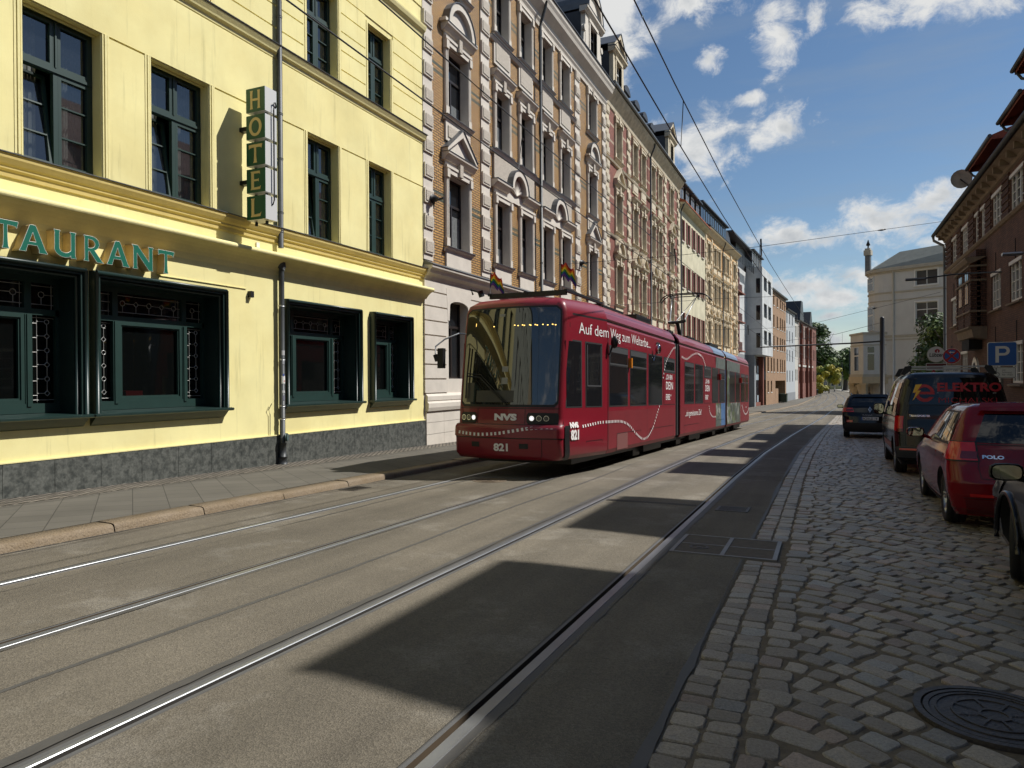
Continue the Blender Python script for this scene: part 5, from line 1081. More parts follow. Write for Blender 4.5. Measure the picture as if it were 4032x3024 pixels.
# dormers: shed dormers whose eaves throw the stepped shadows on the road
tanA = math.tan(SUN_AZ); k_ = math.cos(SUN_AZ)/math.tan(SUN_EL)
DZ = 11.0; DXo = -2.72+k_*(DZ+.2); dY = (DXo+2.72)*tanA
dsp = [(3.1, 5.95), (7.8, 10.55), (14.1, 16.6), (18.5, 20.8)]
dorm = [(a+dY, b+dY) for a, b in dsp]+[(26.9, 30.0), (31.4, 36.1)]+[(-4.5, -1.0), (.5, 3.6)]
M_dr = mat('red_dormer_cladding', (.20, .035, .025), .7, var=.2)
for i, (ya, yb) in enumerate(dorm):
    a, b = RB0-yb, RB0-ya; dout = 6.3-DXo; o = thing('dormer', None, None); o.parent = rb; w_ = .35
    if i >= 4: zt = zz5(10.15)
    else: zt = DZ
    if i >= 4: dout = .62
    mb = MB(); mb.box(a+w_, b-w_, .05, 5, EZ-.2, zt-.05, M_dr); mb.build('dormer_wall', None, o)
    mb = MB(); pr = [(dout, zt-.16), (dout, zt), (-5.2, zt+2.2 if i >= 4 else zt+1.4), (-5.2, zt-.16)]; mb.prof(pr, a, b, M_rt); mb.build('dormer_roof', None, o)
    mb = MB(); mb.tube([(a-.02, -dout-.06, zt-.03), (b+.02, -dout-.06, zt-.03)], .07, 8); mb.tube([(a+.1, -dout-.02, zt-.05), (a+.15, -dout+.15, zt-.35), (a+w_-.05, -.06, zt-.6), (a+w_-.05, -.06, EZ+.1)], .045, 8); mb.build('dormer_gutter', M_pipe, o)
    f = MB(); n = 3
    for q in range(n):
        x0 = a+w_+.25+(b-a-2*w_-.5)*q/n; x1 = a+w_+.25+(b-a-2*w_-.5)*(q+1)/n-.05; sash(f, x0, x1, EZ+.35, zt-.35, -.0, .07, .06, None)
    w = f.build('dormer_window', M_wwin, o); p = MB(); p.poly([(a+w_+.2, .045, EZ+.3), (b-w_-.2, .045, EZ+.3), (b-w_-.2, .045, zt-.3), (a+w_+.2, .045, zt-.3)]); p.build('dormer_pane', M_glassd, o)
# satellite dish by the far dormer
sat = right_root('satellite_dish', 'grey satellite dish mounted beside the far roof dormer on the brick house', 'satellite dish', (6.3, RB0))
mb = MB(); n = 16; cx, cz = RB0-36.9, EZ+.65
rows = [[(cx+.08*(r*r-1), -.75+.42*r*math.cos(2*PI*j/n), cz+.42*r*math.sin(2*PI*j/n)) for j in range(n)] for r in (.01, .35, .7, 1.0)]; mb.grid(rows, None, True, True); mb.build('dish', MATS['grey_dormer_stone'], sat)
mb = MB(); mb.tube([(cx, -.80, cz), (cx, -.5, cz-.3), (cx, -.45, cz-.75)], .03, 6); mb.build('mast', M_pipe, sat)
# oriel bay on the first floor
bay = MB(); bu0, bu1 = 7.4, 11.0; bz0, bz1 = 3.75, 6.75; bd = .56
bay.box(bu0, bu1, -bd, 0, bz0, bz1, M_db2)
for k in range(13):
    z = bz0+.05+(bz1-bz0-.2)*k/13
    bay.box(bu1-.32, bu1+.03, -bd-.03, -bd+.35, z, z+.14, M_db2); bay.box(bu0-.03, bu0+.32, -bd-.03, -bd+.35, z, z+.14, M_db2); bay.box(bu1-.02, bu1+.03, -.35, 0, z, z+.14, M_db2); bay.box((bu0+bu1)/2-.2, (bu0+bu1)/2+.2, -bd-.03, -bd+.1, z, z+.14, M_db2)
for z, d in ((bz1-.45, .12), (bz0+.62, .07), (bz1-1.05, .06)): bay.box(bu0-d, bu1+d, -bd-d, 0.0, z, z+.08, M_sand)
bay.prof([(bd, bz1-.3), (bd+.15, bz1-.25), (bd+.25, bz1-.1), (bd+.25, bz1-.04), (0, bz1-.03)], bu0-.2, bu1+.2, M_sand)
bay.box(bu0+.2, bu1-.1, -bd+.2, 0, bz1, bz1+.32, M_db2)
bay.prof([(0, bz0-.55), (.5, bz0-.45), (bd, bz0-.12), (bd+.12, bz0-.06), (bd+.12, bz0), (0, bz0)], bu0-.12, bu1+.12, M_sand); bay.box(bu0+.9, bu1-.9, -.5, 0, bz0-.95, bz0-.5, M_dark)
bo = bay.build('oriel_bay', None, rb)
for c in ((bu0*.72+bu1*.28), (bu0*.28+bu1*.72)):
    f = MB(); sash(f, c-.4, c+.4, zz5(4.6), zz5(6.0), bd+.0, .09, .05, None); f.box(c-.03, c+.03, -bd-.02, -bd+.02, zz5(4.65), zz5(5.95)); f.build('bay_window', M_wwin, bo); p = MB(); p.poly([(c-.35, -bd-.012, zz5(4.65)), (c+.35, -bd-.012, zz5(4.65)), (c+.35, -bd-.012, zz5(5.95)), (c-.35, -bd-.012, zz5(5.95))]); p.build('bay_pane', M_glassd, bo)
# pointed arch doorway between ground-floor windows
mb = MB(); c = Y2u(36.3)
for s in (-1, 1): mb.box(c+s*.75-.10, c+s*.75+.10, -.08, 0, -.6, 1.3, M_sand)
pts = arcpts(c, 1.3, .85, 180, 0, 10, 1.2); inn = arcpts(c, 1.3, .62, 0, 180, 10, .95)
for k in range(10): slab2d(mb, [pts[k], pts[k+1], inn[9-k], inn[10-k]], 0, .09, M_wwin)
mb.box(c-.62, c+.62, -.02, 0, -.6, 1.35, M_brown); slab2d(mb, arcpts(c, 1.35, .6, 180, 0, 10, .9), 0, .02, M_glassd); mb.build('arched_door', None, rb)
dp = right_root('downpipe', 'tall grey downpipe on the far corner of the dark brick house', 'drainpipe', (6.3, RB0)); mb = MB(); mb.tube([(-.25, -.60, RT+.30), (-.20, -.58, RT+.10), (-.08, -.10, RT-.25), (-.06, -.07, RT-.5), (-.06, -.07, -1.0)], .075, 8); mb.build('pipe', mat('grey_zinc_pipe', (.16, .17, .165), .5, .2), dp)
mb = MB()
for z in (6.6, 4.0, 2.0): mb.tube([(-.06, -.07, z), (-.06, -.07, z+.05)], .09, 8)
mb.build('pipe_joint', M_zinc, dp)
# ---------------------------------------------------------------- white corner building
Wd = Vector((math.sin(R_(118)), math.cos(R_(118)), 0))    # facade runs towards near right
wc = thing('corner_building', 'pale grey plastered corner house with an oriel on arcade posts and a grey mansard roof', 'building', (5.15, 77.9, 0), (0, 0, math.atan2(Wd.y, Wd.x)))
M_wc = mat('pale_corner_plaster', (.56, .55, .51), .9, var=.08, vscale=1.0); M_wt = mat('corner_stone_trim', (.43, .39, .31), .9, var=.12, vscale=2); M_oc = mat('ochre_corner_plaster', (.52, .42, .27), .9, var=.1)
gz = g(78)+.1; L2 = 15
w4 = [(3.0, 4.9), (11.0, 12.9)]; rows4 = [(10.25, 11.65), (6.6, 8.65), (2.55, 4.65), (-.9, 1.1)]
ops = [(a, b, z0, z1) for a, b in w4 for z0, z1 in rows4]
mb = wallmesh(0, L2, gz-1, 12.2, ops, .25, m=M_wc)
# rounded left corner
n = 8; cr_ = 2.2; rows = []
for k in range(n+1):
    a = R_(270-90*k/n-0); rows.append((-0+cr_*0-cr_*math.sin(R_(90*k/n)), cr_-cr_*math.cos(R_(90*k/n))))
for k in range(n):
    (xa, ya), (xb, yb) = rows[k], rows[k+1]; mb.poly([(xb, yb, gz-1), (xa, ya, gz-1), (xa, ya, 12.2), (xb, yb, 12.2)], M_wc, True)
mb.poly([(-cr_, cr_, gz-1), (-cr_, cr_, 12.2), (-cr_, 14, 12.2), (-cr_, 14, gz-1)], M_wc); mb.poly([(L2, 0, gz-1), (L2, 14, gz-1), (L2, 14, 12.2), (L2, 0, 12.2)], M_wc); mb.poly([(-cr_, 14, gz-1), (-cr_, 14, 12.2), (L2, 14, 12.2), (L2, 14, gz-1)], M_wc); mb.build('wall', None, wc)
mb = MB()
def around(mb, d, z0, z1, m):
    pts = [(L2, 0)]+rows+[(-cr_, 12)]; nrm = [(0, -1)]+[(-math.sin(R_(90*k/n)), -math.cos(R_(90*k/n))) for k in range(n+1)]+[(-1, 0)]
    P = [(p[0]+q[0]*d, p[1]+q[1]*d) for p, q in zip(pts, nrm)]; Q = pts
    for i in range(len(P)-1):
        a, b = P[i], P[i+1]; c, e = Q[i], Q[i+1]
        mb.poly([(b[0], b[1], z0), (a[0], a[1], z0), (a[0], a[1], z1), (b[0], b[1], z1)], m); mb.poly([(b[0], b[1], z1), (a[0], a[1], z1), (c[0], c[1], z1), (e[0], e[1], z1)], m); mb.poly([(a[0], a[1], z0), (b[0], b[1], z0), (e[0], e[1], z0), (c[0], c[1], z0)], m)
for z0, z1, d in ((11.9, 12.2, .3), (11.75, 11.9, .15), (9.75, 9.9, .08), (9.0, 9.1, .05), (5.5, 5.7, .1), (5.2, 5.3, .05), (1.6, 1.85, .12)): around(mb, d, z0, z1, M_wt)
mb.build('cornices', None, wc)
for a, b, z0, z1 in ops:
    f = MB(); wframe(f, a, b, z0, z1, .1, .66, 'TT' if z1-z0 > 1.6 else '+'); f.box(a-.12, a, -.05, 0, z0, z1); f.box(b, b+.12, -.05, 0, z0, z1); f.box(a-.12, b+.12, -.06, 0, z1, z1+.14); f.box(a-.15, b+.15, -.1, 0, z0-.12, z0); w = f.build('window', M_wwin, wc); p = MB(); p.poly([(a, .14, z0), (b, .14, z0), (b, .14, z1), (a, .14, z1)]); p.build('pane', M_glassf, w)
# corner windows and the oriel on posts
mb = MB(); nx, ny = -.70, -.71
def corner_box(mb, t, w_, d0, d1, z0, z1, m):
    """box centred on the rounded corner at angle t (deg from front)"""
    a = R_(t); cxx, cyy = -cr_*math.sin(a), cr_-cr_*math.cos(a); nx, ny = -math.sin(a), -math.cos(a); tx, ty = -ny, nx
    P = lambda u, d, z: (cxx+tx*u+nx*d, cyy+ty*u+ny*d, z); v = len(mb.v)
    mb.v += [P(-w_, d0, z0), P(w_, d0, z0), P(w_, d1, z0), P(-w_, d1, z0), P(-w_, d0, z1), P(w_, d0, z1), P(w_, d1, z1), P(-w_, d1, z1)]
    for q in ((0, 3, 2, 1), (4, 5, 6, 7), (0, 1, 5, 4), (1, 2, 6, 5), (2, 3, 7, 6), (3, 0, 4, 7)): mb.face([v+i for i in q], m)
def corner_win(t, z0, z1, d=.0, w_=.5, par=None):
    f = MB(); corner_box(f, t, w_+.08, d-.12, d+.04, z0-.06, z1+.06, M_wwin); w = f.build('window', None, par or wc); f = MB(); corner_box(f, t, w_, d-.10, d+.045, z0, z0+(z1-z0)*.62, None); corner_box(f, t, w_, d-.10, d+.045, z0+(z1-z0)*.67, z1, None); f.build('pane', M_glassd, w)
corner_win(40, 10.2, 11.4); corner_win(40, 6.3, 8.6)
mb = MB(); corner_box(mb, 45, 1.75, -2.2, 1.25, 1.9, 6.0, M_wc); corner_box(mb, 45, 1.85, -2.2, 1.35, 5.85, 6.05, M_wt); corner_box(mb, 45, 1.83, -2.2, 1.32, 1.7, 1.95, M_wt); corner_box(mb, 45, 1.9, -2.2, 1.40, 1.05, 1.7, M_oc); corner_box(mb, 45, 1.8, -2.2, 1.29, 4.75, 4.85, M_wt); orl = mb.build('oriel', None, wc)
corner_win(45, 2.3, 4.6, d=1.25, w_=.55, par=orl)
mb = MB(); nxx = math.sin(R_(45)); 
f = MB(); A = lambda u, d, z: (-cr_*nxx+(nxx*u)-nxx*d, cr_-cr_*nxx-(nxx*u)-nxx*d, z)
for z0, z1 in ((2.35, 3.9), (4.05, 4.6)): f = MB(); f.poly([A(1.765, .25, z0), A(1.765, .85, z0), A(1.765, .85, z1), A(1.765, .25, z1)]); f.build('oriel_side_pane', M_glassd, orl)
mb = MB()
for u in (-1.65, 1.65): corner_box(mb, 45, .0, 0, 0, 0, 0, M_oc) if False else None
for (u, d) in ((-1.6, 1.1), (1.6, 1.1), (1.6, -.6)):
    P = A(-u, d, 0); mb.box(P[0]-.22, P[0]+.22, P[1]-.22, P[1]+.22, gz-.5, 1.0, M_oc); mb.box(P[0]-.32, P[0]+.32, P[1]-.32, P[1]+.32, .85, 1.05, M_oc)
def brace(P, Q, w_):
    P, Q = Vector(P), Vector(Q); mb.tube([P, Q], w_, 4, M_oc, True, False)
brace(A(1.6, 1.1, -1.0), A(.2, 1.1, .9), .26); brace(A(-1.6, 1.1, -1.0), A(-.2, 1.1, .9), .26); brace(A(-1.6, 1.1, -1.0), A(-1.6, -.4, .9), .26)
mb.build('arcade_posts', None, wc)
mb = MB(); mb.box(-1.2, .9, .35, .4, gz, .9, M_dark); mb.box(-.6, -.1, .2, .34, gz, .8, mat('maroon_door', (.10, .015, .02), .5)); mb.build('entrance', None, wc)
M_man = mat('grey_mansard_sheet', (.17, .18, .155), .7, var=.15, vscale=2)
mb = MB(); Lq = L2+.3; mb.v += []; base = [(-cr_-.3, 12, 12.2), (-cr_-.3, 1.6, 12.2), (-.8, -.3, 12.2), (Lq, -.3, 12.2), (Lq, 12, 12.2)]; top = [(-.6, 10, 13.7), (-.2, 3.0, 13.7), (.9, 1.6, 13.9), (Lq-1, 1.6, 14.4), (Lq-1, 10, 14.4)]
nb = len(mb.v); mb.v += base+top
for i in range(5): j = (i+1) % 5; mb.face((nb+i, nb+j, nb+5+j, nb+5+i), M_man)
mb.face([nb+5+i for i in range(5)], M_man); fixn(mb.build('roof', None, wc))
mb = MB(); corner_box(mb, 80, .24, -.15, .32, 12.2, 14.0, M_plz); corner_box(mb, 80, .34, -.25, .42, 14.0, 14.5, M_wt); corner_box(mb, 80, .25, -.15, .33, 14.5, 14.7, M_wt); mb.build('corner_pinnacle', None, wc)
mb = MB(); a = R_(80); px_, py_ = -cr_*math.sin(a)-.08, cr_-cr_*math.cos(a); mb.tube([(px_, py_, 14.7), (px_, py_, 14.95), (px_, py_, 15.05), (px_, py_, 15.35), (px_, py_, 15.6)], [.08, .07, .22, .10, .02], 8); mb.build('finial', M_blk, wc)
mb = MB(); mb.tube([(1.0, -.08, 12), (1.0, -.08, gz)], .09, 8); o = mb.build('rain_pipe', M_wc, wc)
# ---------------------------------------------------------------- trees
def tree(name, label, x, y, h, rx, ry, cz, rz, seed, cols, nleaf=5200, leaf=.34, trunk=.35, lean=0, clumps=26, low=False, group=None, zbase=None):
    rr = random.Random(seed); z0 = g(y) if zbase is None else zbase; t = thing(name, label, 'tree', (x, y, z0), 0, group)
    mb = MB(); top = h-rz*.7
    mb.tube([(0, 0, -.2), (.05, 0, h*.12), (lean*.3, .05, h*.3), (lean*.6, 0, cz), (lean, 0, cz+rz*.5)], [trunk*1.25, trunk, trunk*.8, trunk*.55, trunk*.15], 9)
    for k in range(9):
        an = rr.uniform(0, 2*PI); zb_ = rr.uniform(.35, .8)*cz+rr.random(); e = (math.cos(an)*rx*.75, math.sin(an)*ry*.75, min(h, cz+rr.uniform(-.5, .6)*rz)); mb.tube([(lean*.4, 0, zb_), (e[0]*.45+lean*.3, e[1]*.45, (zb_+e[2])/2+.4), e], [trunk*.35, trunk*.22, .03], 6)
    mb.build('trunk', mat('bark', (.045, .036, .028), .9, var=.3, vscale=12), t)
    cl = []
    for k in range(clumps):
        u, v, w_ = rr.gauss(0, 1), rr.gauss(0, 1), rr.gauss(0, 1); n_ = math.sqrt(u*u+v*v+w_*w_); rad = rr.uniform(.45, .92)
        cl.append((lean+u/n_*rx*rad, v/n_*ry*rad, cz+w_/n_*rz*rad, rr.uniform(.18, .34)*min(rx, rz)*1.25, rr.choice(cols)))
    mb = MB(); ms = [mat('leaf_%s_%d' % (name, i), c, .6, var=.25, vscale=.9) for i, c in enumerate(cols)]
    for k in range(nleaf):
        c = cl[rr.randrange(len(cl))]; u, v, w_ = rr.gauss(0, 1), rr.gauss(0, 1), rr.gauss(0, 1); n_ = math.sqrt(u*u+v*v+w_*w_); r_ = c[3]*(rr.random()**.45)
        p = Vector((c[0]+u/n_*r_, c[1]+v/n_*r_, c[2]+w_/n_*r_*.8)); nv = Vector((u/n_+rr.uniform(-.7, .7), v/n_+rr.uniform(-.7, .7), w_/n_+.5+rr.uniform(-.6, .6))).normalized()
        a = nv.cross(Vector((rr.uniform(-1, 1), rr.uniform(-1, 1), rr.uniform(-1, 1)))).normalized(); b = nv.cross(a); s_ = leaf*rr.uniform(.6, 1.3)
        mb.poly([p-a*s_, p-b*s_*.55+nv*s_*.12, p+a*s_, p+b*s_*.55+nv*s_*.12], ms[cols.index(c[4])])
    mb.build('crown', None, t); return t
G1 = [(.045, .085, .015), (.07, .12, .02), (.035, .065, .012)]
G2 = [(.10, .15, .02), (.06, .10, .018)]
tree('street_tree', 'dense dark green tree behind the round beer sign, left of the dark brick house', 9.35, 62, 9.2, 3.8, 3.2, 5.0, 3.8, 3, G1+[(.10, .15, .03)], 9000, .17, .25, clumps=40)
tree('tall_tree', 'tallest green tree rising behind the end of the left row of houses', -2.6, 232, 23, 6.6, 6, 12.5, 10, 5, G1+G2, 9000, .50, .5, clumps=46, group='trees around the square')
tree('tall_tree', 'broad dark tree with a thick trunk in the middle of the square', 6.2, 262, 15.5, 5.6, 6, 9.4, 5.4, 8, G1+[(.08, .12, .02)], 9000, .52, .8, clumps=40, group='trees around the square')
tree('small_tree', 'small yellow leaved tree on the grass in front of the tall tree', .9, 214, 8.6, 3.4, 3, 5.2, 3.3, 12, [(.42, .34, .02), (.32, .30, .03), (.2, .24, .03)], 3600, .34, .16, clumps=18)
tree('small_tree', 'low pale green bushy tree beside the parked white car at the end of the row', -1.9, 197, 5.6, 2.6, 2.4, 2.6, 2.6, 21, [(.12, .18, .03), (.2, .24, .04)], 2600, .30, .12, clumps=14)
for i, (x, y, h, rx, sd, lb) in enumerate(((14, 330, 15, 9, 31, 'far round tree behind the square, right of the thick trunked tree'), (-4, 350, 17, 9, 33, 'far dark tree behind the tallest tree'), (26, 340, 15, 12, 35, 'far tree beyond the arcade of the corner house'), (-16, 330, 19, 10, 37, 'far tree hidden behind the end of the left row'), (6, 380, 17, 12, 39, 'far dark tree closing the view between the two large trees'))):
    tree('far_tree', lb, x, y, h, rx, 8, h*.55, h*.42, sd, G1, 3600, .85, .5, clumps=24, group='trees around the square')
# far villa
vl = thing('villa', 'pale yellow villa with a grey roof half hidden behind the far trees', 'house', (-1.5, 300, g(300)), (0, 0, .05))
mb = wallmesh(0, 11, 0, 8.5, [(1+k*2.5, 2.1+k*2.5, z, z+1.8) for k in range(4) for z in (1.2, 4.6)], .2, m=mat('villa_yellow', (.46, .40, .20), .9)); mb.poly([(0, 0, 0), (0, 0, 8.5), (0, 8, 8.5), (0, 8, 0)], MATS['villa_yellow']); mb.poly([(11, 0, 0), (11, 8, 0), (11, 8, 8.5), (11, 0, 8.5)], MATS['villa_yellow']); mb.build('wall', None, vl)
for k in range(4):
    for z in (1.2, 4.6): f = MB(); sash(f, 1+k*2.5, 2.1+k*2.5, z, z+1.8, -.05, .12, .05, M_wwin); f.poly([(1+k*2.5, .12, z), (2.1+k*2.5, .12, z), (2.1+k*2.5, .12, z+1.8), (1+k*2.5, .12, z+1.8)], M_glassf); f.build('window', None, vl)
mb = MB(); mb.prof([(.6, 8.4), (.6, 8.6), (-4, 11.6), (-8.6, 8.5)], -.5, 11.5, mat('villa_roof', (.26, .27, .27), .7)); mb.build('roof', None, vl)
# hedge line behind the square
tag(strip('far_hedge', [0, 1], lambda y: -80, lambda y: 100, lambda y: 0, M_soil), kind='structure'); bpy.data.objects.remove(bpy.data.objects['far_hedge'])
hd = MB(); rr = random.Random(77); hm = [mat('hedge_leaf_%d' % i, c, .7, var=.2) for i, c in enumerate([(.03, .055, .012), (.045, .075, .015)])]
for k in range(5200):
    p = Vector((rr.uniform(-60, 95), 318+rr.uniform(-2, 2), g(318)+rr.uniform(0, 3.2)+1.2*math.sin(k))); a = Vector((rr.uniform(-1, 1), rr.uniform(-.4, .4), rr.uniform(-1, 1))).normalized(); b = a.cross(Vector((.2, -1, .4))).normalized(); s_ = rr.uniform(.5, 1.0); hd.poly([p-a*s_, p-b*s_*.6, p+a*s_, p+b*s_*.6], rr.choice(hm))
tag(hd.build('hedge'), 'dark leafy hedge running behind the lawn at the end of the street', 'hedge', kind='stuff')
# ---------------------------------------------------------------- poles, arms, wires
def pole(name, label, cat, x, y, h, r, group=None, arms=None, m=None):
    t = thing(name, label, cat, (x, y, g(y)+.05), 0, group); mb = MB(); mb.tube([(0, 0, -.1), (0, 0, h-.12), (0, 0, h-.03), (0, 0, h)], [r, r*.92, r*.75, r*.2], 14); mb.build('pole_shaft', m or M_blk, t); mb = MB(); mb.tube([(0, 0, -.1), (0, 0, .5)], r*1.3, 14); mb.build('base', m or M_zinc, t); return t
cp = pole('catenary_pole', 'thick black tram pole with a long arm reaching over the street beside the corner house', 'tram pole', 3.75, 57.5, 7.3, .165)
mb = MB(); mb.tube([(0, 0, 5.55), (-2.0, 0, 5.45), (-8.3, 0, 5.32)], .055, 8); mb.tube([(0, 0, 5.55), (-.15, 0, 5.55)], .22, 10); mb.build('bracket_arm', None, cp); mb.mats = [] ; bpy.data.objects['bracket_arm'].data.materials.append(M_blk)
mb = MB(); mb.tube([(0, 0, 6.9), (-3, 0, 6.15), (-6.5, 0, 5.75)], .014, 5)
for x in (-2.6, -3.4, -4.3, -5.2, -6.2): mb.tube([(x, 0, 5.42), (x, 0, 5.42+ (6.2-5.42)*(1-(abs(x)-2.6)/6))], .008, 4)
mb.build('stay_wire', M_wire, cp)
for i, (x, y, h, lb) in enumerate(((0.0, 235, 8.5, 'slim dark pole on the lawn, left of the thick trunked tree'), (2.6, 240, 9.2, 'slim dark pole in the square directly before the far villa'), (6.1, 214, 12.5, 'slim dark pole at the pavement edge right of the thick trunked tree'), (4.9, 250, 9.0, 'slim dark pole on the square with small round signs'), (7.7, 236, 5.6, 'short green post carrying a small board on the far square'))):
    pole('street_pole', lb, 'pole', x, y, h, .13 if h > 5 else .06, 'slim poles on the far square')
# overhead wires
def wire(name, label, pts, r=.011, cat='overhead wire', group=None):
    mb = MB(); mb.tube(pts, r, 6, None, True); return tag(mb.build(name, M_wire), label, cat, group)
for nm, xc, lb in (('left', -5.4, 'over the tram'), ('right', -2.3, 'over the empty track')):
    ys = frange(-12, 60, 6)+frange(70, 175, 15)
    wire('contact_wire', 'lower trolley wire '+lb, [(xc+sh(y), y, g(y)+5.88+.0*y) for y in ys], .011, group='trolley wires along the street')
    pts = [(xc+sh(y), y, g(y)+6.78-.0*y) for y in ys]; wire('messenger_wire', 'upper carrying wire '+lb, pts, .011, group='trolley wires along the street')
    for i, y in enumerate((None, 12.6, 26, 44, 60)):
        if y is None: continue
        wire('wire_dropper', 'short dropper between the wires %s, %s' % (lb, ('behind the camera', 'the nearest one', 'the second one', 'the third one', 'the farthest one')[i]), [(xc+sh(y), y, g(y)+5.88), (xc+sh(y)+.0, y+.25, g(y)+6.78)], .008, group='wire droppers')
def span(y, zl, zr, ym, zm, xr, label, ins=True):
    xm = -2.3+sh(y); pts = [(-10.2 if y < 60 else wx(y), y+1.5, zl), (-5.4+sh(y), y+.4, zm-.03), (xm, y, zm), (xr, ym, zr)]
    o = wire('span_wire', label, pts, .009, group='cross wires spanning the street'); 
    mb = MB(); p = Vector(pts[2]).lerp(Vector(pts[3]), .52); q = Vector(pts[2]).lerp(Vector(pts[3]), .56); mb.tube([p, p.lerp(q, .5), q], [.02, .05, .02], 6)
    for k in (1, 2): p = Vector(pts[k]); mb.tube([p+Vector((0, -.1, .25)), p+Vector((0, .1, -.35))], .03, 6)
    i_ = mb.build('insulator', M_wire, o); return o
span(26.6, 6.4, 8.9, 38.5, 6.25, 5.75, 'cross wire from the left houses up to the eaves of the brick house')
span(47, 4.9, 6.5, 47.5, 4.75, 6.1, 'thin cross wire meeting the brick house at its far corner downpipe')
wb = []
for (y, z, lb) in ((17.55, 6.72, 'dark iron wire anchor on the white quoin next to the hotel'), (32.2, 5.0, 'dark iron wire anchor on the ochre brick house above the tram roof'), (30.9, 6.9, 'dark iron wire anchor on a quoin of the ochre brick house')):
    t = left_root('wall_anchor', lb, 'wall anchor', (-10.3, y)); t['group'] = 'wire anchors on the facades'; mb = MB(); mb.tube([(0, -.13, z), (0, -.22, z), (.03, -.3, z-.02)], [.14, .10, .05], 8); mb.tube([(.03, -.3, z-.02), (.06, -.45, z)], .035, 6); mb.build('plate', M_wire, t); mb = MB(); mb.tube([(0, -.16, z-.1), (0, -.17, z-.3)], [.04, .01], 6); mb.build('stub', M_wire, t)
wire('span_wire', 'straight cross wire anchored above the tram roof and running right to the pull-off rod', [(-10.0, 32.2, 5.02), (-6.3+sh(33), 33.0, 5.15), (-5.4+sh(33), 33.2, g(33)+5.95), (-2.3+sh(33), 33.5, g(33)+5.95)], .009, group='cross wires spanning the street')
# hanging street lamp arms from the brick house side
for (x, y, z, lb) in ((3.45, 33, 5.55, 'flat street lamp head on a thin arm left of the brick house corner'), ):
    t = thing('street_lamp', lb, 'street lamp', (x, y, z), (0, 0, 0)); mb = MB(); mb.prof([(.14, 0), (.12, .05), (-.12, .07), (-.14, 0), (0, -.05)], -.45, .25, M_zinc, close=True); fixn(mb.build('lamp_head', None, t)); mb = MB(); mb.tube([(.2, 0, .03), (1.2, 0, .12), (2.85, 0, .12)], .03, 8); mb.build('arm', M_pipe, t)
t = thing('street_lamp', 'pale lamp arm crossing the upper windows of the brick house at the right edge', 'street lamp', (4.15, 21.2, 4.62), 0); mb = MB(); mb.tube([(0, 0, 0), (1.0, .05, .03), (2.15, 0, .05)], .03, 8); mb.build('arm', M_steel, t); mb = MB(); mb.prof([(.12, 0), (.1, .04), (-.1, .05), (-.12, 0), (0, -.04)], -.1, .3, M_steel, close=True); fixn(mb.build('lamp_head', None, t))

def right_house(label, P0, L_, zt, m, cols_, rows_, az=0):
    o = right_root('townhouse_building', label, 'building', P0, az); ops = [(x, x+1.2, z, z+1.9) for x in cols_ for z in rows_]
    mb = wallmesh(0, L_, -2, zt, ops, .25, m=m); mb.poly([(0, 0, -2), (0, 0, zt), (0, 9, zt), (0, 9, -2)], m); mb.build('wall', None, o)
    for a, b, z0, z1 in ops: f = MB(); sash(f, a, b, z0, z1, -.15, .09, .05, None); w = f.build('window', M_wwin, o); p = MB(); p.poly([(a, .18, z0), (b, .18, z0), (b, .18, z1), (a, .18, z1)]); p.build('pane', M_glassd, w)
    mb = MB(); mb.prof([(.4, zt), (.4, zt+.1), (-5, zt+4), (-10, zt)], 0, L_, M_rt); mb.build('roof', None, o)
right_house('brown rendered house opposite, behind the camera on the parking side', (6.3, -11.6), 30, 11.5, mat('brown_render', (.22, .17, .13), .9, var=.1), [1.5+3*k for k in range(9)], (8.2, 5, 1.6))
right_house('cream house closing the street far behind the camera', (22, -58), 40, 13, M_cr4, [1.5+3*k for k in range(12)], (9.5, 6, 2.4), az=90)
# ================================================================ tram
TA = R_(1.8); TZ = -.28; TS = .025
fxv = Vector((math.sin(TA), math.cos(TA), 0)); rxv = Vector((math.cos(TA), -math.sin(TA), 0)); TO = Vector((-4.07, 14.0, 0))-1.325*rxv
# local frame: x = v (to the tram's kerb-away side), y = u backwards, z up from rail
tram = thing('tram', 'long red tram with NVS and 821 lettering standing on the left track', 'tram', (TO.x, TO.y, TZ), (-math.atan(TS), 0, -TA))
M_tr = mat('tram_red_paint', (.20, .007, .018), .38, coat=.25, var=.05, vscale=.6); M_tr2 = mat('tram_skirt_dusty_red', (.17, .014, .02), .5, var=.12, vscale=2)
M_tw = mat('tram_white_lettering', (.80, .78, .76), .5); M_tg = glassmat('tram_window_glass', (.010, .011, .013), .05, spec=.8); M_ws = glassmat('tram_windscreen', (.020, .020, .014), .012, spec=1.3)
M_bel = mat('rubber_bellows', (.018, .018, .019), .8, bump=.4, bscale=20)
def side_v(u):
    if u >= 0: return 1.325
    if u >= -1.75: return 1.325+(u/1.75)*(1.325-1.085)
    return 1.085
PROF = [(-.045, .33), (0, .42), (0, 1.2), (0, 2.6), (-.015, 2.98), (-.05, 3.03), (-.05, 3.06), (-.02, 3.09), (-.06, 3.20), (-.17, 3.33), (-.36, 3.43), (-.7, 3.50), (-1.32, 3.52)]
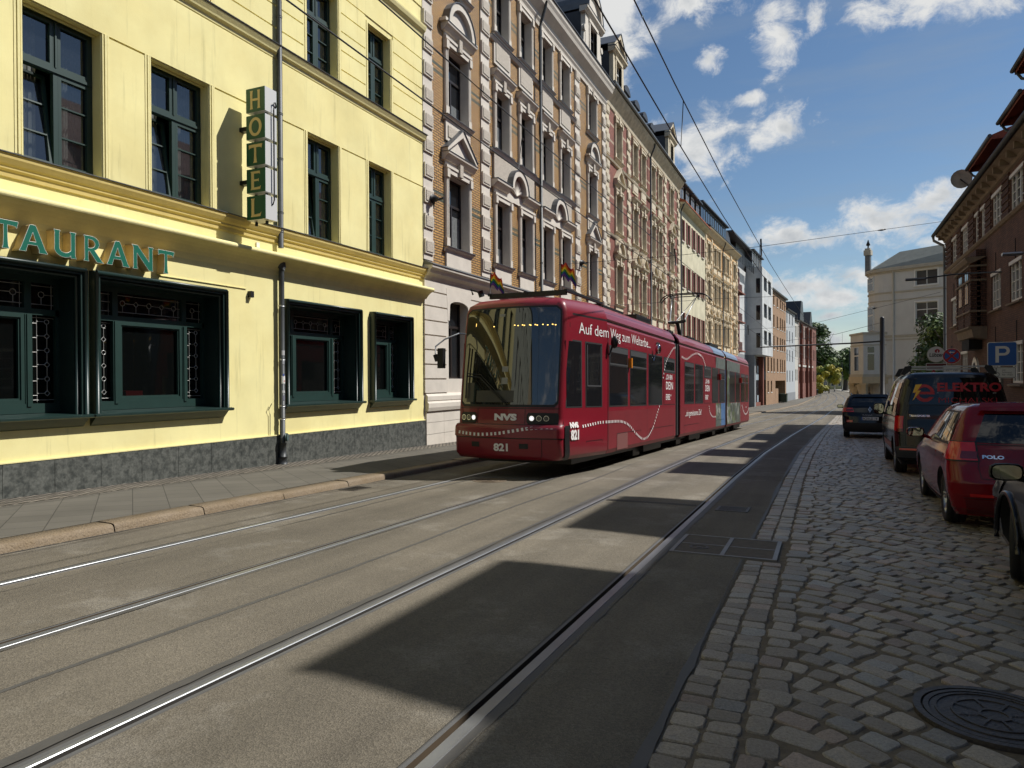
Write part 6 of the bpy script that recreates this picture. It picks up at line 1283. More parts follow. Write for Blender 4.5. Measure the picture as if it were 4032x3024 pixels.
def section(u0, u1, name, mats_by=None):
    mb = MB(); us = [u0, u0+.02]+[u0+(u1-u0)*k/6 for k in range(1, 6)]+[u1-.02, u1]
    for s in (1, -1):
        rows = []
        for u in us:
            e = .04 if u in (us[0], us[-1]) else 0
            rows.append([(s*(max(.0, side_v(u)+d-e) if d > -1.3 else 0), u, z) for d, z in PROF])
        if s < 0: rows = [r[::-1] for r in rows]
        for i in range(len(rows)-1):
            for j in range(len(PROF)-1):
                jj = j if s > 0 else len(PROF)-2-j
                mm = M_tr2 if jj < 2 else (M_blk if jj == 5 else M_tr)
                a, b, c, d = rows[i][j], rows[i][j+1], rows[i+1][j+1], rows[i+1][j]; mb.poly([a, b, c, d][::-1] if True else [a, b, c, d], mm, False)
    for u in (u0, u1): mb.poly([(-side_v(u)+.05, u, .36), (side_v(u)-.05, u, .36), (side_v(u)-.05, u, 3.0), (side_v(u)-.4, u, 3.4), (-side_v(u)+.4, u, 3.4), (-side_v(u)+.05, u, 3.0)], M_bel)
    mb.poly([(-side_v(u0)+.05, u0, .34), (side_v(u0)-.05, u0, .34), (side_v(u1)-.05, u1, .34), (-side_v(u1)+.05, u1, .34)], M_blk)
    return fixn(mb.build(name, None, tram))
s1 = section(0, 6.2, 'front_body'); s2 = section(6.78, 14.9, 'middle_body'); s3 = section(15.25, 22.0, 'rear_body')
mb = MB(); mb.mats = []
for (a, b) in ((6.1, 6.9), (14.8, 15.35)):
    n = 6
    for k in range(n):
        u = a+(b-a)*k/n; w_ = 1.29 if k % 2 else 1.24; mb.box(-w_, w_, u, u+(b-a)/n-.01, .40, 3.02); mb.box(-w_+.18, w_-.18, u, u+(b-a)/n-.01, 3.02, 3.42)
mb.build('bellows', M_bel, tram)
# nose: surface over t in [-1,1] (left rear of nose -> front -> right) and height
def nose(t, z):
    """t: 0 = front centre, 1 = side at u=0; returns (v,u,z)"""
    s = 1 if t >= 0 else -1; t = abs(t)
    lean = interp(z, [.33, .42, .72, .93, .98, 1.28, 3.12, 3.25, 3.36, 3.44, 3.52], [-2.12, -2.16, -2.18, -2.17, -2.08, -2.06, -1.84, -1.82, -1.66, -1.15, .0])
    inset = interp(z, [.33, .42, 2.6, 3.0, 3.12, 3.25, 3.36, 3.44, 3.52], [.045, 0, 0, .01, .02, .07, .20, .42, 1.2])
    bulge = interp(z, [.33, .42, .90, .98, 1.1], [.0, .02, .02, 0, 0])
    hw = 1.085-inset+bulge; rc = .115
    if t <= .55:
        v = (hw-rc)*t/.55; u = lean+.20*(v/(hw))**2
    elif t <= .72:
        a = (t-.55)/.17*PI/2; v0 = hw-rc; u0 = lean+.20*(v0/hw)**2; v = v0+rc*math.sin(a); u = u0+rc*(1-math.cos(a))
    else:
        k = (t-.72)/.28; u0 = lean+.20*((hw-rc)/hw)**2+rc; u = u0+(0-u0)*k; v = hw+(1.325-inset-hw)*k
        if z > 3.5: v = max(v, 0)
    return Vector((s*v, u, z))
zs_ = [.33, .42, .72, .725, .91, .94, .98, 1.1, 1.26, 1.30, 1.7, 2.1, 2.5, 2.9, 3.03, 3.07, 3.12, 3.19, 3.25, 3.31, 3.36, 3.40, 3.44, 3.48, 3.52]
ts_ = [x/40 for x in range(-40, 41)]
mb = MB(); rows = [[nose(t, z) for t in ts_] for z in zs_]
for i in range(len(zs_)-1):
    for j in range(len(ts_)-1):
        mm = M_tr; tt = abs(ts_[j]+.0125)
        if 3.02 < zs_[i] < 3.06 and tt > .74: mm = M_blk
        mb.poly([rows[i][j], rows[i][j+1], rows[i+1][j+1], rows[i+1][j]], mm, True)
mb.poly([nose(t, .33) for t in ts_], M_blk); fixn(mb.build('nose', None, tram))
def npatch(mb, t0, t1, z0, z1, nt, nz, off, m=None, rcorner=0):
    rows = []
    for i in range(nz+1):
        z = z0+(z1-z0)*i/nz; row = []
        for j in range(nt+1):
            t = t0+(t1-t0)*j/nt; e = .004
            if rcorner:   # rounded rectangle: squeeze t towards the middle near the top / bottom
                dz = min(z-z0, z1-z); sq_ = (1-math.sqrt(max(0, 1-(1-min(1, dz/rcorner))**2)))*rcorner*.6; tm = (t0+t1)/2; hw = (t1-t0)/2; t = tm+(t-tm)*(hw-sq_)/hw
            p = nose(t, z); a = nose(min(1, t+e), z)-nose(max(-1, t-e), z); b = nose(t, z+e)-nose(t, z-e); n = a.cross(b); n.normalize(); row.append(p+n*off)
        rows.append(row)
    mb.grid(rows, m, True)
mb = MB(); npatch(mb, -.585, .585, 1.29, 3.19, 40, 26, .004, None, .09); mb.build('windscreen_seal', M_blk, tram)
mb = MB(); npatch(mb, -.562, .562, 1.34, 3.155, 40, 30, .010, None, .07); wsn = mb.build('windscreen', M_ws, tram)
mb = MB()   # destination display dots seen through the glass
for i, t in enumerate((-.19, .06, .10, .15, .17, .23, .24, .29, .31, .37, .42, .47, .50)): npatch(mb, t, t+.014, 2.81+.01*(i % 2), 2.825+.01*(i % 2), 1, 1, .013)
npatch(mb, -.43, -.425, 2.84, 2.90, 1, 1, .013)
mb.build('destination_display', mat('display_amber', (1, .62, .15), .5, emis=3), wsn)
mb = MB(); npatch(mb, -.12, -.05, 3.0, 3.05, 2, 2, .014); npatch(mb, -.05, .02, 1.95, 2.05, 2, 2, .013); npatch(mb, -.05, .02, 1.72, 1.84, 2, 2, .013); mb.build('windscreen_notice', mat('pale_notice', (.28, .28, .25), .6), wsn)
mb = MB(); npatch(mb, -.50, -.40, 1.38, 1.75, 4, 4, .011); npatch(mb, -.36, .1, 1.38, 1.60, 6, 3, .011); mb.build('dashboard', mat('dash_grey', (.05, .05, .045), .4), wsn)
mb = MB(); a_, b_, c_, d_ = nose(.03, 1.33), nose(-.32, 1.85), nose(-.50, 1.88), nose(-.52, 1.50); q = Vector((0, -.05, 0))
mb.tube([a_+q, b_+q, c_+q], .014, 5); mb.tube([a_+q+Vector((.03, 0, .02)), b_+q+Vector((.02, 0, .05)), c_+q+Vector((0, 0, .05))], .008, 5); mb.tube([nose(-.50, 1.45)+q, c_+q, nose(-.485, 2.42)+q], .016, 5); mb.build('wiper', M_blk, tram)
# seams, bumper, lamps
mb = MB()
npatch(mb, -.74, .74, .715, .73, 60, 1, .004); npatch(mb, -.70, .70, .955, .968, 50, 1, .012); npatch(mb, -.60, .60, 1.262, 1.275, 50, 1, .004)
for t in (-.335, .23): npatch(mb, t, t+.006, .98, 1.27, 1, 6, .005)
for t in (-.42, .235, .60): npatch(mb, t, t+.005, .73, .955, 1, 6, .01)
for t in (-.58, .42): npatch(mb, t, t+.005, .36, .715, 1, 6, .005)
mb.build('panel_joint', M_blk, tram)
mb = MB(); npatch(mb, -.72, .72, .735, .950, 60, 6, .022); mb.build('bumper', M_tr, tram)
mb = MB(); npatch(mb, .725, .752, .34, .95, 3, 8, .024); mb.build('corner_gap', M_blk, tram); mb = MB(); npatch(mb, -.752, -.725, .34, .95, 3, 8, .006); mb.build('corner_gap', M_blk, tram)
def disc(mb, c, n, r, k=20, m=None, off=0):
    n = Vector(n).normalized(); a = n.cross(Vector((0, 0, 1))).normalized(); b = a.cross(n); c = Vector(c)+n*off
    mb.poly([c+a*r*math.cos(2*PI*i/k)+b*r*math.sin(2*PI*i/k) for i in range(k)], m)
M_chr = mat('chrome_reflector', (.55, .56, .58), .12, 1); M_lon = mat('lit_lamp', (.95, .95, 1.0), .2, emis=.8); M_loff = mat('lamp_lens_dark', (.10, .10, .11), .1, .6)
for s, (ta, tb), lit in ((-1, (-.565, -.345), -.385), (1, (.25, .60), .305)):
    mb = MB(); npatch(mb, ta, tb, .985, 1.19, 10, 5, .008, None, .03); o = mb.build('headlight', M_blk, tram)
    for k, t in enumerate(((-.525, -.455, -.385) if s < 0 else (.305, .38, .455))):
        p = nose(t, 1.09); n_ = (nose(t+.01, 1.09)-nose(t-.01, 1.09)).cross(Vector((0, 0, 1))); mb = MB(); disc(mb, p, n_, .052, 20, None, .012); r_ = mb.build('lamp_rim', M_chr, o); mb = MB(); disc(mb, p, n_, .043, 20, None, .015)
        mb.build('lamp_lens', M_lon if abs(t-lit) < .01 else M_loff, o)
mb = MB(); npatch(mb, -.37, -.27, .545, .64, 3, 2, .006); npatch(mb, .19, .285, .535, .63, 3, 2, .006); mb.build('tow_flap', M_blk, tram)
def nside(u, z, off):
    if u >= 0: return Vector((1.325+off, u, z))
    lo, hi = .56, 1.0
    for _ in range(22):
        mid = (lo+hi)/2
        if nose(mid, z).y < u: lo = mid
        else: hi = mid
    p = nose(lo, z); q = nose(min(1, lo+.01), z)-nose(lo-.01, z); n = Vector((q.y, -q.x, 0)).normalized(); return p+n*off
# text helper on nose / side
def t_at(v, z):   # invert nose v -> t near the front
    hw = 1.085; return v/(hw-.14)*.55
def nosemap(v0, z0, off=.012):
    def f(x, y, z): t = t_at(v0+x, z0+y); p = nose(t, z0+y); n = Vector((.0, -1, .0)); return p+n*off
    return f
text_mesh('NVS', .155, M_tw, 'operator_lettering', tram, nosemap(-.20, 1.055), bold=.010, stretch=1.55, shear=.0)
text_mesh('821', .185, M_tw, 'fleet_number', tram, nosemap(-.155, .49), bold=.008, stretch=1.12)
def sidemap(u0, z0, off=.006):
    # reading direction on this side runs backwards along the tram (increasing u)
    def f(x, y, z): return nside(u0+x, z0+y, off)
    return f
text_mesh('Auf dem Weg zum Welterbe...', .31, M_tw, 'slogan', tram, sidemap(-1.20, 2.70), stretch=1.19, bold=-.001)
text_mesh('...ein gemeinsames Ziel!', .26, M_tw, 'slogan', tram, sidemap(7.45, .92), stretch=1.02)
text_mesh('NVS', .13, M_tw, 'operator_lettering', tram, sidemap(-1.63, .92, .02), bold=.009, stretch=1.35)
text_mesh('821', .24, M_tw, 'fleet_number', tram, sidemap(-1.62, .70, .02), bold=.012, stretch=.98)
for u in (4.98, 10.62):
    for k, (tx, z, sz) in enumerate((('„ICH BIN', 1.97, .19), ('DEIN', 1.70, .30), ('ERBE.“', 1.42, .22))): text_mesh(tx, sz, M_tw, 'poster_lettering', tram, sidemap(u, z, .012), stretch=1.02 if k != 1 else 1.25, bold=.002)
text_mesh('weltkulturerbe', .07, M_tw, 'small_lettering', tram, sidemap(20.7, 1.02), stretch=1.0)
# dotted trail
def trail(pts, f, w_, sp, name):
    mb = MB(); n = []; 
    # catmull resample
    P = [Vector((a, b)) for a, b in pts]; dense = []
    for i in range(len(P)-1):
        p0, p1, p2, p3 = P[max(0, i-1)], P[i], P[i+1], P[min(len(P)-1, i+2)]
        for k in range(12):
            t = k/12; dense.append(.5*((2*p1)+(p2-p0)*t+(2*p0-5*p1+4*p2-p3)*t*t+(3*p1-p0-3*p2+p3)*t**3))
    dense.append(P[-1]); acc = 0; 
    for i in range(1, len(dense)):
        d = (dense[i]-dense[i-1]).length; acc += d
        if acc >= sp:
            acc = 0; c = dense[i]; tg = (dense[i]-dense[i-1]).normalized(); nn = Vector((-tg.y, tg.x)); q = [c+tg*w_*.35+nn*w_/2, c-tg*w_*.35+nn*w_/2, c-tg*w_*.35-nn*w_/2, c+tg*w_*.35-nn*w_/2]; mb.poly([f(a.x, a.y) for a in q])
    return mb.build(name, M_tw, tram)
sf = lambda u, z: nside(u, z, .012)
trail([(-1.2, .92), (-1.0, .935), (-.70, .955), (-.34, .98), (.21, .98), (.8, .97), (1.2, .93), (1.59, .84), (2.1, .65), (2.66, .5), (3.14, .53), (3.56, .69), (3.88, .92), (4.3, 1.27)], sf, .055, .095, 'dotted_trail')
trail([(4.63, 1.9), (4.87, 2.28), (5.11, 2.5), (5.43, 2.66), (5.81, 2.83), (6.15, 2.9)], sf, .055, .10, 'dotted_trail'); trail([(6.9, 2.68), (7.63, 2.64), (8.42, 2.80), (9.27, 2.90), (10.16, 2.81), (10.7, 2.53)], sf, .06, .075, 'dotted_trail'); trail([(11.3, 1.25), (11.5, .98), (12.0, .81), (12.7, .79)], sf, .055, .075, 'dotted_trail'); trail([(19.4, 1.2), (19.9, .9), (20.6, .72), (21.3, .78), (21.9, 1.0)], sf, .07, .07, 'dotted_trail')
trail([(-1.78, .80), (-1.72, .82), (-1.6, .83)], sf, .05, .09, 'dotted_trail')
def nf(v, z): return nose(t_at(v, z), z)+Vector((0, -.026, 0))
trail([(-1.0, .82), (-.85, .80), (-.5, .78), (-.14, .80), (.12, .84), (.45, .90), (.75, .935), (.92, .935)], nf, .058, .078, 'dotted_trail')
# windows on both sides
def spanel(mb, u0, u1, z0, z1, off, s=1, m=None):
    n = max(1, int(abs(u1-u0)/.5)+1); rows = []
    for z in (z0, z1): ps_ = [nside(u0+(u1-u0)*k/n, z, off) for k in range(n+1)]; rows.append([(s*p.x, p.y, p.z) for p in ps_])
    if s < 0: rows = rows[::-1]
    mb.grid(rows, m, False)
WN = [(-1.74, -1.10, 0), (-.96, -.24, 1), (.10, 1.46, 2), (1.62, 3.05, 2), (3.22, 4.63, 0), (7.36, 8.78, 2), (8.94, 10.30, 0), (11.95, 13.32, 0), (13.48, 14.76, 2), (15.98, 17.45, 0), (17.62, 18.9, 0), (19.15, 20.5, 2), (20.7, 21.7, 2)]
M_fr = mat('window_rubber', (.02, .02, .021), .6); M_vent = mat('grey_vent_sash', (.055, .057, .06), .5)
for s in (1, -1):
    for a, b, kd in WN+[(4.78, 6.1, 9), (10.45, 11.80, 9)]:
        mb = MB(); spanel(mb, a, b, 1.285, 2.56, .004, s); o = mb.build('window', M_fr, tram); mb = MB()
        if kd == 9:
            spanel(mb, a+.05, b-.05, 2.18, 2.50, .008, s); mb.build('vent_sash', M_vent, o); mb = MB(); spanel(mb, a+.02, b-.02, 1.30, 2.14, .008, s); mb.build('poster_panel', M_tr, o); mb = MB(); spanel(mb, a+.12, b-.12, 2.23, 2.45, .011, s); mb.build('pane', M_tg, o); continue
        spanel(mb, a+.035, b-.035, 1.315, 2.53 if kd != 2 else 2.14, .008, s); mb.build('pane', M_tg, o)
        if kd == 2: mb = MB(); spanel(mb, a+.035, b-.035, 2.16, 2.53, .010, s); mb.build('vent_sash', M_vent, o); mb = MB(); spanel(mb, a+.06, b-.06, 2.20, 2.42, .014, s); mb.build('vent_pane', M_tg, o)
        if kd == 1: mb = MB(); spanel(mb, a+.06, a+.09, 1.72, 2.50, .013, s); spanel(mb, b-.09, b-.06, 1.72, 2.50, .013, s); spanel(mb, a+.06, b-.06, 1.69, 1.72, .013, s); mb.build('sliding_sash', M_vent, o)
# picture livery on the rear part
def photomat(name, cs, sc_):
    m = bpy.data.materials.new(name); m.use_nodes = True; t = m.node_tree; b = t.nodes['Principled BSDF']; b.inputs['Roughness'].default_value = .35
    tc = t.nodes.new('ShaderNodeTexCoord'); n = t.nodes.new('ShaderNodeTexVoronoi'); n.inputs['Scale'].default_value = sc_; t.links.new(tc.outputs['Object'], n.inputs['Vector']); n2 = t.nodes.new('ShaderNodeTexNoise'); n2.inputs['Scale'].default_value = sc_*1.2; n2.inputs['Detail'].default_value = 8; t.links.new(tc.outputs['Object'], n2.inputs['Vector'])
    r = t.nodes.new('ShaderNodeValToRGB'); r.color_ramp.interpolation = 'CONSTANT'
    els = r.color_ramp.elements; els[0].position = 0; els[0].color = (*cs[0], 1); els[1].position = .42; els[1].color = (*cs[1], 1)
    for p, c in zip((.48, .54, .60), cs[2:]): e = els.new(p); e.color = (*c, 1)
    x = t.nodes.new('ShaderNodeMixRGB'); x.inputs[0].default_value = .55; t.links.new(n2.outputs[0], x.inputs[1]); sp2 = t.nodes.new('ShaderNodeSeparateColor'); t.links.new(n.outputs['Color'], sp2.inputs[0]); t.links.new(sp2.outputs[0], x.inputs[2]); t.links.new(x.outputs[0], r.inputs[0]); t.links.new(r.outputs[0], b.inputs['Base Color']); return m
M_ph = photomat('aerial_picture_wrap', [(.06, .07, .05), (.10, .14, .05), (.16, .17, .15), (.30, .31, .28), (.09, .11, .10)], 2.6)
M_bl = mat('blue_wrap', (.075, .16, .33), .4, var=.1); M_gr = mat('grey_wrap', (.12, .14, .13), .45, var=.4, vscale=5, detail=8)
def wrap(u0, u1, z0, z1, m, nm): mb = MB(); spanel(mb, u0, u1, z0, z1, .0025, 1); mb.build(nm, m, tram)
wrap(12.75, 13.9, .42, 1.27, M_ph, 'picture_wrap'); wrap(13.9, 14.86, .42, 1.27, M_bl, 'blue_wrap'); wrap(12.75, 14.86, 2.57, 2.98, M_gr, 'grey_wrap'); wrap(14.80, 14.87, 1.27, 2.57, M_bl, 'blue_wrap'); wrap(15.28, 19.0, .42, 1.27, M_ph, 'picture_wrap'); wrap(15.28, 18.9, 2.57, 2.98, M_gr, 'grey_wrap'); wrap(15.28, 15.95, 1.27, 2.57, M_ph, 'picture_wrap')
mb = MB()
for (a, b) in ((12.4, 14.88), (15.27, 18.4)):
    mb.grid([[(side_v(a)+PROF[j][0]+.004, u, PROF[j][1]+.004) for j in range(7, 12)] for u in (a, b)], None, False)
mb.build('roof_wrap', mat('pale_blue_wrap', (.16, .22, .32), .35), tram)
# side details
mb = MB()
for (a, b, z0, z1) in ((-.96, -.24, .38, .64), (.65, 2.55, .38, .72), (3.35, 5.9, .38, .72), (7.3, 9.6, .38, .66), (12.9, 14.6, .38, .66)):
    for s in (1,):
        spanel(mb, a, a+.012, z0, z1, .004, s); spanel(mb, b-.012, b, z0, z1, .004, s); spanel(mb, a, b, z1-.012, z1, .004, s)
for u in (.055,): spanel(mb, u, u+.012, .36, 2.98, .004)
for u in (-2.0+.05,): spanel(mb, u+.12, u+.13, .98, 2.95, .004)
for u in (3.1,): spanel(mb, u, u+.01, .36, 1.25, .004)
mb.build('panel_joint', M_blk, tram)
mb = MB(); spanel(mb, .66, 1.45, .37, .71, .003); mb.build('access_flap', mat('dusty_flap', (.17, .06, .055), .6), tram)
mb = MB(); spanel(mb, -1.72, -1.52, 2.79, 2.88, .006); mb.build('side_repeater', mat('dim_red_lens', (.12, .015, .02), .4), tram)
for u, z, nm in ((.10, 2.58, 'outside_mirror'), (3.72, 2.66, 'round_camera')):
    mb = MB(); mb.tube([(1.33, u, z-.25), (1.40, u-.02, z-.05), (1.42, u-.03, z+.02)], .02, 6); rows = []
    for i in range(7):
        a = PI*i/6; rows.append([(1.45+.10*math.cos(2*PI*j/10)*math.sin(a)*.8, u-.03+.05*math.sin(2*PI*j/10)*math.sin(a), z+.03+.13*math.cos(a)) for j in range(10)])
    mb.grid(rows, None, True, True); mb.build(nm, M_blk if nm[0] == 'o' else M_chr, tram)
mb = MB(); spanel(mb, 4.0, 4.35, 2.62, 2.90, .008); mb.build('line_display', M_fr, tram)
M_amb = mat('amber_lens', (.75, .25, .02), .3); M_rdl = mat('red_lens', (.55, .01, .01), .3)
for u, m_ in ((1.54, M_amb), (13.40, M_rdl), (19.02, M_rdl)): mb = MB(); mb.box(1.325, 1.40, u-.035, u+.035, 2.14, 2.36); mb.build('side_lamp', m_, tram)
mb = MB()
for u in (3.3, 8.0, 11.0, 14.2, 17, 20): mb.box(.8, 1.0, u-.3, u+.3, .05, .36); mb.box(-1.0, -.8, u-.3, u+.3, .05, .36)
for u in (4.5, 10, 19.5): mb.box(-1.1, 1.1, u-.9, u+.9, .12, .36)
mb.box(-1.0, 1.0, -1.2, 21.5, .20, .35)
mb.build('underframe', M_blk, tram)
for u in (3.9, 5.1, 9.4, 10.6, 18.9, 20.1):
    for s in (-1, 1): mb = MB(); mb.tube([(s*.70, u, .33), (s*.80, u, .33)], .33, 20); mb.build('wheel', mat('wheel_steel', (.05, .045, .04), .6, .5), tram)
# roof gear
mb = MB(); mb.box(-.80, .86, -1.15, -1.08, 3.46, 3.56); mb.box(-.80, .86, .9, 1.0, 3.48, 3.54)
for x in (-.8, .0, .86): mb.box(x-.03, x+.03, -1.17, 1.0, 3.52, 3.57)
mb.build('roof_rail', M_blk, tram)
for q in ((-.7, .7, 1.6, 3.2, 3.50, 3.60), (-.75, .75, 4.2, 5.6, 3.50, 3.66), (-.6, .6, 15.6, 17.5, 3.5, 3.72), (-.75, .6, 11.9, 13.8, 3.5, 3.63)): mb = MB(); mb.box(*q); mb.build('roof_box', M_blk, tram)
mb = MB(); mb.tube([(-.92, -1.25, 3.50), (-.95, -1.28, 3.62)], .06, 8); mb.tube([(-.95, -1.28, 3.58), (-1.15, -1.3, 3.66), (-1.1, -1.3, 3.55)], .02, 6); mb.build('horn', M_blk, tram)
# flags
bands = [(.45, .01, .015), (.75, .18, .01), (.80, .62, .03), (.03, .25, .03), (.02, .05, .30), (.16, .05, .28)]
BM = [mat('flag_band_%d' % i, c, .8) for i, c in enumerate(bands)]
for (x, u, hz, nm) in ((-.80, -1.12, 4.04, 0), (.74, -1.12, 4.12, 1)):
    o = thing('pennant', None, None); o.parent = tram; mb = MB(); mb.tube([(x, u, 3.5), (x, u, hz+.06)], .007, 5); mb.build('staff', M_blk, o)
    n = 14; mb = MB(); H_ = .28; Lf = .42
    P = lambda i, j: (x+Lf*i/n*.72, u+.05*math.sin(i*.8+j*.5)*(i/n+.2), hz-.03-H_*j/6-(.20*(i/n)**1.6)-.035*math.sin(i*.9+j*.3))
    for j in range(6):
        for i in range(n): mb.poly([P(i, j), P(i+1, j), P(i+1, j+1), P(i, j+1)], BM[j], True)
    mb.build('cloth', None, o)
# mirror arm on the left
mb = MB(); mb.tube([(-.95, -1.85, 2.70), (-1.02, -2.0, 2.70), (-1.22, -2.2, 2.58), (-1.36, -2.3, 2.44), (-1.365, -2.3, 2.25)], .016, 7); mb.build('mirror_arm', M_steel, tram)
mb = MB(); mb.box(-1.28, -1.16, -2.36, -2.26, 2.02, 2.40); fixn(mb.build('mirror_head', M_blk, tram)); mb = MB(); mb.tube([(-1.365, -2.3, 2.28), (-1.33, -2.3, 2.18), (-1.28, -2.3, 2.2)], .045, 7); mb.build('mirror_joint', M_blk, tram)
# pantograph
pg = thing('pantograph', None, None); pg.parent = tram
mb = MB(); mb.box(-.45, .45, 12.0, 13.4, 3.64, 3.72); mb.tube([(0, 12.9, 3.7), (0, 12.35, 4.28)], .07, 8); mb.tube([(-.32, 12.3, 4.26), (0, 12.32, 4.24), (.32, 12.3, 4.30)], .055, 8); mb.build('lower_arm', M_blk, pg)
mb = MB(); mb.tube([(-.26, 12.3, 4.26), (-.50, 13.7, 5.36)], .02, 6); mb.tube([(.26, 12.3, 4.28), (.46, 13.7, 5.38)], .02, 6); mb.tube([(-.1, 12.4, 4.24), (.40, 13.6, 5.28)], .012, 6); mb.build('upper_arm', M_steel, pg)
mb = MB(); b_ = -.01
for du in (-.16, .16):
    pts = [(-.98, 13.8+du, 5.20), (-.86, 13.8+du, 5.36), (-.70, 13.8+du, 5.46), (-.4, 13.8+du, 5.50), (.4, 13.8+du, 5.50), (.70, 13.8+du, 5.46), (.86, 13.8+du, 5.36), (.98, 13.8+du, 5.20)]; mb.tube(pts, .022, 6)
for x in (-.55, .5): mb.tube([(x, 13.62, 5.44), (x, 13.98, 5.44)], .018, 6); mb.tube([(x, 13.7, 5.40), (x, 13.8, 5.36)], .04, 6)
mb.tube([(-.55, 13.7, 5.38), (.5, 13.7, 5.38)], .02, 6); mb.build('collector_head', M_blk, pg)
# ================================================================ cars
def carpaint(name, col, rough=.3): return mat(name, col, .10, metal=.0, coat=.0, spec=.42)
M_cg = glassmat('car_glass', (.004, .005, .006), .015, spec=.6); M_trim = mat('black_plastic_trim', (.012, .012, .013), .6); M_lampr = mat('red_tail_lens', (.55, .008, .008), .12, coat=.6); M_lampd = mat('dark_red_lens', (.14, .004, .006), .15, coat=.6); M_mir = mat('mirror_glass', (.35, .36, .34), .02, 1); M_alloy = mat('alloy_rim', (.38, .39, .40), .3, .9); M_chrome = mat('chrome_badge', (.75, .76, .78), .12, 1)
class Car:
    def __init__(s, name, label, loc, yaw, levels, paint, wheels, wr, wx, crown=.10, pitch=-.02):
        s.lv = levels; s.crown = crown; s.paint = paint
        s.root = thing(name, label, 'van' if 'van' in name else 'car', (loc[0], loc[1], g(loc[1])+.012), (pitch, 0, yaw)); s.wheels = wheels; s.wr = wr; s.wx = wx
    def P(s, z):
        lv = s.lv; zs = [l[0] for l in lv]; return [interp(z, zs, [l[k] for l in lv]) for k in range(1, 6)]
    def surf(s, seg, t, z):
        hw, yr, yf, rr, rf = s.P(z); rr = min(rr, hw*.8); rf = min(rf, hw*.8); q = math.pi/4
        yrc = lambda x: yr+s.crown*(abs(x)/hw)**2.2; yfc = lambda x: yf-s.crown*1.5*(abs(x)/hw)**2.2
        if seg in 'RF':
            k = abs(t-.5)*2; sg = 1 if t > .5 else -1; r = rr if seg == 'R' else rf
            if k < .8: x = (hw-r)*k/.8; dy = 0
            else: a = (k-.8)/.2*q; x = hw-r+r*math.sin(a); dy = r*(1-math.cos(a))
            y = (yrc(min(x, hw-r))+dy) if seg == 'R' else (yfc(min(x, hw-r))-dy)
            return Vector((sg*x, y, z))
        sg = 1 if seg == 'r' else -1
        y0 = yrc(hw-rr); y1 = yfc(hw-rf)
        if t < .06: a = q+(t/.06)*q; return Vector((sg*(hw-rr+rr*math.sin(a)), y0+rr*(1-math.cos(a)), z))
        if t > .94: a = q+((1-t)/.06)*q; return Vector((sg*(hw-rf+rf*math.sin(a)), y1-rf*(1-math.cos(a)), z))
        k = (t-.06)/.88; ya, yb = y0+rr, y1-rf; bow = .035*math.sin(math.pi*k)
        return Vector((sg*(hw-.02+bow*.6), ya+(yb-ya)*k, z))
    def body(s, nz=34):
        z0, z1 = s.lv[0][0], s.lv[-1][0]; zs = sorted(set([l[0] for l in s.lv]+[z0+(z1-z0)*i/nz for i in range(nz+1)]))
        mb = MB(); rows = []
        for z in zs:
            r = [s.surf('R', t/14, z) for t in range(14)]+[s.surf('r', t/26, z) for t in range(26)]+[s.surf('F', 1-t/14, z) for t in range(14)]+[s.surf('l', 1-t/26, z) for t in range(26)]; rows.append(r)
        top = rows[-1]; cx = sum((p for p in top), Vector())/len(top)
        for f, dz in ((.8, .012), (.5, .022), (.2, .026)): rows.append([Vector((cx.x+(p.x-cx.x)*f, cx.y+(p.y-cx.y)*f, z1+dz)) for p in top])
        n = len(top); mb.grid(rows, s.paint, True, True); mb.poly(rows[0][::-1], M_trim); mb.poly(rows[-1], s.paint, True)
        o = fixn(mb.build('body', None, None)); o.data.materials.append(M_trim) if M_trim.name not in [m.name for m in o.data.materials] else None
        cuts = []
        for wy in s.wheels:
            for sg in (-1, 1):
                c = MB(); c.tube([(sg*(s.wx-.26), wy, s.wr+.01), (sg*(s.wx+.3), wy, s.wr+.01)], s.wr+.055, 28, M_trim, True, False); co = fixn(c.build('cut')); cuts.append(co)
                md = o.modifiers.new('b', 'BOOLEAN'); md.operation = 'DIFFERENCE'; md.object = co; md.solver = 'EXACT'; md.material_mode = 'TRANSFER'
        dg = bpy.context.evaluated_depsgraph_get(); me = bpy.data.meshes.new_from_object(o.evaluated_get(dg)); o.modifiers.clear(); old = o.data; o.data = me
        for c in cuts: bpy.data.objects.remove(c)
        if len(me.polygons) < 100: o.data = old
        for p in o.data.polygons: p.use_smooth = True
        try: o.data.set_sharp_from_angle(angle=R_(38))
        except Exception: pass
        o.parent = s.root; s.bodyo = o; return o
    def patch(s, name, seg, ta, tb, z0, z1, m, off=.006, nt=10, nz=6, parent=None, tc=None, td=None, mb=None):
        """t runs ta..tb at z0 and tc..td at z1"""
        own = mb is None; mb = mb or MB(); tc = ta if tc is None else tc; td = tb if td is None else td; rows = []
        for i in range(nz+1):
            k = i/nz; z = z0+(z1-z0)*k; a = ta+(tc-ta)*k; b = tb+(td-tb)*k; row = []
            for j in range(nt+1):
                t = a+(b-a)*j/nt; e = .004; p = s.surf(seg, t, z); u = s.surf(seg, min(1, t+e), z)-s.surf(seg, max(0, t-e), z); v = s.surf(seg, t, z+e)-s.surf(seg, t, z-e); n = u.cross(v)
                if n.length < 1e-9: n = Vector((0, -1, 0))
                n.normalize(); c = Vector((0, (s.P(z)[1]+s.P(z)[2])/2, z))
                if n.dot(p-c) < 0: n = -n
                row.append(p+n*off)
            rows.append(row)
        mb.grid(rows, None if own else m, True)
        return mb.build(name, m, parent or s.root) if own else None
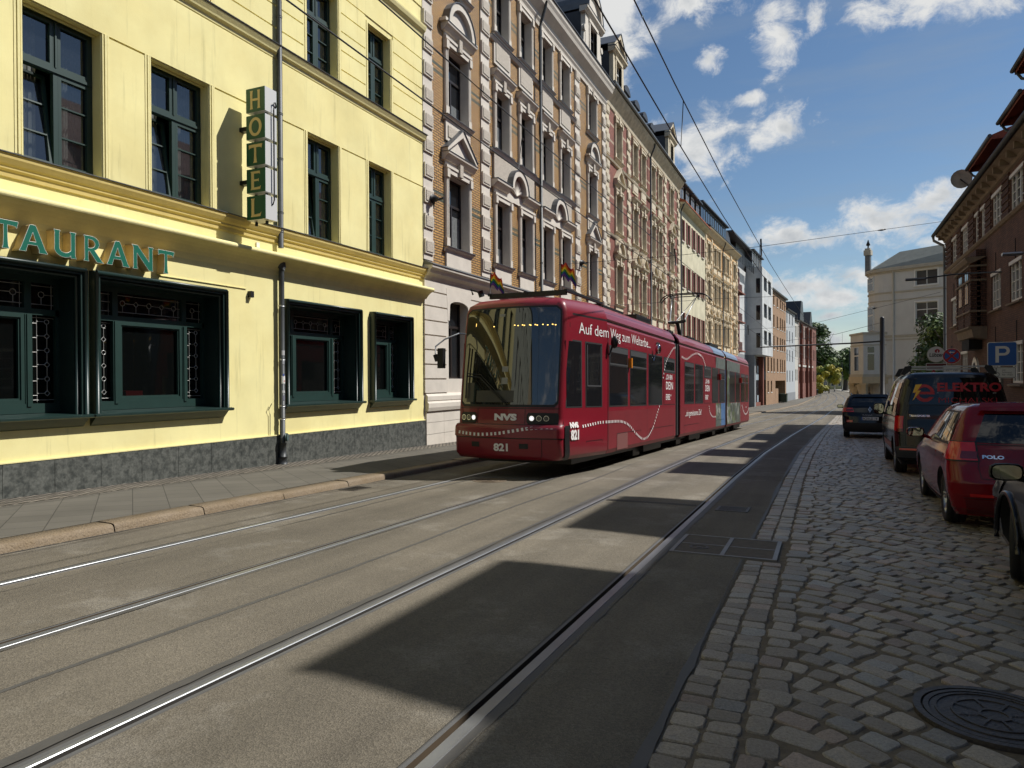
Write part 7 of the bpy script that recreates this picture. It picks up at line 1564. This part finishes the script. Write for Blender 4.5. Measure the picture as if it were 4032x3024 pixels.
    def wheel(s, y, sg, steer=0, rim=None, spokes=5):
        w = thing('wheel', None, None); w.parent = s.root; w.location = (sg*(s.wx-.11), y, s.wr); w.rotation_euler = (0, 0, steer)
        r = s.wr; hw = .105; prof = [(r*.66, -hw*.8), (r*.80, -hw), (r*.95, -hw*.98), (r, -hw*.75), (r*1.003, -hw*.35), (r*.985, -hw*.33), (r*.985, -hw*.27), (r*1.003, -hw*.25), (r*1.003, hw*.25), (r*.985, hw*.27), (r*.985, hw*.33), (r*1.003, hw*.35), (r, hw*.75), (r*.95, hw*.98), (r*.80, hw), (r*.66, hw*.8)]
        mb = MB(); k = 36; mb.grid([[(x, a*math.cos(2*PI*j/k), a*math.sin(2*PI*j/k)) for j in range(k)] for a, x in prof], None, True, True); mb.build('tyre', M_rub, w)
        mb = MB(); xo = sg*hw*.72; pr = [(r*.68, sg*hw*.85), (r*.66, sg*hw*.55), (r*.60, sg*hw*.35), (r*.60, -sg*hw*.5)]; mb.grid([[(x, a*math.cos(2*PI*j/k), a*math.sin(2*PI*j/k)) for j in range(k)] for a, x in pr], M_alloy, True, True)
        mb.poly([(-sg*hw*.4, r*.6*math.cos(2*PI*j/k), r*.6*math.sin(2*PI*j/k)) for j in range(k)], M_blk)
        for i in range(spokes):
            for dl in ((-.13, .13) if spokes < 7 else (0,)):
                a = 2*PI*i/spokes+dl; c, s_ = math.cos(a), math.sin(a); mb.tube([(xo*.6, .04*c, .04*s_), (xo, r*.63*c, r*.63*s_)], [.022, .017], 5, M_alloy)
        mb.tube([(xo*.4, 0, 0), (xo*.95, 0, 0)], [.06, .045], 12, M_alloy); mb.build('rim', None, w); return w
    def mirror(s, sg, x, y, z, w_=.11, h=.065, m=None):
        o = thing('door_mirror', None, None); o.parent = s.root; mb = MB(); n = 12; rows = []
        for i, (f, dy) in enumerate(((1.0, -.045), (1.08, -.02), (.95, .035), (.6, .075), (.1, .09))): rows.append([(sg*x+w_*f*math.copysign(abs(math.cos(2*PI*j/n))**.6, math.cos(2*PI*j/n)), y+dy, z+h*f*math.copysign(abs(math.sin(2*PI*j/n))**.6, math.sin(2*PI*j/n))) for j in range(n)])
        mb.grid(rows, None, True, True); mb.tube([(sg*(x-.05), y+.03, z-h*.6), (sg*(x-w_-.10), y+.06, z-h*1.2)], .028, 6); mb.build('housing', m or s.paint, o)
        mb = MB(); mb.poly([(sg*x+w_*.88*math.copysign(abs(math.cos(2*PI*j/20))**.6, math.cos(2*PI*j/20)), y-.047, z+h*.86*math.copysign(abs(math.sin(2*PI*j/20))**.6, math.sin(2*PI*j/20))) for j in range(20)]); mb.build('mirror_face', M_mir, o)
    def rearmap(s, x0, z0, off=.012):
        def f(x, y, z): X = x0+x; hw, yr = s.P(z0+y)[:2]; return Vector((X, yr+s.crown*(abs(X)/hw)**2.2-off, z0+y))
        return f
# ---- red hatchback
P_red = carpaint('dark_red_car_paint', (.17, .004, .008), .28)
pl = [(.17, .74, .14, 3.84, .16, .25), (.26, .79, .05, 3.93, .20, .35), (.42, .83, .0, 3.97, .22, .38), (.56, .84, .0, 3.96, .22, .38), (.66, .84, .05, 3.92, .20, .36), (.74, .835, .085, 3.80, .18, .34), (.84, .825, .11, 3.30, .18, .30), (.94, .80, .14, 2.92, .18, .25), (1.06, .755, .19, 2.66, .17, .2), (1.20, .70, .26, 2.42, .15, .16), (1.33, .645, .34, 2.16, .13, .14), (1.40, .59, .38, 1.98, .12, .14), (1.435, .52, .46, 1.85, .14, .14)]
polo = Car('hatchback_car', 'glossy dark red hatchback with a roof aerial parked on the cobbles behind the black van', (2.11, 9.30), R_(-.6), pl, P_red, (.76, 3.23), .305, .80)
polo.body()
polo.patch('rear_window', 'R', .13, .87, 1.0, 1.325, M_cg, .008, 14, 8, tc=.165, td=.835)
polo.patch('roof_spoiler', 'R', .10, .90, 1.335, 1.405, P_red, .055, 14, 4)
for sg, seg in ((-1, 'l'), (1, 'r')):
    mb = MB(); polo.patch('', seg, .075, .60, .955, 1.345, M_trim, .004, 22, 7, tc=.14, td=.74, mb=mb); mb.build('window_surround', None, polo.root)
    polo.patch('side_window', seg, .10, .16, .99, 1.20, M_cg, .010, 4, 5, tc=.14, td=.17); polo.patch('side_window', seg, .175, .335, .985, 1.325, M_cg, .010, 8, 7, tc=.195, td=.375); polo.patch('side_window', seg, .355, .585, .985, 1.325, M_cg, .010, 10, 7, tc=.40, td=.70)
    mb = MB(); 
    for a in (.19, .362, .59): polo.patch('', seg, a, a+.0022, .30, .96, M_blk, .003, 1, 8, mb=mb)
    polo.patch('', seg, .19, .59, .30, .306, M_blk, .003, 12, 1, mb=mb); mb.build('door_joint', None, polo.root)
    for a in (.205, .40): polo.patch('door_handle', seg, a, a+.045, .80, .83, P_red, .03, 4, 2)
    polo.patch('sill_trim', seg, .24, .72, .18, .25, M_trim, .006, 8, 2)
    polo.patch('lamp_bezel', seg, .0, .122, .785, 1.012, M_blk, .006, 6, 6, tc=.0, td=.09); polo.patch('taillight', seg, .0, .115, .80, 1.0, M_lampr, .012, 6, 6, tc=.0, td=.083)
for (a, b, c, d) in ((.0, .17, .0, .13), (1.0, .83, 1.0, .87)):
    e_ = .012 if b > a else -.012; polo.patch('lamp_bezel', 'R', a, b+e_, .785, 1.012, M_blk, .006, 6, 6, tc=c, td=d+e_); polo.patch('taillight', 'R', a, b, .80, 1.0, M_lampr, .012, 6, 6, tc=c, td=d); polo.patch('taillight_inner', 'R', a+(b-a)*.35, a+(b-a)*.95, .82, .90, M_lampd, .016, 5, 4)
mb = MB(); polo.patch('', 'R', .10, .90, .975, .985, M_blk, .004, 20, 1, mb=mb); polo.patch('', 'R', .18, .82, .60, .606, M_blk, .004, 20, 1, mb=mb); polo.patch('', 'R', .05, .95, .38, .388, M_blk, .004, 20, 1, mb=mb)
for a in (.17, .828): polo.patch('', 'R', a, a+.004, .60, .80, M_blk, .004, 1, 6, mb=mb)
mb.build('tailgate_joint', None, polo.root)
polo.patch('rear_reflector', 'R', .09, .30, .405, .435, M_lampr, .010, 6, 1); polo.patch('rear_reflector', 'R', .70, .91, .405, .435, M_lampr, .010, 6, 1)
polo.patch('diffuser', 'R', .06, .94, .20, .37, mat('dark_red_lower', (.10, .004, .006), .4), .006, 16, 4); polo.patch('plate_recess', 'R', .33, .67, .46, .57, M_trim, .005, 8, 3)
text_mesh('POLO', .052, M_chrome, 'badge', polo.root, polo.rearmap(-.50, .83, .02), stretch=1.5, bold=.002)
for y in polo.wheels:
    for sg in (-1, 1): polo.wheel(y, sg)
for sg in (-1, 1): polo.mirror(sg, .93, 2.62, 1.0)
mb = MB(); mb.tube([(.18, .62, 1.45), (.18, .60, 1.49)], [.035, .02], 8); mb.tube([(.18, .60, 1.48), (.19, .42, 1.86)], .007, 5); mb.build('aerial', M_blk, polo.root)
# ---- black van
P_blk = carpaint('black_car_paint', (.004, .004, .005), .2)
vl_ = [(.22, .84, .12, 4.74, .12, .3), (.34, .92, .03, 4.86, .14, .35), (.50, .945, .0, 4.89, .14, .38), (.80, .95, .02, 4.86, .14, .36), (.95, .945, .04, 4.75, .13, .34), (1.08, .935, .06, 4.35, .13, .3), (1.18, .925, .07, 4.12, .13, .25), (1.40, .885, .10, 3.85, .13, .2), (1.70, .81, .15, 3.45, .13, .18), (1.86, .76, .19, 3.20, .13, .16), (1.93, .70, .25, 3.02, .14, .16), (1.965, .62, .35, 2.9, .16, .2)]
van = Car('delivery_van', 'black van with roof rack and ELEKTRO lettering on its rear window', (2.15, 15.2), R_(-.8), vl_, P_blk, (.88, 3.95), .335, .91)
van.body()
van.patch('rear_window', 'R', .13, .87, 1.36, 1.86, M_cg, .008, 16, 8, tc=.15, td=.85)
for sg, seg in ((-1, 'l'), (1, 'r')):
    for (a, b) in ((.05, .30), (.315, .555), (.575, .80)): van.patch('side_window', seg, a, b, 1.20, 1.78, M_cg, .008, 8, 6, tc=a, td=b+(.04 if b > .7 else 0))
    mb = MB()
    for a in (.307, .565, .82): van.patch('', seg, a, a+.002, .34, 1.85, M_blk, .004, 1, 10, mb=mb)
    van.patch('', seg, .05, .56, 1.11, 1.122, M_trim, .01, 12, 1, mb=mb); mb.build('door_joint', None, van.root)
    van.patch('sill_trim', seg, .24, .74, .24, .34, M_trim, .008, 8, 2); van.patch('sticker_strip', seg, .24, .70, .46, .58, mat('pinkish_strip', (.22, .06, .05), .4), .006, 8, 2)
    van.patch('taillight', seg, 0, .032, .86, 1.14, M_lampr, .012, 3, 5)
for (a, b) in ((.0, .105), (1.0, .895)): van.patch('taillight', 'R', a, b, .86, 1.14, M_lampr, .012, 4, 5); van.patch('taillight_inner', 'R', a, b, .84, .90, M_lampd, .016, 4, 1)
mb = MB(); van.patch('', 'R', .12, .88, 1.345, 1.355, M_blk, .004, 16, 1, mb=mb)
for a in (.12, .876): van.patch('', 'R', a, a+.004, .58, 1.9, M_blk, .004, 1, 10, mb=mb)
van.patch('', 'R', .12, .88, .575, .585, M_blk, .004, 16, 1, mb=mb); mb.build('tailgate_joint', None, van.root)
van.patch('rear_bumper', 'R', .0, 1.0, .36, .56, mat('charcoal_bumper', (.03, .032, .035), .4), .03, 20, 4); van.patch('rear_reflector', 'R', .05, .24, .50, .53, M_lampr, .036, 4, 1); van.patch('rear_reflector', 'R', .76, .95, .50, .53, M_lampr, .036, 4, 1)
M_er = mat('red_vinyl_lettering', (.38, .014, .018), .5); M_ey = mat('yellow_vinyl', (.75, .42, .03), .5); M_vw = mat('silver_vinyl', (.45, .45, .45), .5)
text_mesh('ELEKTRO', .215, M_er, 'company_lettering', van.root, van.rearmap(-.245, 1.615), bold=.008, stretch=1.15)
text_mesh('MICHALSKI', .135, M_er, 'company_lettering', van.root, van.rearmap(-.235, 1.40), stretch=1.42, bold=-.001)
mb = MB(); mb.poly([van.rearmap(0, 0)(x, z, 0) for x, z in ((-.245, 1.575), (.70, 1.575), (.70, 1.583), (-.245, 1.583))]); mb.build('company_rule', M_vw, van.root)
f = van.rearmap(0, 0, .011); n = 24
ou = arc(-.44, 1.575, .155, .165, -18, -330, n)+[(-.285, 1.575-.0)]; 
loops = [[(-.29, 1.50)]+arc(-.44, 1.575, .16, .165, -30, -360, 26)+[(-.28, 1.55), (-.53, 1.555)]+[(-.53, 1.60), (-.345, 1.60)]+arc(-.44, 1.60, .095, .085, 0, 180, 10)+arc(-.44, 1.565, .095, .095, 180, 320, 12)]
mesh_obj(shape2d(loops, 0, f), 'company_emblem', M_er, van.root)
f2 = van.rearmap(0, 0, .015); mesh_obj(shape2d([[(-.48, 1.745), (-.585, 1.735), (-.635, 1.58), (-.575, 1.59), (-.645, 1.42), (-.50, 1.625), (-.56, 1.62)]], 0, f2), 'lightning_bolt', M_ey, van.root)
text_mesh('TRANSPORTER', .05, M_chrome, 'badge', van.root, van.rearmap(-.70, 1.13, .02), stretch=1.0, bold=.001); text_mesh('Goe-Elektro', .07, M_vw, 'web_lettering', van.root, van.rearmap(-.50, .78), stretch=1.0)
for y in van.wheels:
    for sg in (-1, 1): van.wheel(y, sg)
for sg in (-1, 1): van.mirror(sg, 1.05, 3.52, 1.22, .11, .13, M_trim)
rk = MB()
for y in (.75, 2.3): rk.box(-.62, .62, y-.03, y+.03, 2.075, 2.105, M_steel)
ro = rk.build('roof_rack', None, van.root); rk = MB()
for y in (.75, 2.3):
    for sg in (-1, 1): slab = [(sg*.62, 2.115), (sg*.72, 2.10), (sg*.80, 1.94), (sg*.72, 1.93), (sg*.64, 2.0), (sg*.60, 2.07)]; nn = len(rk.v); rk.v += [(p[0], y-.04, p[1]) for p in slab]+[(p[0], y+.04, p[1]) for p in slab]; rk.face(range(nn, nn+6)); rk.face([nn+6+i for i in range(6)][::-1]); [rk.face((nn+i, nn+6+i, nn+6+(i+1) % 6, nn+(i+1) % 6)) for i in range(6)]
fixn(rk.build('rack_foot', M_trim, van.root))
# ---- black SUV
sv = [(.22, .82, .10, 4.36, .16, .3), (.34, .89, .02, 4.44, .2, .4), (.52, .915, .0, 4.46, .22, .42), (.80, .92, .04, 4.42, .2, .4), (.94, .91, .10, 4.25, .18, .38), (1.02, .895, .14, 3.6, .18, .3), (1.10, .87, .18, 3.25, .18, .25), (1.30, .80, .32, 2.95, .16, .2), (1.47, .72, .48, 2.6, .14, .16), (1.56, .65, .58, 2.3, .13, .16), (1.59, .58, .68, 2.15, .14, .16)]
suv = Car('suv_car', 'black SUV with bright roof rails parked farthest along the cobbles', (1.47, 28.62), R_(-1.5), sv, P_blk, (.93, 3.55), .34, .875, .12)
suv.body()
suv.patch('rear_window', 'R', .12, .88, 1.15, 1.46, M_cg, .008, 14, 6, tc=.15, td=.85); suv.patch('roof_spoiler', 'R', .08, .92, 1.48, 1.55, P_blk, .07, 14, 3)
for sg, seg in ((-1, 'l'), (1, 'r')):
    suv.patch('side_window', seg, .10, .56, 1.12, 1.46, M_cg, .009, 16, 6, tc=.16, td=.72); suv.patch('sill_trim', seg, .2, .75, .24, .36, M_trim, .01, 8, 2); suv.patch('taillight', seg, 0, .07, .93, 1.10, M_lampr, .012, 4, 5, tc=0, td=.05)
    mb = MB(); z = 1.635; mb.tube([(sg*.60, .62, 1.57), (sg*.61, .75, z), (sg*.62, 1.9, z), (sg*.60, 2.1, 1.59)], .018, 6); mb.build('roof_rail', M_alloy, suv.root)
for (a, b) in ((.0, .22), (1.0, .78)): suv.patch('taillight', 'R', a, b, .95, 1.10, M_lampr, .012, 5, 4, tc=a, td=a+(b-a)*.8); suv.patch('taillight_inner', 'R', a+(b-a)*.25, a+(b-a)*.85, .99, 1.05, M_lampd, .018, 4, 2)
suv.patch('rear_reflector', 'R', .07, .18, .58, .66, M_lampr, .012, 3, 2); suv.patch('rear_reflector', 'R', .82, .93, .58, .66, M_lampr, .012, 3, 2); suv.patch('lower_bumper', 'R', .0, 1.0, .24, .56, M_trim, .012, 16, 4)
suv.patch('number_plate', 'R', .345, .655, .66, .77, mat('plate_white', (.7, .7, .7), .5), .02, 6, 1); text_mesh('PCH·LD 19', .115, M_blk, 'plate_lettering', suv.root, suv.rearmap(-.235, .675, .026), stretch=.86, bold=.003); suv.patch('plate_strip', 'R', .345, .365, .66, .77, MATS['sticker_blue'], .023, 1, 1)
mesh_obj(shape2d([[(0, 1.16), (-.055, 1.05), (0, .94), (.055, 1.05)], [(0, 1.11), (.025, 1.05), (0, .99), (-.025, 1.05)]], .004, suv.rearmap(0, 0, .016)), 'badge', M_chrome, suv.root)
text_mesh('KADJAR', .06, M_vw, 'badge_lettering', suv.root, suv.rearmap(-.24, .83, .012), stretch=1.5)
for y in suv.wheels:
    for sg in (-1, 1): suv.wheel(y, sg)
for sg in (-1, 1): suv.mirror(sg, 1.0, 2.95, 1.12, .11, .075)
mb = MB(); mb.tube([(0, .75, 1.60), (0, .74, 1.68)], [.05, .02], 8); mb.tube([(0, .74, 1.66), (.0, .6, 1.86)], .008, 5); mb.build('aerial', M_blk, suv.root)
# ---- dark car at the right edge of the picture
P_dk = carpaint('dark_blue_black_paint', (.010, .010, .013), .22)
dk = [(.20, .80, .12, 4.10, .16, .3), (.32, .87, .03, 4.20, .2, .4), (.50, .895, .0, 4.24, .22, .42), (.70, .90, .04, 4.20, .2, .4), (.80, .885, .08, 4.08, .18, .4), (.88, .875, .12, 3.7, .18, .3), (.97, .85, .16, 3.12, .18, .25), (1.12, .78, .26, 2.8, .16, .2), (1.32, .69, .42, 2.4, .14, .16), (1.42, .62, .54, 2.15, .13, .16), (1.46, .54, .64, 2.0, .14, .16)]
drk = Car('dark_car', 'dark car cut off at the right edge, front wheel turned and left mirror showing', (2.26, 3.78), R_(-.3), dk, P_dk, (.85, 3.30), .32, .865)
drk.body()
for sg, seg in ((-1, 'l'), (1, 'r')):
    drk.patch('side_window', seg, .12, .335, .99, 1.33, M_cg, .009, 8, 6, tc=.17, td=.37); drk.patch('side_window', seg, .355, .60, .99, 1.33, M_cg, .009, 8, 6, tc=.39, td=.72)
    mb = MB()
    for a in (.345, .635): drk.patch('', seg, a, a+.0025, .3, .96, M_blk, .004, 1, 8, mb=mb)
    mb.build('door_joint', None, drk.root); drk.patch('door_moulding', seg, .36, .63, .50, .54, M_chrome, .014, 6, 1); drk.patch('sill_trim', seg, .25, .70, .22, .32, M_trim, .01, 8, 2)
    mb = MB(); n = 20; rows = []
    for i in range(n+1):
        a = PI*i/n*1.06-.1; p = (sg*.895, 3.30+.395*math.cos(a), .33+.395*math.sin(a)); rows.append(p)
    mb.tube(rows, .022, 6); mb.build('arch_trim', P_dk, drk.root)
drk.patch('rear_window', 'R', .13, .87, 1.02, 1.31, M_cg, .008, 10, 5); drk.patch('taillight', 'R', 0, .2, .80, .94, M_lampr, .01, 4, 3); drk.patch('taillight', 'R', 1, .8, .80, .94, M_lampr, .01, 4, 3)
drk.patch('headlight', 'l', .90, 1.0, .64, .80, M_loff, .01, 5, 3); drk.patch('headlight', 'r', .90, 1.0, .64, .80, M_loff, .01, 5, 3); drk.patch('windscreen', 'F', .14, .86, 1.0, 1.38, M_cg, .008, 12, 6)
for y in drk.wheels:
    for sg in (-1, 1): drk.wheel(y, sg, R_(-14) if y > 2 else 0)
for sg in (-1, 1): drk.mirror(sg, 1.04, 2.55, .97, .105, .062, M_trim)
# ---- far white car by the bins
wh = Car('parked_car', 'small white car parked beyond the bin at the end of the left pavement', (-1.75, 203), R_(170), pl, carpaint('white_car_paint', (.6, .6, .6)), (.76, 3.23), .305, .80)
wh.body(16); wh.patch('rear_window', 'R', .13, .87, 1.0, 1.325, M_cg, .008, 6, 3); wh.patch('windscreen', 'F', .13, .87, .98, 1.35, M_cg, .008, 6, 3)
for seg in 'lr': wh.patch('side_window', seg, .1, .6, .98, 1.33, M_cg, .008, 6, 3, tc=.15, td=.7)
for y in wh.wheels:
    for sg in (-1, 1): wh.wheel(y, sg)
bn = thing('wheelie_bin', 'dark green wheeled bin at the end of the left pavement beside the white car', 'bin', (-2.15, 181, g(181)+.12)); mb = MB(); mb.v += [(-.45, -.4, .1), (.45, -.4, .1), (.45, .4, .1), (-.45, .4, .1), (-.6, -.5, 1.2), (.6, -.5, 1.2), (.6, .5, 1.2), (-.6, .5, 1.2)]; [mb.face(q) for q in ((0, 3, 2, 1), (0, 1, 5, 4), (1, 2, 6, 5), (2, 3, 7, 6), (3, 0, 4, 7))]; M_bin = mat('bin_green', (.01, .03, .02), .5); mb.build('tub', M_bin, bn); mb = MB(); mb.prof([(.55, 1.2), (.5, 1.32), (-.5, 1.42), (-.55, 1.2)], -.64, .64, None); fixn(mb.build('lid', M_bin, bn))
for i, x in enumerate((14.6, 16.2)):
    bb = left_root('wheelie_bin', ('dark bin standing just outside the passage of the brown brick block', 'dark bin deeper inside the passage shadow of the brown brick block')[i], 'bin', (-7.8, 107.9), 4.2); bb['group'] = 'bins at the passage'; mb = MB(); mb.box(x-.6, x+.6, -1.1+i*.6, -.2+i*.6, -2.2, -1.0); mb.build('tub', MATS['bin_green'], bb); mb = MB(); mb.box(x-.65, x+.65, -1.15+i*.6, -.15+i*.6, -1.0, -.88); mb.build('lid', MATS['bin_green'], bb)
# ================================================================ road signs
M_sb = mat('sign_blue', (.010, .085, .33), .4); M_sr = mat('sign_red', (.36, .008, .012), .4); M_swh = mat('sign_white', (.62, .62, .58), .4); M_spost = mat('sign_post_grey', (.20, .21, .20), .5, .4)
def sign_post(name, label, cat, X, Y, h, yaw, r=.03, m=None):
    t = thing(name, label, cat, (X, Y, g(Y)+.12), (0, 0, yaw)); mb = MB(); mb.tube([(0, .03, 0), (0, .03, h)], r, 10); mb.build('post', m or M_spost, t); return t
def flat(t, nm, loops, y, m, parent=None, th=.002): return mesh_obj(shape2d(loops, th, lambda x, yy, z: (x, y+z, yy)), nm, m, parent or t)
def rrect(x0, x1, z0, z1, r, n=5): return arc(x1-r, z1-r, r, r, 0, 90, n)+arc(x0+r, z1-r, r, r, 90, 180, n)+arc(x0+r, z0+r, r, r, 180, 270, n)+arc(x1-r, z0+r, r, r, 270, 360, n)
face_cam = lambda X, Y: -math.atan2(X, Y)
pX, pY = 3.93, 20.6; gzp = g(pY)+.12
t = sign_post('parking_sign', 'blue P parking sign above a white wheelchair plate in front of the brick house', 'road sign', pX, pY, 2.75, R_(-4)); s_ = 1.0
pc = 2.02-gzp+.12   # centre of the square
b0, b1 = 1.84-gzp, 2.40-gzp
flat(t, 'sign_plate', [rrect(-.30, .30, b0-.0, b1+.02, .05)], -.01, M_swh, th=.008); flat(t, 'blue_field', [rrect(-.285, .285, b0+.015, b1+.005, .04)], -.021, M_sb)
zc = (b0+b1)/2; flat(t, 'letter_p', [[(-.135, zc-.20), (-.065, zc-.20), (-.065, zc-.03), (.03, zc-.03)]+arc(.04, zc+.085, .115, .115, -90, 90, 12)+[(-.135, zc+.20)], [(-.065, zc+.03), (.03, zc+.03)]+arc(.035, zc+.085, .055, .055, -90, 90, 10)+[(-.065, zc+.14)]], -.025, M_swh)
c1, c0 = b0-.03, b0-.30; flat(t, 'plate', [rrect(-.30, .28, c0, c1, .03)], -.01, M_swh, th=.008); flat(t, 'plate_border', [rrect(-.288, .268, c0+.012, c1-.012, .025), rrect(-.28, .26, c0+.02, c1-.02, .02)], -.021, M_blk)
q = MB(); zq = (c0+c1)/2-.01
def stk(mb, pts, r=.010): mb.tube([(p[0], -.022, p[1]) for p in pts], r, 5)
stk(q, [(-.12, zq+.07), (-.115, zq-.0), (-.175, zq-.0), (-.205, zq-.09)], .012); stk(q, [(-.12, zq+.05), (-.185, zq+.015)], .008); stk(q, [(-.11+.055*math.cos(a*.5), zq-.035+.055*math.sin(a*.5)) for a in range(-6, 4)], .006); q.tube([(-.12, -.024, zq+.10), (-.12, -.020, zq+.10)], .016, 10); q.build('wheelchair_symbol', M_blk, t)
text_mesh('mit', .05, M_blk, 'plate_text', t, lambda x, y, z: (.0+x, -.023, zq+.055+y)); text_mesh('Parkausweis', .045, M_blk, 'plate_text', t, lambda x, y, z: (.0+x*.9, -.023, zq+.005+y)); text_mesh('Nr 1923', .06, M_blk, 'plate_text', t, lambda x, y, z: (.0+x, -.023, zq-.06+y))
mb = MB(); mb.tube([(0, .03, .9), (0, .03, 1.5)], .034, 10); mb.build('sticker', MATS['sticker_pale'], t)
# no stopping sign
nX, nY = 4.42, 31.6; gz_ = g(nY)+.12; t = sign_post('no_stopping_sign', 'round red and blue no stopping sign with a white arrow above a time plate', 'road sign', nX, nY, 3.35, R_(-5))
zc = 2.39-gz_; flat(t, 'disc_edge', [arc(0, zc, .30, .30, 0, 360, 36)[:-1]], -.01, M_swh, th=.008); flat(t, 'red_disc', [arc(0, zc, .288, .288, 0, 360, 36)[:-1]], -.021, M_sr)
for k in range(4):
    a0 = 45+90*k+11; flat(t, 'blue_sector', [[(.045*math.cos(R_(a0+34)), zc+.045*math.sin(R_(a0+34)))]+arc(0, zc, .235, .235, a0, a0+68, 10)], -.025, M_sb)
flat(t, 'arrow', [[(-.09, zc+.14), (-.03, zc+.185), (-.03, zc+.155), (.09, zc+.155), (.09, zc+.125), (-.03, zc+.125), (-.03, zc+.095)]], -.030, M_swh)
d1 = zc-.36; flat(t, 'time_plate', [rrect(-.29, .29, d1-.30, d1, .03)], -.01, M_swh, th=.008); flat(t, 'time_border', [rrect(-.275, .275, d1-.285, d1-.015, .03), rrect(-.265, .265, d1-.275, d1-.025, .02)], -.021, M_blk); text_mesh('7h - 18h', .12, M_blk, 'time_text', t, lambda x, y, z: (-.20+x, -.023, d1-.20+y), bold=.002)
# round beer sign and red board
bX, bY = 4.52, 36.6; gz_ = g(bY)+.12; t = sign_post('beer_sign', 'round white Lübzer beer sign above a dark red board beside the brick house corner', 'sign', bX, bY, 2.2, R_(-4), .02)
zc = 2.60-gz_; mb = MB(); mb.tube([(0, -.09, zc), (0, .06, zc)], .355, 36, mat('sign_rim_yellowish', (.35, .34, .25), .5)); mb.build('lightbox', None, t); flat(t, 'white_face', [arc(0, zc, .34, .34, 0, 360, 40)[:-1]], -.094, M_swh)
text_mesh('Lübzer', .235, M_blk, 'sign_lettering', t, lambda x, y, z: (-.27+x*.82, -.10, zc-.10+y), bold=.006, shear=.1); flat(t, 'red_roundel', [arc(.04, zc+.15, .10, .085, 0, 360, 20)[:-1]], -.098, M_sr); flat(t, 'tower_mark', [[(.02, zc+.02), (.075, zc+.02), (.065, zc+.18), (.03, zc+.16)]], -.102, M_swh)
flat(t, 'red_board', [rrect(-.38, .40, zc-.70, zc-.40, .02)], -.02, mat('dark_red_board', (.10, .015, .015), .5), th=.02); flat(t, 'board_edge', [rrect(-.39, .41, zc-.71, zc-.39, .02), rrect(-.37, .39, zc-.69, zc-.41, .02)], -.045, M_swh)
# warning triangle
tX, tY = 4.10, 33.9; gz_ = g(tY)+.12; t = sign_post('warning_sign', 'small red and white warning triangle seen just over the van roof', 'road sign', tX, tY, 2.3, R_(-4))
z1 = 1.93-gz_; flat(t, 'red_triangle', [[(-.30, z1-.52), (.30, z1-.52), (0, z1)]], -.01, M_sr, th=.006); flat(t, 'white_field', [[(-.19, z1-.46), (.19, z1-.46), (0, z1-.13)]], -.019, M_swh)
# ================================================================ person
ps = bpy.data.meshes.new('person'); vs = [(0, 0, .95), (0, 0, 1.15), (0, 0, 1.42), (0, 0, 1.52), (0, -.01, 1.62), (0, 0, 1.74), (-.10, 0, .92), (-.10, .04, .50), (-.11, -.03, .09), (-.11, -.15, .04), (.10, 0, .92), (.11, -.05, .50), (.11, .10, .09), (.11, -.02, .04), (-.20, 0, 1.40), (-.26, .03, 1.12), (-.24, -.08, .88), (.20, 0, 1.40), (.26, .02, 1.12), (.24, -.1, .88)]
es = [(0, 1), (1, 2), (2, 3), (3, 4), (4, 5), (0, 6), (6, 7), (7, 8), (8, 9), (0, 10), (10, 11), (11, 12), (12, 13), (2, 14), (14, 15), (15, 16), (2, 17), (17, 18), (18, 19)]
rad = [.16, .15, .17, .06, .10, .09, .10, .07, .05, .045, .10, .07, .05, .045, .075, .05, .04, .075, .05, .04]
ps.from_pydata([Vector(v) for v in vs], es, []); po = bpy.data.objects.new('person', ps); C.objects.link(po); po.location = (7.55, 208, g(208)+.13)
md = po.modifiers.new('s', 'SKIN'); ps.skin_vertices[0].data[0].use_root = True
for i, r in enumerate(rad): ps.skin_vertices[0].data[i].radius = (r, r*.8)
po.modifiers.new('d', 'SUBSURF').levels = 1
dg = bpy.context.evaluated_depsgraph_get(); me = bpy.data.meshes.new_from_object(po.evaluated_get(dg)); po.modifiers.clear(); po.data = me
for m_ in (mat('skin', (.35, .2, .13), .6), mat('light_jacket', (.22, .2, .17), .9), mat('dark_trousers', (.02, .02, .025), .9)): me.materials.append(m_)
for p in me.polygons: p.use_smooth = True; z = p.center.z; p.material_index = 0 if z > 1.5 else (1 if z > .93 else 2)
tag(po, 'person in a light jacket walking on the far pavement beside the arcade', 'person')
mb = MB(); mb.grid([[(.105*math.cos(2*PI*j/10)*math.sin(a), .01+.105*math.sin(2*PI*j/10)*math.sin(a), 1.68+.12*math.cos(a)) for j in range(10)] for a in [PI*.5*i/4+.01 for i in range(5)]], None, True, True); mb.build('hair', mat('grey_hair', (.2, .19, .17), .9), po)
